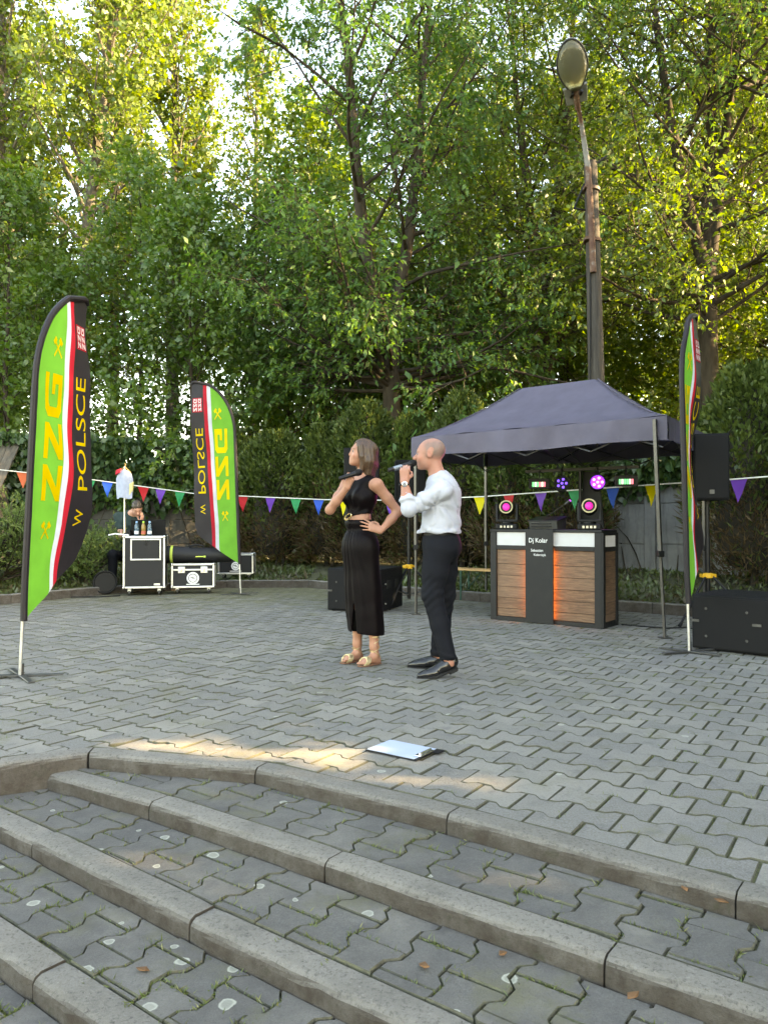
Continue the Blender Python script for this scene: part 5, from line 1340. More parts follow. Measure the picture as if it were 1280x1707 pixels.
mb = MB(); mb.prism([(0.09, -0.05, 1.62), (0.15, -0.03, 1.66), (0.13, -0.02, 1.50), (0.08, -0.04, 1.42)], (0, 0.05, 0)); mb.build('sleeve', mat('shirt_yellow', (0.6, 0.55, 0.25), 0.8), ss, bevel=0.012)
# cable drum / coil
cc_ = thing('cable_coil', 'coil of black cable beside the tall case', 'cable', (-4.32, 11.95, 0.0), R(20))
mb = MB()
for k in range(7):
    a = [(0.17 * math.cos(t) * (1 - 0.04 * k), -0.06 + 0.02 * k + 0.006 * math.sin(3 * t), 0.20 + 0.17 * math.sin(t) * (1 - 0.03 * k)) for t in np.linspace(0, 6.283, 22)]; mb.tube(a, 0.012, 6)
mb.build('loop', M_RUBBER, cc_, smooth=True)
mb = MB(); mb.lathe([(0.15, -0.05), (0.15, 0.05)], 20, c=(0, 0, 0.20), M=Matrix.Rotation(R(90), 4, 'X')); mb.build('drum', M_BLACK, cc_)
cb_ = thing('power_cable', 'black cable snaking from the coil along the kerb', 'cable', (-4.5, 11.6, 0.0))
mb = MB(); mb.tube([(0.1, 0.25, 0.012), (-0.1, 0.1, 0.012), (-0.4, 0.15, 0.012), (-0.55, -0.1, 0.012), (-0.2, -0.15, 0.012), (0.25, -0.1, 0.012), (0.5, 0.1, 0.012)], 0.010, 6); mb.build('cable', M_RUBBER, cb_, smooth=True)
cb2 = thing('power_cable', 'thin black cable lying from the desk to the right subwoofer', 'cable', (2.6, 8.4, 0.0))
mb = MB(); mb.tube([(0.0, 0.05, 0.008), (0.15, -0.1, 0.008), (0.4, -0.25, 0.008), (0.6, -0.2, 0.008), (0.75, -0.5, 0.008), (0.65, -0.9, 0.008)], 0.007, 6); mb.build('cable', M_RUBBER, cb2, smooth=True)

# ---------------- lamp pole
LPX, LPY = 3.62, 12.95
st = thing('street_lamp', 'old street lamp with oval glass bowl on a weathered wooden pole', 'street lamp', (LPX, LPY, 0.1), 0)
def mat_pole():
    m, nt, b = _new('weathered_wood_pole')
    v = coords(nt, 'Object', (1, 1, 0.06)); n = noise(nt, v, 26, 6, 0.7)
    rp = ramp(nt, [(0.3, (0.020, 0.017, 0.014)), (0.55, (0.050, 0.043, 0.036)), (0.75, (0.095, 0.086, 0.074))]); nt.links.new(n, rp.inputs[0]); nt.links.new(rp.outputs[0], b.inputs['Base Color'])
    b.inputs['Roughness'].default_value = 0.9; bump(nt, b, n, 0.8, 0.015); return m
def mat_rust():
    m, nt, b = _new('rusty_paint')
    v = coords(nt, 'Object'); n = noise(nt, v, 2.2, 6, 0.7)
    rp = ramp(nt, [(0.42, (0.075, 0.030, 0.016)), (0.52, (0.12, 0.062, 0.038)), (0.60, (0.20, 0.195, 0.18))]); nt.links.new(n, rp.inputs[0]); nt.links.new(rp.outputs[0], b.inputs['Base Color'])
    b.inputs['Roughness'].default_value = 0.75; bump(nt, b, noise(nt, v, 60, 5), 0.4, 0.004); return m
M_POLE, M_RUST = mat_pole(), mat_rust()
mb = MB(); mb.tube([(0, 0, -0.4), (-0.02, 0, 2), (-0.055, 0, 4), (-0.10, 0, 6.0), (-0.13, 0, 7.12)], [0.155, 0.145, 0.133, 0.118, 0.108], 14); mb.build('pole', M_POLE, st, smooth=True)
tb = [(-0.13, -0.145, 5.2), (-0.17, -0.145, 6.3), (-0.21, -0.15, 6.95), (-0.28, -0.22, 7.28), (-0.41, -0.45, 7.60), (-0.56, -0.75, 7.88)]
mb = MB(); mb.tube(tb, [0.055, 0.053, 0.05, 0.045, 0.036, 0.033], 10); mb.build('bracket_pipe', M_RUST, st, smooth=True)
for z in (5.75, 6.62):
    mb = MB(); mb.tube([(-0.09 - 0.02 * (z - 5), 0, z), (-0.09 - 0.02 * (z - 5), 0, z + 0.05)], 0.15, 14); mb.box((-0.2, -0.1, z + .025), (0.13, 0.16, 0.05)); mb.build('clamp_band', M_RUST, st)
mb = MB(); mb.tube([(-0.1, 0, 7.05), (0.12, -0.1, 7.18)], 0.02, 5); mb.build('step_iron', M_BLACKM, st)
mb = MB(); mb.tube([(-0.22, 0, 6.3), (-0.42, -0.05, 6.32)], 0.018, 5); mb.tube([(-0.42, -0.05, 6.32), (-0.24, 0, 6.75)], 0.018, 5); mb.build('step_iron', M_BLACKM, st)
mb = MB(); mb.tube([(-0.165, -0.10, 5.2), (-0.17, -0.10, 3.5), (-0.16, -0.12, 1.5)], 0.012, 6); mb.build('cable', M_RUBBER, st, smooth=True)
# luminaire: flat oval housing with glass bowl below, pointing towards the viewer
hd = Vector((-0.24, -0.55, 0.52)).normalized(); sdv = Vector((1, -0.12, 0)).normalized(); upv = sdv.cross(hd).normalized(); sdv = hd.cross(upv)
if upv.z < 0: upv = -upv
LM = Matrix((( sdv.x, hd.x, upv.x, -0.56), (sdv.y, hd.y, upv.y, -0.75), (sdv.z, hd.z, upv.z, 7.88), (0, 0, 0, 1)))
def oval(scale_xy, z, n=28, y0=0.26, L=0.40, W=0.235):
    pts = []
    for k in range(n):
        a = 2 * math.pi * k / n; yy = math.sin(a)
        w = W * (1.0 if yy > 0 else 1.0 - 0.30 * (-yy) ** 1.3)
        pts.append(LM @ Vector((w * math.cos(a) * scale_xy, y0 + 0.14 + L * yy * scale_xy, z)))
    return pts
def shell(levels):
    mb = MB(); n = 28; vs = []; fs = []
    for (s, z) in levels: vs += oval(s, z)
    for i in range(len(levels) - 1):
        for k in range(n): fs.append((i * n + k, i * n + (k + 1) % n, (i + 1) * n + (k + 1) % n, (i + 1) * n + k))
    fs.append(tuple(range((len(levels) - 1) * n, len(levels) * n))); mb.add(vs, fs); return mb
M_LAMPG = mat('lamp_grey', (0.15, 0.15, 0.13), 0.5, var=0.25, scale=6)
shell([(1.0, 0.0), (1.01, 0.03), (0.96, 0.09), (0.80, 0.15), (0.5, 0.185), (0.1, 0.195)]).build('housing', M_LAMPG, st, smooth=True)
mr, nt, b = _new('lamp_reflector'); b.inputs['Base Color'].default_value = (0.50, 0.47, 0.34, 1); b.inputs['Metallic'].default_value = 0.55; b.inputs['Roughness'].default_value = 0.3
shell([(0.93, 0.004), (0.8, 0.05), (0.5, 0.09), (0.1, 0.10)]).build('reflector', mr, st, smooth=True)
mg, nt, b = _new('lamp_glass'); b.inputs['Base Color'].default_value = (0.55, 0.53, 0.36, 1); b.inputs['Transmission Weight'].default_value = 0.85; b.inputs['Roughness'].default_value = 0.08; b.inputs['IOR'].default_value = 1.25
shell([(0.95, -0.004), (0.93, -0.05), (0.84, -0.10), (0.65, -0.14), (0.35, -0.165), (0.08, -0.17)]).build('glass_bowl', mg, st, smooth=True)
mb = MB(); rim = oval(0.985, -0.006) ; mb.tube(rim + rim[:1], 0.016, 6, caps=False); mb.build('rim', M_GREYM, st, smooth=True)
mb = MB()
mb.prism([LM @ Vector(p) for p in ((-0.16, -0.16, -0.02), (0.16, -0.16, -0.02), (0.19, 0.10, -0.02), (-0.19, 0.10, -0.02))], (upv * 0.10)); mb.build('gear_box', M_LAMPG, st, bevel=0.012)
mb = MB(); mb.tube([LM @ Vector((0, -0.25, 0.0)), LM @ Vector((0, 0.06, -0.03))], 0.05, 10); mb.build('spigot', M_RUST, st, smooth=True)
mb = MB(); mb.box(LM @ Vector((-0.07, 0.0, -0.04)), (0.03, 0.12, 0.04)); mb.box(LM @ Vector((0.08, 0.0, -0.04)), (0.03, 0.12, 0.04)); mb.build('latch', M_BLACKM, st)

# ---------------- bunting
M_CORD = mat('white_cord', (0.72, 0.72, 0.66), 0.7, var=0.05)
def px(p, d, y): return Vector(((p - 640) / 1283 * d, d, 1.13 + (870 - y) / 1283 * d))
SP = [px(-140, 12.6, 770), px(0, 13.2, 783), px(150, 13.8, 799), px(333, 14.0, 824), px(545, 13.6, 833), px(660, 12.9, 834), px(800, 11.9, 828), px(957, 10.7, 817), px(1088, 9.75, 808), px(1180, 9.25, 802), px(1285, 8.8, 794), px(1420, 8.3, 783)]
bt = thing('bunting_cord', 'white cord strung across the back of the plaza', 'bunting', (0, 0, 0))
mb = MB(); mb.tube(SP, 0.009, 6); mb.build('cord', M_CORD, bt, smooth=True)
def on_cord(p):
    pxs = [640 + q.x / q.y * 1283 for q in SP]
    for i in range(len(SP) - 1):
        if pxs[i] <= p <= pxs[i + 1]:
            a, b = SP[i], SP[i + 1]; lo_, hi_ = 0.0, 1.0
            for _ in range(30):
                t = (lo_ + hi_) / 2; q = a.lerp(b, t)
                if 640 + q.x / q.y * 1283 < p: lo_ = t
                else: hi_ = t
            return q, (b - a).normalized()
PCOL = {'green': (0.0, 0.30, 0.11), 'blue': (0.01, 0.10, 0.55), 'red': (0.50, 0.012, 0.02), 'purple': (0.16, 0.05, 0.42), 'yellow': (0.72, 0.60, 0.01), 'orange': (0.55, 0.12, 0.05)}
PM = {k: fabric('pennant_' + k, v, 0.25, 0.5) for k, v in PCOL.items()}
pen = [(38, 'orange', 'sliver of orange pennant left of the near flag pole'), (150, 'green', 'green pennant just right of the near left flag'), (179, 'blue', 'blue pennant left of the hanging shirt'), (209, 'yellow', 'yellow pennant mostly hidden by the hanging shirt'), (239, 'red', 'red pennant above the seated technician'), (268, 'purple', 'purple pennant right of the technician'), (300, 'green', 'green pennant left of the mirrored flag'), (334, 'blue', 'blue pennant touching the mirrored flag edge'),
       (404, 'red', 'red pennant sliver at the mirrored flag pole'), (451, 'purple', 'purple pennant right of the mirrored flag'), (493, 'green', 'green pennant in front of the hedge left of the woman'), (531, 'blue', 'blue pennant beside the woman\'s elbow'), (572, 'yellow', 'yellow pennant behind the woman\'s arm'), (650, 'purple', 'purple pennant behind the woman\'s other elbow'), (799, 'yellow', 'yellow pennant just right of the man\'s back'), (848, 'red', 'red pennant behind the left moving head'), (901, 'purple', 'purple pennant under the dark left lights'), (957, 'green', 'green pennant under the blue par can'), (1021, 'blue', 'blue pennant right of the right moving head'), (1086, 'yellow', 'yellow pennant at the front canopy leg'), (1150, 'red', 'red pennant behind the right flag'), (1231, 'purple', 'purple pennant right of the loudspeaker'), (1330, 'green', 'green pennant beyond the right edge')]
for (p, col, lab) in pen:
    q, t = on_cord(p); th = Vector((t.x, t.y, 0)).normalized(); nn = Vector((-th.y, th.x, 0))
    r_ = thing('pennant', lab, 'pennant', q, 0, 'pennants on the cord')
    hw = 0.098 + 0.006 * math.sin(p); h = 0.275; tw = 0.5 * math.sin(p * 1.7); vs = []; fs = []; nr = 10
    for j in range(nr + 1):
        f = j / nr
        for s in (-1, 0, 1):
            o = 0.022 * f * math.sin(f * 4 + p) + (0.012 if s == 0 else 0) * (1 - f)
            pt = th * (s * hw * (1 - f) + 0.02 * f * math.sin(p)) + nn * (o + tw * 0.06 * s * (1 - f) * f) + t * 0
            vs.append((pt.x, pt.y, s * hw * (1 - f) * t.z - 0.006 - f * h))
    for j in range(nr):
        for s in (0, 1): a = j * 3 + s; fs.append((a, a + 1, a + 4, a + 3))
    mb = MB(); mb.add(vs, fs); mb.build('cloth', PM[col], r_, smooth=True)

# ---------------- clipboard on the paving
cbd = thing('clipboard', 'black clipboard with white sheet lying on the plaza', 'clipboard', (0.095, 3.80, 0.004), R(-35.5))
mb = MB(); mb.box2((-0.155, -0.108, 0.001), (0.145, 0.108, 0.006)); mb.build('board', M_BLACK, cbd, bevel=0.002)
mb = MB(); mb.box2((-0.148, -0.100, 0.0065), (0.128, 0.100, 0.0085)); mb.build('sheet', mat('paper', (0.34, 0.40, 0.50), 0.6, var=0.04, scale=20), cbd)
mb = MB(); mb.box2((0.105, -0.062, 0.009), (0.142, 0.062, 0.014)); mb.tube([(0.128, -0.05, 0.018), (0.128, 0.05, 0.018)], 0.007, 8); mb.build('clip', M_CHROME, cbd, bevel=0.002)
mb = MB(); mb.box2((0.145, 0.05, 0.002), (0.172, 0.108, 0.007)); mb.build('hook_tab', M_BLACK, cbd, bevel=0.002)
# ---------------- a few dry leaves on the steps
M_DRY = mat('dry_leaf', (0.13, 0.062, 0.024), 0.7, var=0.4, scale=30)
for k, (p, y, zt, lab) in enumerate(((1135, 1478, -.035, 'dry brown leaf on the top riser, left of the joint'), (1197, 1500, -.04, 'orange dry leaf beside the top kerb joint'), (835, 1585, -.144, 'dry leaf at the foot of the second kerb'), (705, 1605, -.144, 'small curled leaf on the middle tread'), (1048, 1655, -.10, 'dry leaf on the second riser near the joint'), (845, 1703, -.20, 'yellow leaf on the lower tread at the bottom edge'), (245, 1612, -.216, 'small brown leaf on the lower left tread'))):
    d = 1283 * (1.13 - zt) / (y - 870); q = Vector(((p - 640) / 1283 * d, d, zt))
    r_ = MB(); a = k * 1.3
    pts = [(0.0, -0.018, 0.002), (0.012, -0.004, 0.007), (0.007, 0.012, 0.004), (0.0, 0.024, 0.010), (-0.008, 0.010, 0.005), (-0.012, -0.006, 0.008)]
    rm = Matrix.Rotation(a, 3, 'Z'); pts = [rm @ Vector(p_) for p_ in pts]
    r_.prism(pts, (0, 0, 0.0015))
    tag(r_.build('fallen_leaf', M_DRY, None, tuple(q + Vector((0, -0.012, 0.004)))), lab, 'leaf', 'fallen leaves on the steps')
# ================================================================== people
class SDF:
    def __init__(s, lo, hi, h):
        s.lo = np.array(lo, float); s.h = h
        s.n = (np.ceil((np.array(hi) - s.lo) / h)).astype(int) + 1
        s.ax = [s.lo[i] + h * np.arange(s.n[i]) for i in range(3)]
        s.f = np.full(s.n, 0.2, np.float32)
    def _reg(s, lo, hi, m):
        sl = []
        for i in range(3):
            a = int(max(0, math.floor((lo[i] - m - s.lo[i]) / s.h))); b = int(min(s.n[i], math.ceil((hi[i] + m - s.lo[i]) / s.h) + 1))
            if b <= a: return None
            sl.append(slice(a, b))
        return tuple(sl)
    def _apply(s, sl, d, k, op):
        f = s.f[sl]
        if op == 'add':
            h = np.maximum(k - np.abs(f - d), 0) / k; s.f[sl] = np.minimum(f, d) - h * h * k * 0.25
        else:
            d = -d; h = np.maximum(k - np.abs(f - d), 0) / k; s.f[sl] = np.maximum(f, d) + h * h * k * 0.25
    def grid(s, sl):
        return np.meshgrid(s.ax[0][sl[0]], s.ax[1][sl[1]], s.ax[2][sl[2]], indexing='ij', sparse=True)
    def cap(s, a, b, ra, rb, k=0.02, op='add'):
        a = np.array(a, float); b = np.array(b, float); r = max(ra, rb)
        sl = s._reg(np.minimum(a, b), np.maximum(a, b), r + k + 0.02)
        if sl is None: return s
        X, Y, Z = s.grid(sl); ba = b - a; L2 = max(ba @ ba, 1e-9)
        t = np.clip(((X - a[0]) * ba[0] + (Y - a[1]) * ba[1] + (Z - a[2]) * ba[2]) / L2, 0, 1)
        d = np.sqrt((X - a[0] - t * ba[0]) ** 2 + (Y - a[1] - t * ba[1]) ** 2 + (Z - a[2] - t * ba[2]) ** 2) - (ra + (rb - ra) * t)
        s._apply(sl, d, k, op); return s
    def chain(s, pts, rs, k=0.02):
        for i in range(len(pts) - 1): s.cap(pts[i], pts[i + 1], rs[i], rs[i + 1], k)
        return s
    def ell(s, c, r, R3=None, k=0.02, op='add'):
        c = np.array(c, float); r = np.array(r, float); m = r.max()
        sl = s._reg(c - m, c + m, k + 0.02)
        if sl is None: return s
        X, Y, Z = s.grid(sl); X = X - c[0]; Y = Y - c[1]; Z = Z - c[2]
        if R3 is None: px_, py_, pz_ = X + 0 * Y + 0 * Z, Y + 0 * X + 0 * Z, Z + 0 * X + 0 * Y
        else:
            R3 = np.array(R3); px_ = X * R3[0, 0] + Y * R3[1, 0] + Z * R3[2, 0]; py_ = X * R3[0, 1] + Y * R3[1, 1] + Z * R3[2, 1]; pz_ = X * R3[0, 2] + Y * R3[1, 2] + Z * R3[2, 2]
        k0 = np.sqrt((px_ / r[0]) ** 2 + (py_ / r[1]) ** 2 + (pz_ / r[2]) ** 2); k1 = np.sqrt((px_ / r[0] ** 2) ** 2 + (py_ / r[1] ** 2) ** 2 + (pz_ / r[2] ** 2) ** 2)
        d = k0 * (k0 - 1) / np.maximum(k1, 1e-6)
        s._apply(sl, d, k, op); return s
    def warp(s, fn):
        """subtract a relief (metres) from the field: positive pushes the surface out"""
        X, Y, Z = np.meshgrid(*s.ax, indexing='ij', sparse=True); s.f -= fn(X, Y, Z).astype(np.float32); return s
    def cut(s, fn):
        """keep where fn <= 0"""
        X, Y, Z = np.meshgrid(*s.ax, indexing='ij', sparse=True); s.f = np.maximum(s.f, (fn(X, Y, Z) + 0 * s.f).astype(np.float32)); return s
    def nets(s):
        f = s.f; ins = f < 0
        nx, ny, nz = (d - 1 for d in f.shape)
        cs = np.zeros((nx, ny, nz), np.int8)
        for dx in (0, 1):
            for dy in (0, 1):
                for dz in (0, 1): cs += ins[dx:dx + nx, dy:dy + ny, dz:dz + nz]
        act = (cs > 0) & (cs < 8)
        ii = np.argwhere(act); idx = np.full(act.shape, -1, np.int32); idx[act] = np.arange(len(ii))
        acc = np.zeros((len(ii), 3)); cnt = np.zeros(len(ii))
        cn = [(x, y, z) for x in (0, 1) for y in (0, 1) for z in (0, 1)]
        val = {c: f[ii[:, 0] + c[0], ii[:, 1] + c[1], ii[:, 2] + c[2]] for c in cn}
        for a in cn:
            for ax in range(3):
                if a[ax]: continue
                b = list(a); b[ax] = 1; b = tuple(b)
                va, vb = val[a], val[b]; cr = (va < 0) != (vb < 0)
                t = np.where(cr, va / np.where(cr, va - vb, 1), 0)
                p = np.tile(np.array(a, float), (len(ii), 1)); p[:, ax] += t
                acc[cr] += p[cr]; cnt[cr] += 1
        v = (ii + acc / cnt[:, None]) * s.h + s.lo
        Q = []
        for ax in range(3):
            o1, o2 = [(1, 2), (2, 0), (0, 1)][ax]
            sl = [slice(None)] * 3; sh = [slice(None)] * 3
            sl[ax] = slice(0, -1); sh[ax] = slice(1, None)
            A = ins[tuple(sl)]; B = ins[tuple(sh)]; e = np.argwhere(A != B)
            e = e[(e[:, o1] > 0) & (e[:, o2] > 0) & (e[:, o1] < s.n[o1] - 1) & (e[:, o2] < s.n[o2] - 1)]
            fl = A[e[:, 0], e[:, 1], e[:, 2]]
            def g_(d1, d2):
                q = e.copy(); q[:, o1] -= d1; q[:, o2] -= d2; return idx[q[:, 0], q[:, 1], q[:, 2]]
            q = np.stack([g_(1, 1), g_(0, 1), g_(0, 0), g_(1, 0)], 1)
            q[~fl] = q[~fl][:, ::-1]; Q.append(q)
        return v, np.concatenate(Q)
    def build(s, name, m, parent, colfn=None, smooth_it=1):
        v, q = s.nets(); q = q[(q >= 0).all(1)]
        for _ in range(smooth_it):
            acc = np.zeros_like(v); c = np.zeros(len(v))
            for a, b in ((0, 1), (1, 2), (2, 3), (3, 0)):
                np.add.at(acc, q[:, a], v[q[:, b]]); np.add.at(acc, q[:, b], v[q[:, a]]); np.add.at(c, q[:, a], 1); np.add.at(c, q[:, b], 1)
            v = 0.5 * v + 0.5 * acc / np.maximum(c, 1)[:, None]
        me = mesh_np(name, v, q, m, smooth=True)
        if colfn is not None:
            a = me.attributes.new('tint', 'FLOAT_COLOR', 'POINT'); cl = np.ones((len(v), 4), np.float32); cl[:, :3] = colfn(v); a.data.foreach_set('color', cl.ravel())
        return link(name, me, parent)

def mat_skin():
    m, nt, b = _new('skin')
    at = nt.nodes.new('ShaderNodeAttribute'); at.attribute_name = 'tint'
    n = noise(nt, coords(nt, 'Object'), 26, 4)
    c = mixrgb(nt, maprange(nt, n, 0.35, 0.7, 0, 0.25), at.outputs['Color'], (0.50, 0.22, 0.15))
    nt.links.new(c, b.inputs['Base Color']); b.inputs['Roughness'].default_value = 0.5; b.inputs['Specular IOR Level'].default_value = 0.4
    try:
        b.inputs['Subsurface Weight'].default_value = 0.12; b.inputs['Subsurface Radius'].default_value = (0.02, 0.008, 0.004); b.inputs['Subsurface Scale'].default_value = 0.5
    except Exception: pass
    return m
M_SKIN = mat_skin()
def frame(fwd, up):
    f = Vector(fwd).normalized(); s_ = f.cross(Vector(up)).normalized(); u = s_.cross(f)
    return s_, f, u      # right, forward, up
def head(S, c, fwd, up, sc=1.0, female=False, mouth_open=0.0):
    s_, f, u = frame(fwd, up); c = Vector(c)
    R3 = np.array([[s_.x, f.x, u.x], [s_.y, f.y, u.y], [s_.z, f.z, u.z]])
    P = lambda x, y, z: np.array(c + (s_ * x + f * y + u * z) * sc)
    E = lambda p, r, k=0.02, op='add': S.ell(P(*p), np.array(r) * sc, R3, k, op)
    E((0, -0.014, 0.032), (0.073, 0.096, 0.083)); E((0, 0.028, -0.015), (0.062, 0.066, 0.085), 0.03)
    E((0, 0.030, -0.060), (0.050 if female else 0.056, 0.058, 0.052), 0.03)
    S.cap(P(-0.010, 0.072, -0.098), P(0.010, 0.072, -0.098), 0.018 * sc, 0.018 * sc, 0.03)
    nz = 0.006 if female else -0.006
    S.cap(P(0, 0.088, 0.008), P(0, 0.110 - nz, -0.026), 0.007 * sc, (0.0125 - nz * 0.4) * sc, 0.014); E((0, 0.102 - nz, -0.030), (0.016 - nz * 0.3, 0.012, 0.010), 0.008)
    S.cap(P(-0.034, 0.080, 0.024), P(0.034, 0.080, 0.024), 0.010 * sc, 0.010 * sc, 0.02)
    for q in (-1, 1):
        E((q * 0.038, 0.058, -0.024), (0.024, 0.028, 0.024), 0.02)
        E((q * 0.031, 0.094, 0.006), (0.018, 0.014, 0.011), 0.010, 'sub')
        E((q * 0.031, 0.080, 0.005), (0.013, 0.012, 0.011), 0.004)
        E((q * 0.074, -0.010, -0.004), (0.010, 0.021, 0.032), 0.008); E((q * 0.083, -0.006, 0.0), (0.006, 0.010, 0.016), 0.006, 'sub')
    S.cap(P(-0.019, 0.088, -0.055), P(0.019, 0.088, -0.055), 0.007 * sc, 0.007 * sc, 0.010); S.cap(P(-0.016, 0.086, -0.069 - mouth_open), P(0.016, 0.086, -0.069 - mouth_open), 0.008 * sc, 0.008 * sc, 0.010)
    E((0, 0.100, -0.062 - mouth_open * 0.5), (0.021, 0.012, 0.0028 + mouth_open * 0.8), 0.004, 'sub')
    return P, R3
M_EYE = None
def eyes(parent, P, R3, sc):
    global M_EYE
    if M_EYE is None: M_EYE = (mat('eye_white', (0.22, 0.19, 0.18), 0.25, var=0.03), mat('eye_iris', (0.030, 0.020, 0.014), 0.15, var=0.1))
    for q in (-1, 1):
        c = Vector(P(q * 0.031, 0.0800, 0.004)); mb = MB()
        Mx = Matrix([list(r_) for r_ in R3]) @ Matrix.Rotation(R(-90), 3, 'X')
        mb.lathe([(0.0128 * sc * math.sin(t), 0.0128 * sc * math.cos(t)) for t in np.linspace(2.8, 0.55, 8)], 14, c=c, M=Mx.to_4x4())
        ev = mb.build('eye', M_EYE[0], parent, smooth=True)
        mb = MB(); mb.lathe([(0.0129 * sc * math.sin(t), 0.0131 * sc * math.cos(t)) for t in np.linspace(0.62, 0.05, 4)], 14, c=c, M=Mx.to_4x4()); mb.build('iris', M_EYE[1], ev, smooth=True)
def face_tint(v, P, R3, sc, base, lip, brow=None, hair=None):
    o = P(0, 0, 0); q = (v - o) @ R3 / sc
    c = np.tile(np.array(base), (len(v), 1))
    def blend(mask, col):
        m = np.clip(mask, 0, 1)[:, None]; c[:] = c * (1 - m) + np.array(col) * m
    def sph(x, y, z, rx, ry, rz): return 1.6 - 1.6 * np.sqrt(((np.abs(q[:, 0]) - x) / rx) ** 2 + ((q[:, 1] - y) / ry) ** 2 + ((q[:, 2] - z) / rz) ** 2)
    blend(sph(0, 0.09, -0.061, 0.027, 0.03, 0.014), lip)
    blend(0.8 * sph(0.034, 0.084, 0.027, 0.026, 0.03, 0.009), brow or (0.10, 0.06, 0.04))
    blend(sph(0.031, 0.092, 0.004, 0.013, 0.02, 0.007), (0.05, 0.035, 0.03))
    blend(0.6 * sph(0.040, 0.06, -0.03, 0.03, 0.05, 0.03), (0.60, 0.25, 0.19))
    blend(0.4 * sph(0.078, -0.008, -0.004, 0.02, 0.03, 0.04), (0.46, 0.17, 0.13))
    if hair is not None: hair(q, blend)
    return c
def hand(S, W, d, back, thumb, curl, spread=0.08, sc=1.0, thumb_curl=0.5, k=0.008, flat=0.9):
    """W wrist, d towards the fingers, back = out of the back of the hand, thumb = side the thumb leaves"""
    d = Vector(d).normalized(); back = (Vector(back) - d * Vector(back).dot(d)).normalized(); t = (Vector(thumb) - d * Vector(thumb).dot(d)); t = (t - back * t.dot(back)).normalized()
    W = Vector(W); A = lambda v: np.array(v)
    kn = []
    for i, (o, l) in enumerate(((0.028, 0.088), (0.010, 0.092), (-0.009, 0.088), (-0.027, 0.080))):
        K = W + (d * l + t * o + back * 0.004) * sc; kn.append(K)
        S.cap(A(W + t * o * 0.55 * sc + d * 0.008), A(K), 0.014 * sc, 0.0105 * sc, 0.016)
    S.cap(A(W + d * 0.03 * sc - back * 0.006 + t * 0.012 * sc), A(W + d * 0.07 * sc - back * 0.006 - t * 0.005), 0.016 * sc, 0.015 * sc, 0.02)
    ln = ((0.042, 0.024, 0.020), (0.046, 0.028, 0.021), (0.043, 0.026, 0.021), (0.034, 0.020, 0.018))
    for i, K in enumerate(kn):
        a = 0.0; p = K; r = (0.0092, 0.0090, 0.0088, 0.0078)[i] * sc
        c_ = curl[i] if isinstance(curl[i], (tuple, list)) else (curl[i],) * 3
        fan = t * spread * (1.5 - i)
        for j in range(3):
            a += c_[j]
            e = ((d + fan) * math.cos(a) - back * math.sin(a)).normalized(); q = p + e * ln[i][j] * sc
            S.cap(A(p), A(q), r, r * 0.88, k * 0.6 if j else k); p = q; r *= 0.9
    B = W + (d * 0.022 + t * 0.022 - back * 0.006) * sc
    e = (d * 0.62 + t * 0.72 - back * 0.25).normalized(); q = B + e * 0.040 * sc
    S.cap(A(B), A(q), 0.0145 * sc, 0.0110 * sc, 0.012)
    e2 = (d * 0.85 + t * (0.35 - thumb_curl * 0.7) - back * (0.3 + thumb_curl * 0.7)).normalized(); q2 = q + e2 * 0.030 * sc
    S.cap(A(q), A(q2), 0.0105 * sc, 0.0095 * sc, 0.006)
    e3 = (d * 0.75 - t * thumb_curl - back * (0.3 + thumb_curl * 0.6)).normalized(); S.cap(A(q2), A(q2 + e3 * 0.024 * sc), 0.0095 * sc, 0.0082 * sc, 0.006)
def mic(label, tail, headp, parent_group='handheld microphones', body=M_BLACKM, tailc=None):
    r_ = thing('microphone', label, 'microphone', tail, 0, parent_group)
    t = Vector(headp) - Vector(tail); L = t.length; q = t.normalized().to_track_quat('Z', 'Y').to_matrix().to_4x4()
    mb = MB(); mb.lathe([(0.012, 0.0), (0.0155, 0.008), (0.0165, 0.05), (0.0175, L * 0.5), (0.0195, L - 0.055), (0.021, L - 0.045)], 16, M=q); mb.build('body', body, r_, smooth=True)
    mb = MB(); mb.lathe([(0.021, L - 0.045), (0.0255, L - 0.036), (0.0265, L - 0.018), (0.022, L - 0.002), (0.010, L + 0.008), (0.002, L + 0.010)], 16, M=q); mb.build('grille', M_GRILLE, r_, smooth=True)
    if tailc is not None:
        mb = MB(); mb.lathe([(0.0168, 0.045), (0.0172, 0.05), (0.0178, 0.115), (0.0172, 0.118)], 16, M=q); mb.build('ring', tailc, r_, smooth=True)
    return r_

# ---------------------------------------------------------------- the woman
WO = Vector((-0.13, 6.12, 0.0))
wom = thing('person', 'woman in a dark velvet two-piece dress and gold sandals holding a microphone', 'person', WO, 0)
def w(px_, py_, y=0.0):           # picture measurements taken at her distance, y = depth offset from her axis
    d = 6.12 + y
    return np.array([(px_ - 640) / 1283 * d - WO.x, y, 1.13 + (870 - py_) / 1283 * d])
WF = Vector((-0.72, -0.69, 0)); WL = Vector((0.69, -0.72, 0))      # facing and her left
wl = np.array(WL); wf = np.array(WF)
SK = (0.36, 0.172, 0.112)
S = SDF((-0.46, -0.36, -0.02), (0.34, 0.36, 1.80), 0.0062)
pel, wai, che, nek = w(600, 903), w(597, 864), w(602, 826), w(604, 797)
R3b = np.array([[wl[0], wf[0], 0], [wl[1], wf[1], 0], [0, 0, 1]])
S.ell(pel, (0.145, 0.098, 0.12), R3b, 0.04); S.ell(wai, (0.118, 0.085, 0.12), R3b, 0.05); S.ell(che, (0.138, 0.098, 0.14), R3b, 0.05)
for q in (-1, 1): S.ell(che + wl * 0.062 * q + wf * 0.070 + np.array([0, 0, -0.015]), (0.055, 0.05, 0.055), R3b, 0.03)
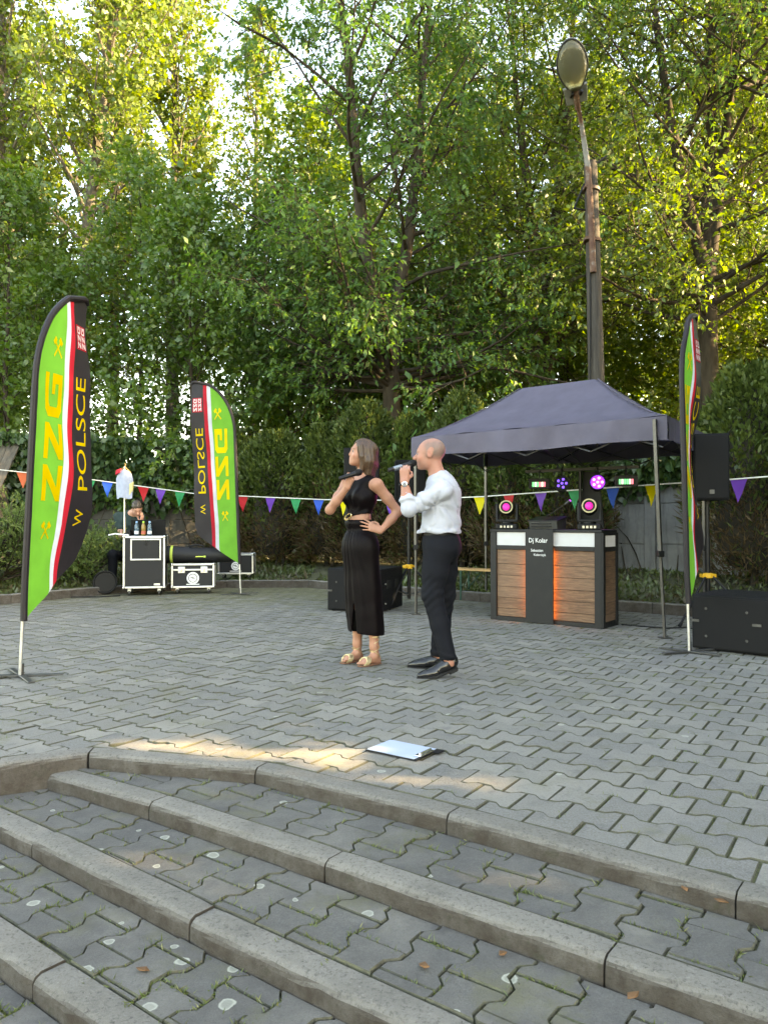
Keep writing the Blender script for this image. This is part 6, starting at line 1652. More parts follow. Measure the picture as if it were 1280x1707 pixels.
S.cap(che + np.array([0, 0, 0.09]), nek + np.array([0, 0, 0.01]), 0.075, 0.052, 0.05)
hc = w(602.5, 756) + np.array([0, -0.01, 0])
hf = Vector((-0.95, -0.30, 0.16)); hu = Vector((0.17, 0.0, 1))
S.cap(nek, hc + np.array([0.028, 0.02, -0.055]), 0.050, 0.047, 0.03)
WP, WR = head(S, hc, hf, hu, 0.90, True)
shL, elL, wrL = w(628, 808, -0.115), w(663, 853, -0.05), w(635, 885, -0.155)
shR, elR, wrR = w(578, 808, 0.10), w(550, 850, -0.06), w(578, 813, -0.175)
S.chain([che + wl * 0.06 + np.array([0, 0, 0.10]), shL], [0.06, 0.047], 0.04); S.chain([che - wl * 0.06 + np.array([0, 0, 0.10]), shR], [0.06, 0.047], 0.04)
S.chain([shL, shL * .5 + elL * .5, elL, elL * .6 + wrL * .4, wrL], [0.047, 0.040, 0.034, 0.034, 0.0235], 0.025)
S.chain([shR, shR * .5 + elR * .5, elR, elR * .6 + wrR * .4, wrR], [0.047, 0.040, 0.034, 0.034, 0.0235], 0.025)
hand(S, wrL, Vector(w(612, 876, -0.165) - wrL), (0.15, -1, 0.25), (0.1, 0.2, 1), [(0.10, 0.12, 0.1), (0.15, 0.15, 0.1), (0.22, 0.2, 0.15), (0.3, 0.2, 0.2)], 0.13, 0.95, 0.2)
MT, MH = w(565, 798, -0.235), w(602, 786, -0.20)
hand(S, wrR, Vector((0.35, -0.05, 0.9)), (0.25, -0.95, 0.1), (-0.6, -0.2, 0.5), [(0.75, 1.15, 0.9), (0.8, 1.15, 0.9), (0.85, 1.2, 0.9), (0.9, 1.2, 0.9)], 0.05, 0.92, 0.7)
# legs
hipR, hipL = pel - wl * 0.066 - np.array([0, 0, 0.06]), pel + wl * 0.066 - np.array([0, 0, 0.06])
anR, anL = w(596, 1090, 0.115), w(625, 1096, -0.015); anR[2] = 0.085; anL[2] = 0.085
for hp, an in ((hipR, anR), (hipL, anL)):
    kn = hp * 0.5 + an * 0.5 + wf * 0.004; kn[2] = 0.50; cf = kn * 0.62 + an * 0.38 - wf * 0.014
    S.chain([hp, hp * .5 + kn * .5, kn, cf, an * .85 + kn * .15, an], [0.072, 0.062, 0.046, 0.047, 0.033, 0.031], 0.03)
    fo = np.array([-0.74, -0.67, 0]); sd_ = np.array([0.67, -0.74, 0])
    S.cap(an - np.array([0, 0, 0.01]), an - fo * 0.030 + np.array([0, 0, -0.052]), 0.029, 0.024, 0.02)
    b0 = an + fo * 0.10; b0[2] = 0.040; S.cap(an + fo * 0.01 - np.array([0, 0, 0.02]), b0, 0.030, 0.022, 0.025)
    S.cap(b0 + sd_ * 0.012, b0 - sd_ * 0.014, 0.019, 0.019, 0.02)
    S.cap(an - fo * 0.03 + np.array([0, 0, -0.052]), b0 - np.array([0, 0, 0.008]), 0.020, 0.018, 0.02)
    for i, (o, l, r_) in enumerate(((-0.024, 0.058, 0.0095), (-0.008, 0.056, 0.0075), (0.006, 0.050, 0.007), (0.018, 0.044, 0.0068), (0.029, 0.036, 0.0062))):
        sg = 1 if an is anL else -1
        p0 = b0 + sd_ * o * sg; S.cap(p0, p0 + fo * l + np.array([0, 0, -0.014]), r_ * 1.1, r_, 0.006)
body = S.build('body', M_SKIN, wom, lambda v: face_tint(v, WP, WR, 0.90, SK, (0.50, 0.16, 0.15), (0.16, 0.09, 0.06)))
eyes(wom, WP, WR, 0.90)
# dress: draped top
def mat_velvet():
    m, nt, b = _new('dark_velvet')
    v = coords(nt, 'Object'); n = noise(nt, v, 14, 4)
    rp = ramp(nt, [(0.3, (0.0016, 0.0007, 0.0010)), (0.7, (0.0036, 0.0015, 0.0022))]); nt.links.new(n, rp.inputs[0]); nt.links.new(rp.outputs[0], b.inputs['Base Color'])
    b.inputs['Roughness'].default_value = 0.55; b.inputs['Specular IOR Level'].default_value = 0.12; b.inputs['Sheen Weight'].default_value = 0.008; b.inputs['Sheen Roughness'].default_value = 0.35; b.inputs['Sheen Tint'].default_value = (0.75, 0.5, 0.6, 1)
    return m
M_VELVET = mat_velvet()
S = SDF((-0.34, -0.26, 1.10), (0.20, 0.26, 1.56), 0.0055)
S.ell(wai, (0.128, 0.094, 0.13), R3b, 0.05); S.ell(che, (0.150, 0.110, 0.15), R3b, 0.05)
for q in (-1, 1): S.ell(che + wl * 0.062 * q + wf * 0.073 + np.array([0, 0, -0.015]), (0.060, 0.055, 0.06), R3b, 0.04)
S.cap(che + wl * 0.05 + np.array([0, 0, 0.10]), shL * .82 + (che + np.array([0, 0, .10])) * .18 + np.array([0, 0, .006]), 0.070, 0.052, 0.04)
S.cap(che - wl * 0.05 + np.array([0, 0, 0.10]), shR * .82 + (che + np.array([0, 0, .10])) * .18 + np.array([0, 0, .006]), 0.070, 0.052, 0.04)
S.cap(che + np.array([0, 0, 0.08]), nek - np.array([0, 0, .005]), 0.082, 0.07, 0.04)
buckle = wai + wf * 0.090 + np.array([0, 0, 0.012])
def drape(X, Y, Z):
    a = np.arctan2(Z - buckle[2] + 0.03, (X - buckle[0]) * wl[0] + (Y - buckle[1]) * wl[1])
    fr = np.clip(((X - che[0]) * wf[0] + (Y - che[1]) * wf[1]) / 0.08 + 0.3, 0, 1)
    return 0.0042 * np.sin(a * 17) * fr * np.clip((Z - buckle[2]) / 0.05, 0, 1)
S.warp(drape)
nc = nek + wf * 0.055 + np.array([0, 0, 0.045])
S.ell(nc, (0.085, 0.10, 0.066), R3b, 0.012, 'sub')
S.cut(lambda X, Y, Z: (1.170 + 0.045 * np.clip(((X - buckle[0]) * wl[0] + (Y - buckle[1]) * wl[1]) / 0.2, -0.2, 0.6)) - Z)
for sh, sg in ((shL, 1), (shR, -1)): S.cut(lambda X, Y, Z, sh=sh, sg=sg: ((X - sh[0]) * wl[0] + (Y - sh[1]) * wl[1]) * sg - 0.006 - 0.28 * (Z - sh[2]) * 0)
S.build('dress_top', M_VELVET, wom)
# wrap skirt with gathers falling from the buckle and a slit
S = SDF((-0.40, -0.30, 0.22), (0.26, 0.32, 1.17), 0.0065)
skb = (anR + anL) / 2; skb[2] = 0.26
S.ell(w(598, 872), (0.128, 0.098, 0.06), R3b, 0.04); S.ell(pel, (0.156, 0.112, 0.13), R3b, 0.05)
for z, a, b in ((0.88, 0.160, 0.113), (0.74, 0.162, 0.114), (0.60, 0.166, 0.122), (0.46, 0.160, 0.118), (0.34, 0.157, 0.116), (0.22, 0.157, 0.116)):
    f = (pel[2] - z) / (pel[2] - 0.22); c_ = pel * (1 - f) + skb * f; c_[2] = z; S.ell(c_, (a, b, 0.13), R3b, 0.09)
def gather(X, Y, Z):
    sx = (X - buckle[0]) * wl[0] + (Y - buckle[1]) * wl[1] + 0.03 * (1.12 - Z)
    fr = np.clip(((X - pel[0]) * wf[0] + (Y - pel[1]) * wf[1]) / 0.08 + 0.1, 0, 1)
    wid = 0.03 + 0.16 * np.clip(1.13 - Z, 0, 1)
    return 0.0055 * np.sin(sx / wid * 11 + 2) * fr * np.exp(-(sx / wid) ** 2 * 0.6) + 0.003 * np.sin(np.arctan2(Y - pel[1], X - pel[0]) * 9 + Z * 4) * np.clip((0.9 - Z) * 1.5, 0, 1)
S.warp(gather)
sl0 = w(592, 1000); sl1 = w(591, 1056)
def slit(X, Y, Z):
    sx = (X - sl1[0]); hw = np.clip((0.52 - Z) * 0.085, 0, 0.026)
    dep = Y - (0.02)
    return np.where((Y < 0.05), hw - np.abs(sx), -1.0)
S.cut(slit)
S.cut(lambda X, Y, Z: 0.245 - 0.03 * np.clip((X - skb[0]) / 0.15, -1, 1) * 0.5 - Z); S.cut(lambda X, Y, Z: Z - 1.153)
S.build('skirt', M_VELVET, wom)
M_GOLD = mat('gold_metal', (0.80, 0.62, 0.30), 0.25, metal=1.0, var=0.1)
mb = MB(); ring = []
for k in range(21):
    a = 2 * math.pi * k / 20; rr_ = 0.030 + 0.004 * math.sin(2 * a + 1)
    ring.append(Vector(buckle) + Vector(wf) * 0.016 + Vector(wl) * (rr_ * 1.15 * math.cos(a)) + Vector((0, 0, rr_ * 0.78 * math.sin(a) + 0.010 * math.cos(a))))
mb.tube(ring, 0.0048, 8, caps=False); mb.build('buckle', M_GOLD, wom, smooth=True)
mb = MB(); er = WP(0.072, -0.004, -0.052); mb.tube([Vector(er) + Vector((0, 0, 0.018)), Vector(er) + Vector((0, 0, -0.014))], [0.003, 0.005], 6); mb.build('earring', M_GOLD, wom, smooth=True)
# hair: straight, shoulder length
M_HAIR = None
def mat_hair(name, a, b_):
    m, nt, b = _new(name)
    v = coords(nt, 'Object', (1, 1, 0.035)); n = noise(nt, v, 190, 4, 0.6)
    rp = ramp(nt, [(0.3, a), (0.7, b_)]); nt.links.new(n, rp.inputs[0]); nt.links.new(rp.outputs[0], b.inputs['Base Color']); b.inputs['Roughness'].default_value = 0.42; bump(nt, b, n, 0.6, 0.006); return m
M_HAIR = mat_hair('brown_hair', (0.018, 0.0085, 0.0042), (0.090, 0.043, 0.020))
S = SDF((-0.34, -0.22, 1.42), (0.16, 0.22, 1.80), 0.005)
hs, hfv, huv = frame(hf, hu)
HP = lambda x, y, z: np.array(WP(x, y, z))
S.ell(HP(0, -0.020, 0.042), np.array((0.088, 0.108, 0.093)) * 0.93, WR, 0.02)
S.chain([HP(0.045, -0.055, 0.03), HP(0.062, -0.06, -0.06), HP(0.070, -0.066, -0.195)], [0.062, 0.056, 0.040], 0.03)
S.chain([HP(-0.045, -0.055, 0.03), HP(-0.062, -0.06, -0.06), HP(-0.062, -0.075, -0.165)], [0.062, 0.054, 0.036], 0.03)
S.chain([HP(0, -0.075, 0.03), HP(0, -0.10, -0.07), HP(0, -0.105, -0.200)], [0.062, 0.056, 0.040], 0.03)
S.chain([HP(0.066, 0.035, 0.055), HP(0.080, 0.012, -0.03), HP(0.076, -0.015, -0.13)], [0.026, 0.022, 0.016], 0.02)
S.chain([HP(-0.066, 0.035, 0.055), HP(-0.082, 0.012, -0.03), HP(-0.078, -0.005, -0.15)], [0.026, 0.022, 0.016], 0.02)
S.ell(HP(0, 0.098, -0.035), np.array((0.062, 0.075, 0.125)), WR, 0.015, 'sub')
S.warp(lambda X, Y, Z: 0.0022 * np.sin(np.arctan2(Y - hc[1], X - hc[0]) * 26 + Z * 8))
S.build('hair', M_HAIR, wom)
# sandals: soles and straps wound round the ankle
M_SAND = mat('gold_leather', (0.52, 0.40, 0.22), 0.35, metal=0.6, var=0.25, scale=30); M_SOLE = mat('sandal_sole', (0.16, 0.075, 0.045), 0.7)
for an, sg in ((anL, 1), (anR, -1)):
    fo = Vector((-0.74, -0.67, 0)); sd_ = Vector((0.67, -0.74, 0)); a = Vector((an[0], an[1], 0))
    pr = [(-0.062, 0.0), (-0.050, 0.026), (0.0, 0.030), (0.08, 0.038), (0.13, 0.040), (0.165, 0.026), (0.172, 0.0), (0.160, -0.030), (0.12, -0.040), (0.06, -0.034), (0.0, -0.029), (-0.050, -0.024)]
    mb = MB(); mb.prism([a + fo * x + sd_ * y * sg + Vector((0, 0, 0.003)) for x, y in pr], (0, 0, 0.012)); so = mb.build('sandal', M_SOLE, wom, bevel=0.003)
    def loop(cx, z0, rx, rz, tilt=0.0):
        return [a + fo * (cx + tilt * math.sin(t)) + sd_ * (rx * math.cos(t)) + Vector((0, 0, z0 + rz * math.sin(t))) for t in np.linspace(0, 6.283, 18)]
    mb = MB()
    for cx in (0.105, 0.122, 0.088): mb.tube(loop(cx, 0.036, 0.043, 0.033, -0.02), 0.006, 6, caps=False)
    def ring_(z, r, tl): return [a + fo * (r * math.cos(t)) + sd_ * (r * math.sin(t)) + Vector((0, 0, z + tl * math.cos(t))) for t in np.linspace(0, 6.283, 18)]
    for z, r, tl in ((0.085, 0.046, 0.035), (0.125, 0.037, -0.02), (0.155, 0.037, 0.025), (0.19, 0.039, -0.02), (0.215, 0.042, 0.01), (0.228, 0.043, -0.006)): mb.tube(ring_(z, r, tl), 0.0028, 5, caps=False)
    mb.build('strap', M_SAND, so, smooth=True)
m1_ = mic('black microphone held near the chin by the woman', WO + Vector(MT), WO + Vector(MH))

# ---------------------------------------------------------------- the man
MO = Vector((0.43, 5.78, 0.0))
man = thing('person', 'bald man in a white shirt and dark trousers singing into a raised microphone', 'person', MO, 0)
def mm(px_, py_, y=0.0):
    d = 5.78 + y
    return np.array([(px_ - 640) / 1283 * d - MO.x, y, 1.13 + (870 - py_) / 1283 * d])
MF = np.array([-0.90, 0.34, 0]); MF /= np.linalg.norm(MF); ML = np.array([-MF[1], MF[0], 0])     # facing, his left (towards the viewer)
R3m = np.array([[ML[0], MF[0], 0], [ML[1], MF[1], 0], [0, 0, 1]])
SKM = (0.36, 0.160, 0.112)
S = SDF((-0.44, -0.36, -0.02), (0.28, 0.40, 1.80), 0.0062)
pel, wai, che, nek = mm(735, 905), mm(734, 868), mm(736, 830), mm(730, 796)
S.ell(pel, (0.165, 0.120, 0.12), R3m, 0.05); S.ell(wai, (0.155, 0.115, 0.14), R3m, 0.05); S.ell(che, (0.178, 0.122, 0.16), R3m, 0.06)
hc = mm(715.5, 757); hf = Vector((-0.99, 0.16, -0.03)); hu = Vector((-0.05, 0, 1))
S.cap(che + np.array([0, 0, 0.09]), nek, 0.085, 0.062, 0.05); S.cap(nek, hc + np.array([0.028, 0, -0.05]), 0.060, 0.057, 0.03)
MP, MR = head(S, hc, hf, hu, 0.98, False, 0.007); S.ell(MP(0, -0.035, 0.03), (0.072, 0.086, 0.080), MR, 0.03)
shL, elL, wrL = mm(737, 818, -0.165), mm(681, 849, -0.20), mm(674, 803, -0.175)
shR, elR, wrR = mm(733, 818, 0.17), mm(752, 872, 0.20), mm(738, 925, 0.16)
for sh in (shL, shR): S.cap(che + np.array([0, 0, 0.08]), sh, 0.07, 0.055, 0.04)
S.chain([shL, elL, elL * .6 + wrL * .4, wrL], [0.055, 0.043, 0.042, 0.028], 0.025)
S.chain([shR, elR, elR * .6 + wrR * .4, wrR], [0.055, 0.043, 0.042, 0.028], 0.025)
hand(S, wrL, Vector((0.02, 0.02, 1.0)), (-0.12, -0.98, 0.05), (1, 0, 0.1), [(1.0, 1.15, 0.9), (0.98, 1.15, 0.9), (0.95, 1.15, 0.9), (0.95, 1.1, 0.9)], 0.06, 1.02, 0.8)
hand(S, wrR, Vector((-0.1, -0.05, -1)), (0.3, 0.95, 0), (-1, 0.3, 0), [(0.3, 0.4, 0.3)] * 4, 0.03, 1.0, 0.4)
kL, aL = mm(720, 990, -0.10), mm(745, 1094, -0.16); kR, aR = mm(741, 992, 0.13), mm(729, 1098, 0.17)
hpL, hpR = pel + ML * 0.085 - np.array([0, 0, 0.05]), pel - ML * 0.085 - np.array([0, 0, 0.05])
aR[2] = 0.095; aL[2] = 0.135
for hp, kn, an in ((hpL, kL, aL), (hpR, kR, aR)):
    S.chain([hp, hp * .5 + kn * .5, kn, kn * .6 + an * .4, an], [0.095, 0.08, 0.058, 0.055, 0.037], 0.03)
toeL = mm(716, 1127, -0.20); toeL[2] = 0.045; toeR = mm(698, 1109, 0.19); toeR[2] = 0.04
S.chain([aL, aL + np.array([0.02, 0, -0.03]), toeL], [0.036, 0.034, 0.026], 0.02); S.chain([aR, aR + np.array([0.012, 0, -0.05]), toeR], [0.036, 0.034, 0.026], 0.02)
def stubble(q, blend):
    # cropped grey hair at the back and sides, thinning towards the top
    m = np.clip((0.050 - q[:, 1]) / 0.05, 0, 1) * np.clip((q[:, 2] + 0.045) / 0.03, 0, 1) * np.clip((0.125 - q[:, 2]) / 0.05, 0.25, 1)
    blend(0.85 * m * (np.abs(q[:, 0]) < 0.079) , (0.145, 0.112, 0.10))
    blend(0.22 * np.clip((-0.035 - q[:, 2]) / 0.03, 0, 1) * np.clip((q[:, 1] - 0.0) / 0.03, 0, 1) * (q[:, 2] > -0.13), (0.36, 0.26, 0.22))
S.build('body', M_SKIN, man, lambda v: face_tint(v, MP, MR, 0.98, SKM, (0.46, 0.17, 0.15), (0.30, 0.20, 0.15), stubble))
eyes(man, MP, MR, 0.98)
# shirt
M_SHIRT = mat('white_linen', (0.39, 0.405, 0.46), 0.85, var=0.04, scale=30, bmp=0.25, bscale=240, spec=0.2)
S = SDF((-0.40, -0.34, 0.98), (0.28, 0.36, 1.52), 0.0055)
S.ell(wai + np.array([0.005, 0, -0.01]), (0.182, 0.146, 0.15), R3m, 0.06); S.ell(che + np.array([0.004, 0, 0]), (0.192, 0.142, 0.17), R3m, 0.06); S.ell(mm(735, 889), (0.180, 0.142, 0.06), R3m, 0.05)
for sh in (shL, shR): S.cap(che + np.array([0, 0, 0.085]), sh, 0.082, 0.068, 0.05)
S.cap(che + np.array([0, 0, 0.09]), nek + np.array([0.004, 0, 0.006]), 0.10, 0.072, 0.05)
S.chain([shL, shL * .5 + elL * .5, elL, elL * .62 + wrL * .38], [0.066, 0.059, 0.050, 0.048], 0.03)
cf = elL * .62 + wrL * .38; S.cap(elL * .70 + wrL * .30, cf, 0.055, 0.055, 0.012)
S.chain([shR, shR * .5 + elR * .5, elR, elR * .7 + wrR * .3], [0.070, 0.064, 0.058, 0.050], 0.03)
S.cap(mm(697, 886, -0.02), mm(696, 893, -0.02), 0.012, 0.010, 0.03)
def folds(X, Y, Z):
    xx = X - che[0]; zz = Z - che[2]
    f = 0.0035 * np.sin((xx * 0.8 + zz * 1.5 + Y * 0.6) * 34 + 2 * np.sin(X * 18 + Y * 9)) - 0.0045 * np.exp(-8 * np.abs(np.sin((xx * 1.6 - zz * 0.9 - Y) * 17 + 1.2 * np.sin(Z * 16)))) - 0.0045 * np.exp(-9 * np.abs(np.sin((xx * 0.6 + zz * 1.3 + Y * 0.5) * 15 + 1.0 * np.sin(X * 21 + Y * 8))))
    f2 = 0.0045 * np.sin(Z * 95 + 9 * xx + 2 * np.sin(Y * 25)) * np.clip((1.12 - Z) / 0.06, 0, 1)
    ax = np.sqrt((X - elL[0]) ** 2 + (Y - elL[1]) ** 2 + (Z - elL[2]) ** 2)
    f3 = 0.0050 * np.sin(ax * 150) * np.clip((0.17 - ax) / 0.08, 0, 1)
    pit = shL * .72 + elL * .28 + np.array([0.03, 0, -0.07]); dp = np.sqrt((X - pit[0]) ** 2 + (Y - pit[1]) ** 2 + (Z - pit[2]) ** 2); an_ = np.arctan2(Z - pit[2], X - pit[0])
    f4 = 0.006 * np.sin(an_ * 7 + 14 * dp) * np.clip((0.26 - dp) / 0.16, 0, 1) * np.clip(dp / 0.09, 0, 1)
    return f + f2 + f3 + f4
S.warp(folds)
S.ell(nek + np.array([-0.035, 0.01, 0.055]), (0.075, 0.085, 0.055), R3m, 0.01, 'sub')
S.cut(lambda X, Y, Z: (1.046 + 0.006 * np.sin(X * 40) + 0.03 * np.clip((X - MO.x * 0 + 0.16) / -0.05, 0, 0) ) - Z)
S.build('shirt', M_SHIRT, man)
# stand collar
mb = MB(); cr = []
for k in range(25):
    a = R(-150 + 300 * k / 24); p = Vector(nek) + Vector((0.008, 0, 0.0)) + Vector(-MF) * (0.066 * math.cos(a)) + Vector(ML) * (0.066 * math.sin(a)); cr.append(p + Vector((0, 0, 0.012 * math.cos(a) - 0.006)))
vs = []; fs = []
for p in cr:
    o_ = Vector((p.x - nek[0], p.y - nek[1], 0)).normalized()
    vs += [p + Vector((0, 0, -0.03)) + o_ * 0.012, p + Vector((0, 0, 0.022)), p + Vector((0, 0, 0.022)) - o_ * 0.004, p + Vector((0, 0, -0.03)) + o_ * 0.004]
for k in range(24):
    for q in range(4): fs.append((k * 4 + q, k * 4 + (q + 1) % 4, (k + 1) * 4 + (q + 1) % 4, (k + 1) * 4 + q))
mb.add(vs, fs); mb.build('collar', M_SHIRT, man, smooth=True)
# trousers
M_TROU = mat('charcoal_wool', (0.0058, 0.0066, 0.0095), 0.8, var=0.2, scale=12, bmp=0.15, bscale=260, spec=0.15)
S = SDF((-0.34, -0.34, 0.08), (0.24, 0.36, 1.08), 0.006)
S.ell(mm(735, 896), (0.158, 0.124, 0.06), R3m, 0.05); S.ell(pel - np.array([0, 0, .02]), (0.172, 0.136, 0.13), R3m, 0.05)
S.ell(pel - MF * 0.055 - np.array([0, 0, .045]), (0.13, 0.085, 0.09), R3m, 0.05)
for hp, kn, an in ((hpL, kL, aL), (hpR, kR, aR)):
    low = an + np.array([0.004, 0, 0.015])
    S.chain([hp, hp * .5 + kn * .5, kn, kn * .5 + low * .5, low], [0.110, 0.094, 0.077, 0.068, 0.061], 0.03)
def tf(X, Y, Z):
    f = np.zeros((1, 1, 1)) + 0 * X * Y * Z
    for kn, an in ((kL, aL), (kR, aR)):
        d = np.sqrt((X - kn[0]) ** 2 + (Y - kn[1]) ** 2 + ((Z - kn[2]) * 0.7) ** 2); f = f + 0.0042 * np.sin((Z - 0.6 * X) * 95 + 2 * np.sin(X * 30)) * np.clip((0.15 - d) / 0.1, 0, 1)
    f = f + 0.0012 * np.sin((Z * 0.9 + X * 1.6) * 42 + Y * 20)
    f = f + 0.004 * np.sin(Z * 120 + X * 30) * np.clip((0.22 - Z) / 0.08, 0, 1)
    return f
S.warp(tf)
S.cut(lambda X, Y, Z: Z - (1.050)); 
S.cut(lambda X, Y, Z: np.where(Y < 0.02, 0.128 - 0.10 * (X - aL[0]) * 0.6, 0.095) - Z)
S.build('trousers', M_TROU, man)
mb = MB(); bl = []
for k in range(33):
    a = 2 * math.pi * k / 32; bl.append(Vector(mm(735, 891)) + Vector(ML) * (0.160 * math.cos(a)) + Vector(MF) * (0.127 * math.sin(a)))
vs = []; fs = []
for p in bl: vs += [p + Vector((0, 0, -0.016)), p + Vector((0, 0, 0.016))]
for k in range(32): fs.append((2 * k, 2 * k + 2, 2 * k + 3, 2 * k + 1))
mb.add(vs, fs); mb.build('belt', M_BLACK, man, smooth=True)
# leather shoes
M_SHOE = mat('polished_leather', (0.010, 0.010, 0.011), 0.22, var=0.2, spec=0.6)
for (an, toe, lift) in ((aL, toeL, 0.062), (aR, toeR, 0.0)):
    fo = np.array([toe[0] - an[0], toe[1] - an[1], 0]); fo /= np.linalg.norm(fo); sdv_ = np.array([-fo[1], fo[0], 0]); o = np.array([an[0], an[1], 0])
    def sp(l, h, s_=0.0):       # l along the foot from the ankle, h above the sole
        rise = lift * np.clip((0.10 - l) / 0.17, 0, 1) ** 1.0
        return o + fo * l + sdv_ * s_ + np.array([0, 0, h + rise])
    lo = np.minimum(sp(-0.1, 0), sp(0.25, 0)) - 0.06; hi = np.maximum(sp(-0.1, 0.1), sp(0.25, 0.1)) + 0.08; lo[2] = -0.01
    S = SDF(lo, hi, 0.0042)
    S.cap(sp(-0.045, 0.050), sp(0.03, 0.055), 0.038, 0.039, 0.02); S.cap(sp(-0.045, 0.075), sp(0.0, 0.085), 0.034, 0.036, 0.02); S.cap(sp(0.03, 0.060), sp(0.12, 0.040), 0.040, 0.036, 0.03)
    S.cap(sp(0.10, 0.036, 0.006), sp(0.175, 0.030), 0.036, 0.028, 0.02); S.cap(sp(0.10, 0.034, -0.006), sp(0.16, 0.030), 0.034, 0.028, 0.02); S.cap(sp(0.17, 0.028), sp(0.215, 0.024), 0.026, 0.019, 0.02)
    X, Y, Z = np.meshgrid(*S.ax, indexing='ij', sparse=True); l = (X - o[0]) * fo[0] + (Y - o[1]) * fo[1]
    rise = lift * np.clip((0.10 - l) / 0.17, 0, 1)
    S.f = np.maximum(S.f, (0.010 + rise - Z).astype(np.float32)); 
    S.f = np.maximum(S.f, np.where(l < 0.035, Z - rise - 0.093, -1).astype(np.float32))
    shoe = S.build('shoe', M_SHOE, man)
    mb = MB(); pr = [(-0.080, 0.0), (-0.066, 0.030), (0.0, 0.034), (0.09, 0.043), (0.15, 0.041), (0.20, 0.026), (0.236, 0.0), (0.20, -0.026), (0.15, -0.038), (0.09, -0.040), (0.0, -0.033), (-0.066, -0.030)]
    P3 = [Vector(sp(a, 0.0, b)) for a, b in pr]; mb.prism(P3, (0, 0, 0.011)); mb.build('sole', M_RUBBER, shoe)
    mb = MB(); mb.prism([Vector(sp(a, -0.018 if lift else 0.0, b)) for a, b in ((-0.078, -0.018), (-0.078, 0.018), (-0.06, 0.032), (-0.012, 0.034), (-0.012, -0.034), (-0.06, -0.032))], (0, 0, 0.020)); mb.build('heel', M_RUBBER, shoe)
# wristwatch
wr = Vector(wrL) + Vector((0, 0, -0.022)); mb = MB(); mb.tube([wr + Vector((0.034 * math.cos(t), 0.031 * math.sin(t), 0)) for t in np.linspace(0, 6.283, 20)], 0.009, 6, caps=False); wt = mb.build('watch', M_BLACK, man, smooth=True)
mb = MB(); mb.lathe([(0.021, 0.0), (0.021, 0.008), (0.017, 0.010)], 18, c=tuple(wr + Vector((0, -0.030, 0.002))), M=Matrix.Rotation(R(90), 4, 'X')); mb.build('watch_case', M_CHROME, wt, smooth=True)
mb = MB(); mb.lathe([(0.0155, 0.0), (0.0155, 0.0015)], 18, c=tuple(wr + Vector((0, -0.0405, 0.002))), M=Matrix.Rotation(R(90), 4, 'X')); mb.build('watch_dial', mat('watch_dial', (0.16, 0.17, 0.20), 0.3), wt)
mic('dark microphone with grey band raised to the mouth of the man', MO + Vector(mm(647, 784, -0.155)), MO + Vector(mm(692, 771, -0.045)), tailc=mat('mic_band', (0.22, 0.26, 0.30), 0.4, metal=0.5))
# thin ear-monitor cable down the back
mb = MB(); mb.tube([Vector(mm(733, 790, -0.06)), Vector(mm(748, 802, -0.09)), Vector(mm(757, 818, -0.09)), Vector(mm(761, 840, -0.085)), Vector(mm(763, 862, -0.07))], 0.0022, 5); mb.build('cable', M_GREYM, man, smooth=True)

# ---------------------------------------------------------------- the technician behind the cases
TO = Vector((-4.10, 12.75, 0.14))
tec = thing('person', 'person in a dark green t-shirt sitting behind the cases, head on hand', 'person', TO, 0)
def tm(px_, py_, y=0.0):
    d = TO.y + y
    return np.array([(px_ - 640) / 1283 * d - TO.x, y, 1.13 + (870 - py_) / 1283 * d - TO.z])
S = SDF((-0.44, -0.50, -0.02), (0.44, 0.40, 1.46), 0.009)
che = tm(216, 871, 0.02); pel = tm(219, 915, 0.10); pel[2] = 0.48
S.ell(pel, (0.18, 0.14, 0.13), None, 0.06); S.ell((pel + che) / 2, (0.17, 0.13, 0.2), None, 0.06); S.ell(che, (0.19, 0.13, 0.17), None, 0.06)
hc = tm(229, 848, -0.14); hf = Vector((0.35, -0.72, -0.62)); hu = Vector((0.15, -0.5, 0.8))
S.cap(che + np.array([0.02, -0.03, 0.13]), hc + np.array([-0.02, 0.05, -0.03]), 0.07, 0.06, 0.04)
TP, TR = head(S, hc, hf, hu, 1.0)
shR, elR, wrR = che + np.array([-0.19, 0, 0.10]), tm(203, 893, -0.12), tm(222, 896, -0.30)
shL, elL, wrL = che + np.array([0.19, 0, 0.10]), tm(234, 893, -0.28), tm(235, 872, -0.25)
for sh in (shR, shL): S.cap(che + np.array([0, 0, .08]), sh, 0.08, 0.06, 0.04)
S.chain([shR, elR, wrR], [0.056, 0.045, 0.03], 0.03); S.chain([shL, elL, wrL], [0.056, 0.045, 0.03], 0.03)
hand(S, wrL, Vector((0.2, 0.05, 1)), (0.8, -0.3, 0), (-0.2, -1, 0), [(0.15, 0.2, 0.2)] * 4, 0.1, 1.0, 0.3)
hand(S, wrR, Vector((1, -0.3, 0)), (0, 0, 1), (0, -1, 0), [(0.2, 0.3, 0.3)] * 4, 0.1, 1.0, 0.3)
for q in (-1, 1): S.chain([pel + np.array([q * .1, 0, -0.02]), np.array([pel[0] + q * .14, -0.36, 0.46]), np.array([pel[0] + q * .15, -0.34, 0.06]), np.array([pel[0] + q * .15, -0.44, 0.04])], [0.09, 0.065, 0.045, 0.035], 0.03)
S.build('body', M_SKIN, tec, lambda v: face_tint(v, TP, TR, 1.0, (0.52, 0.27, 0.19), (0.4, 0.15, 0.13), (0.07, 0.045, 0.03)))
S = SDF((-0.44, -0.34, 0.40), (0.44, 0.36, 1.32), 0.010)
S.ell(pel, (0.19, 0.15, 0.14), None, 0.06); S.ell((pel + che) / 2, (0.185, 0.145, 0.21), None, 0.06); S.ell(che, (0.205, 0.145, 0.18), None, 0.06)
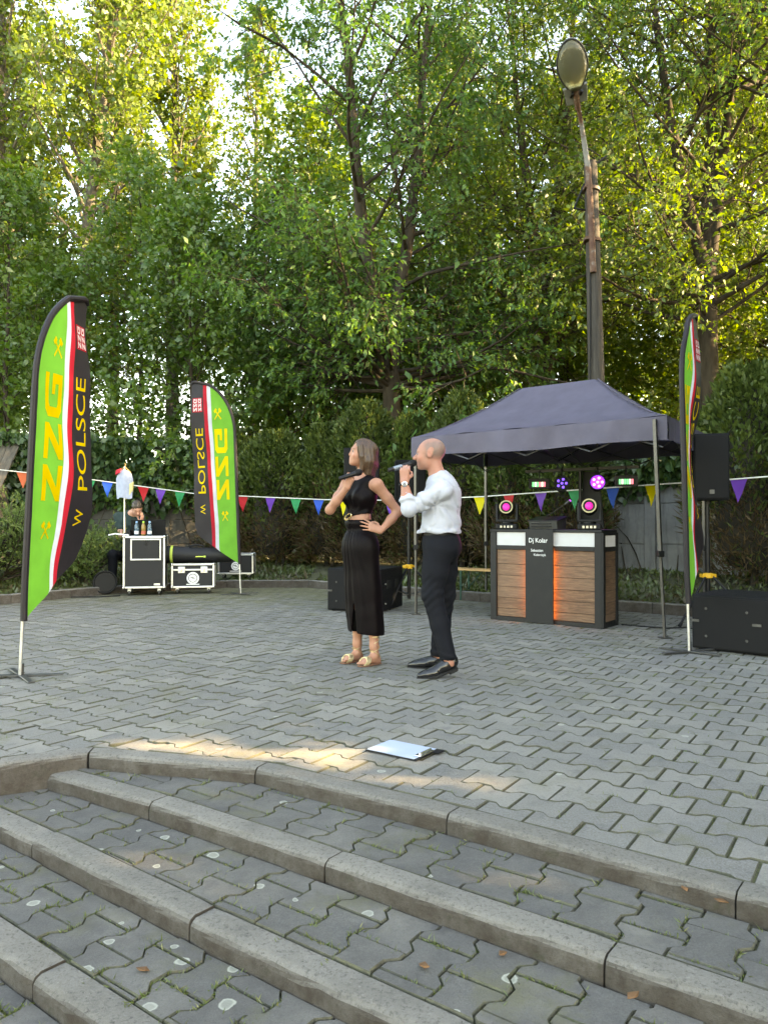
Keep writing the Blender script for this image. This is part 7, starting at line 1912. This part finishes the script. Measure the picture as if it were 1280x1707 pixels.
for sh, el in ((shR, elR), (shL, elL)): S.cap(che + np.array([0, 0, .08]), sh, 0.09, 0.072, 0.04); S.cap(sh, sh * .4 + el * .6, 0.072, 0.064, 0.02)
S.cap(che + np.array([0, 0, .07]), che + np.array([0.012, -0.02, .125]), 0.11, 0.085, 0.04)
S.warp(lambda X, Y, Z: 0.005 * np.sin(X * 40 + Z * 22) * np.sin(Z * 31 - X * 11))
S.build('t_shirt', mat('dark_green_cotton', (0.020, 0.038, 0.034), 0.9, var=0.15), tec)
S = SDF(hc - 0.16, hc + 0.16, 0.006)
S.ell(TP(0, -0.022, 0.045), (0.082, 0.102, 0.088), TR, 0.02); S.ell(TP(0, 0.10, -0.045), (0.075, 0.075, 0.110), TR, 0.01, 'sub'); S.ell(TP(0, -0.01, -0.10), (0.12, 0.12, 0.085), TR, 0.01, 'sub')
S.warp(lambda X, Y, Z: 0.004 * np.sin(X * 150 + Z * 60) * np.sin(Y * 130))
S.build('hair', mat_hair('dark_brown_hair', (0.022, 0.015, 0.010), (0.085, 0.060, 0.042)), tec)
S = SDF((-0.42, -0.52, 0.0), (0.42, 0.36, 0.66), 0.010)
S.ell(pel - np.array([0, 0, .03]), (0.19, 0.15, 0.13), None, 0.05)
for q in (-1, 1): S.chain([pel + np.array([q * .1, 0, -0.03]), np.array([pel[0] + q * .14, -0.36, 0.46]), np.array([pel[0] + q * .15, -0.34, 0.10])], [0.105, 0.08, 0.065], 0.03)
S.build('trousers', M_TROU, tec)
stl = thing('stool', 'dark stool under the seated technician', 'stool', TO + Vector((pel[0], 0.1, 0)), 0)
mb = MB(); mb.lathe([(0.17, 0.34), (0.18, 0.35), (0.18, 0.385), (0.16, 0.39)], 16); mb.build('seat', M_BLACK, stl, smooth=True)
for k in range(4):
    a = R(45 + 90 * k); mb = MB(); mb.tube([(0.12 * math.cos(a), 0.12 * math.sin(a), 0.34), (0.17 * math.cos(a), 0.17 * math.sin(a), 0.0)], 0.012, 6); mb.build('leg', M_BLACKM, stl)
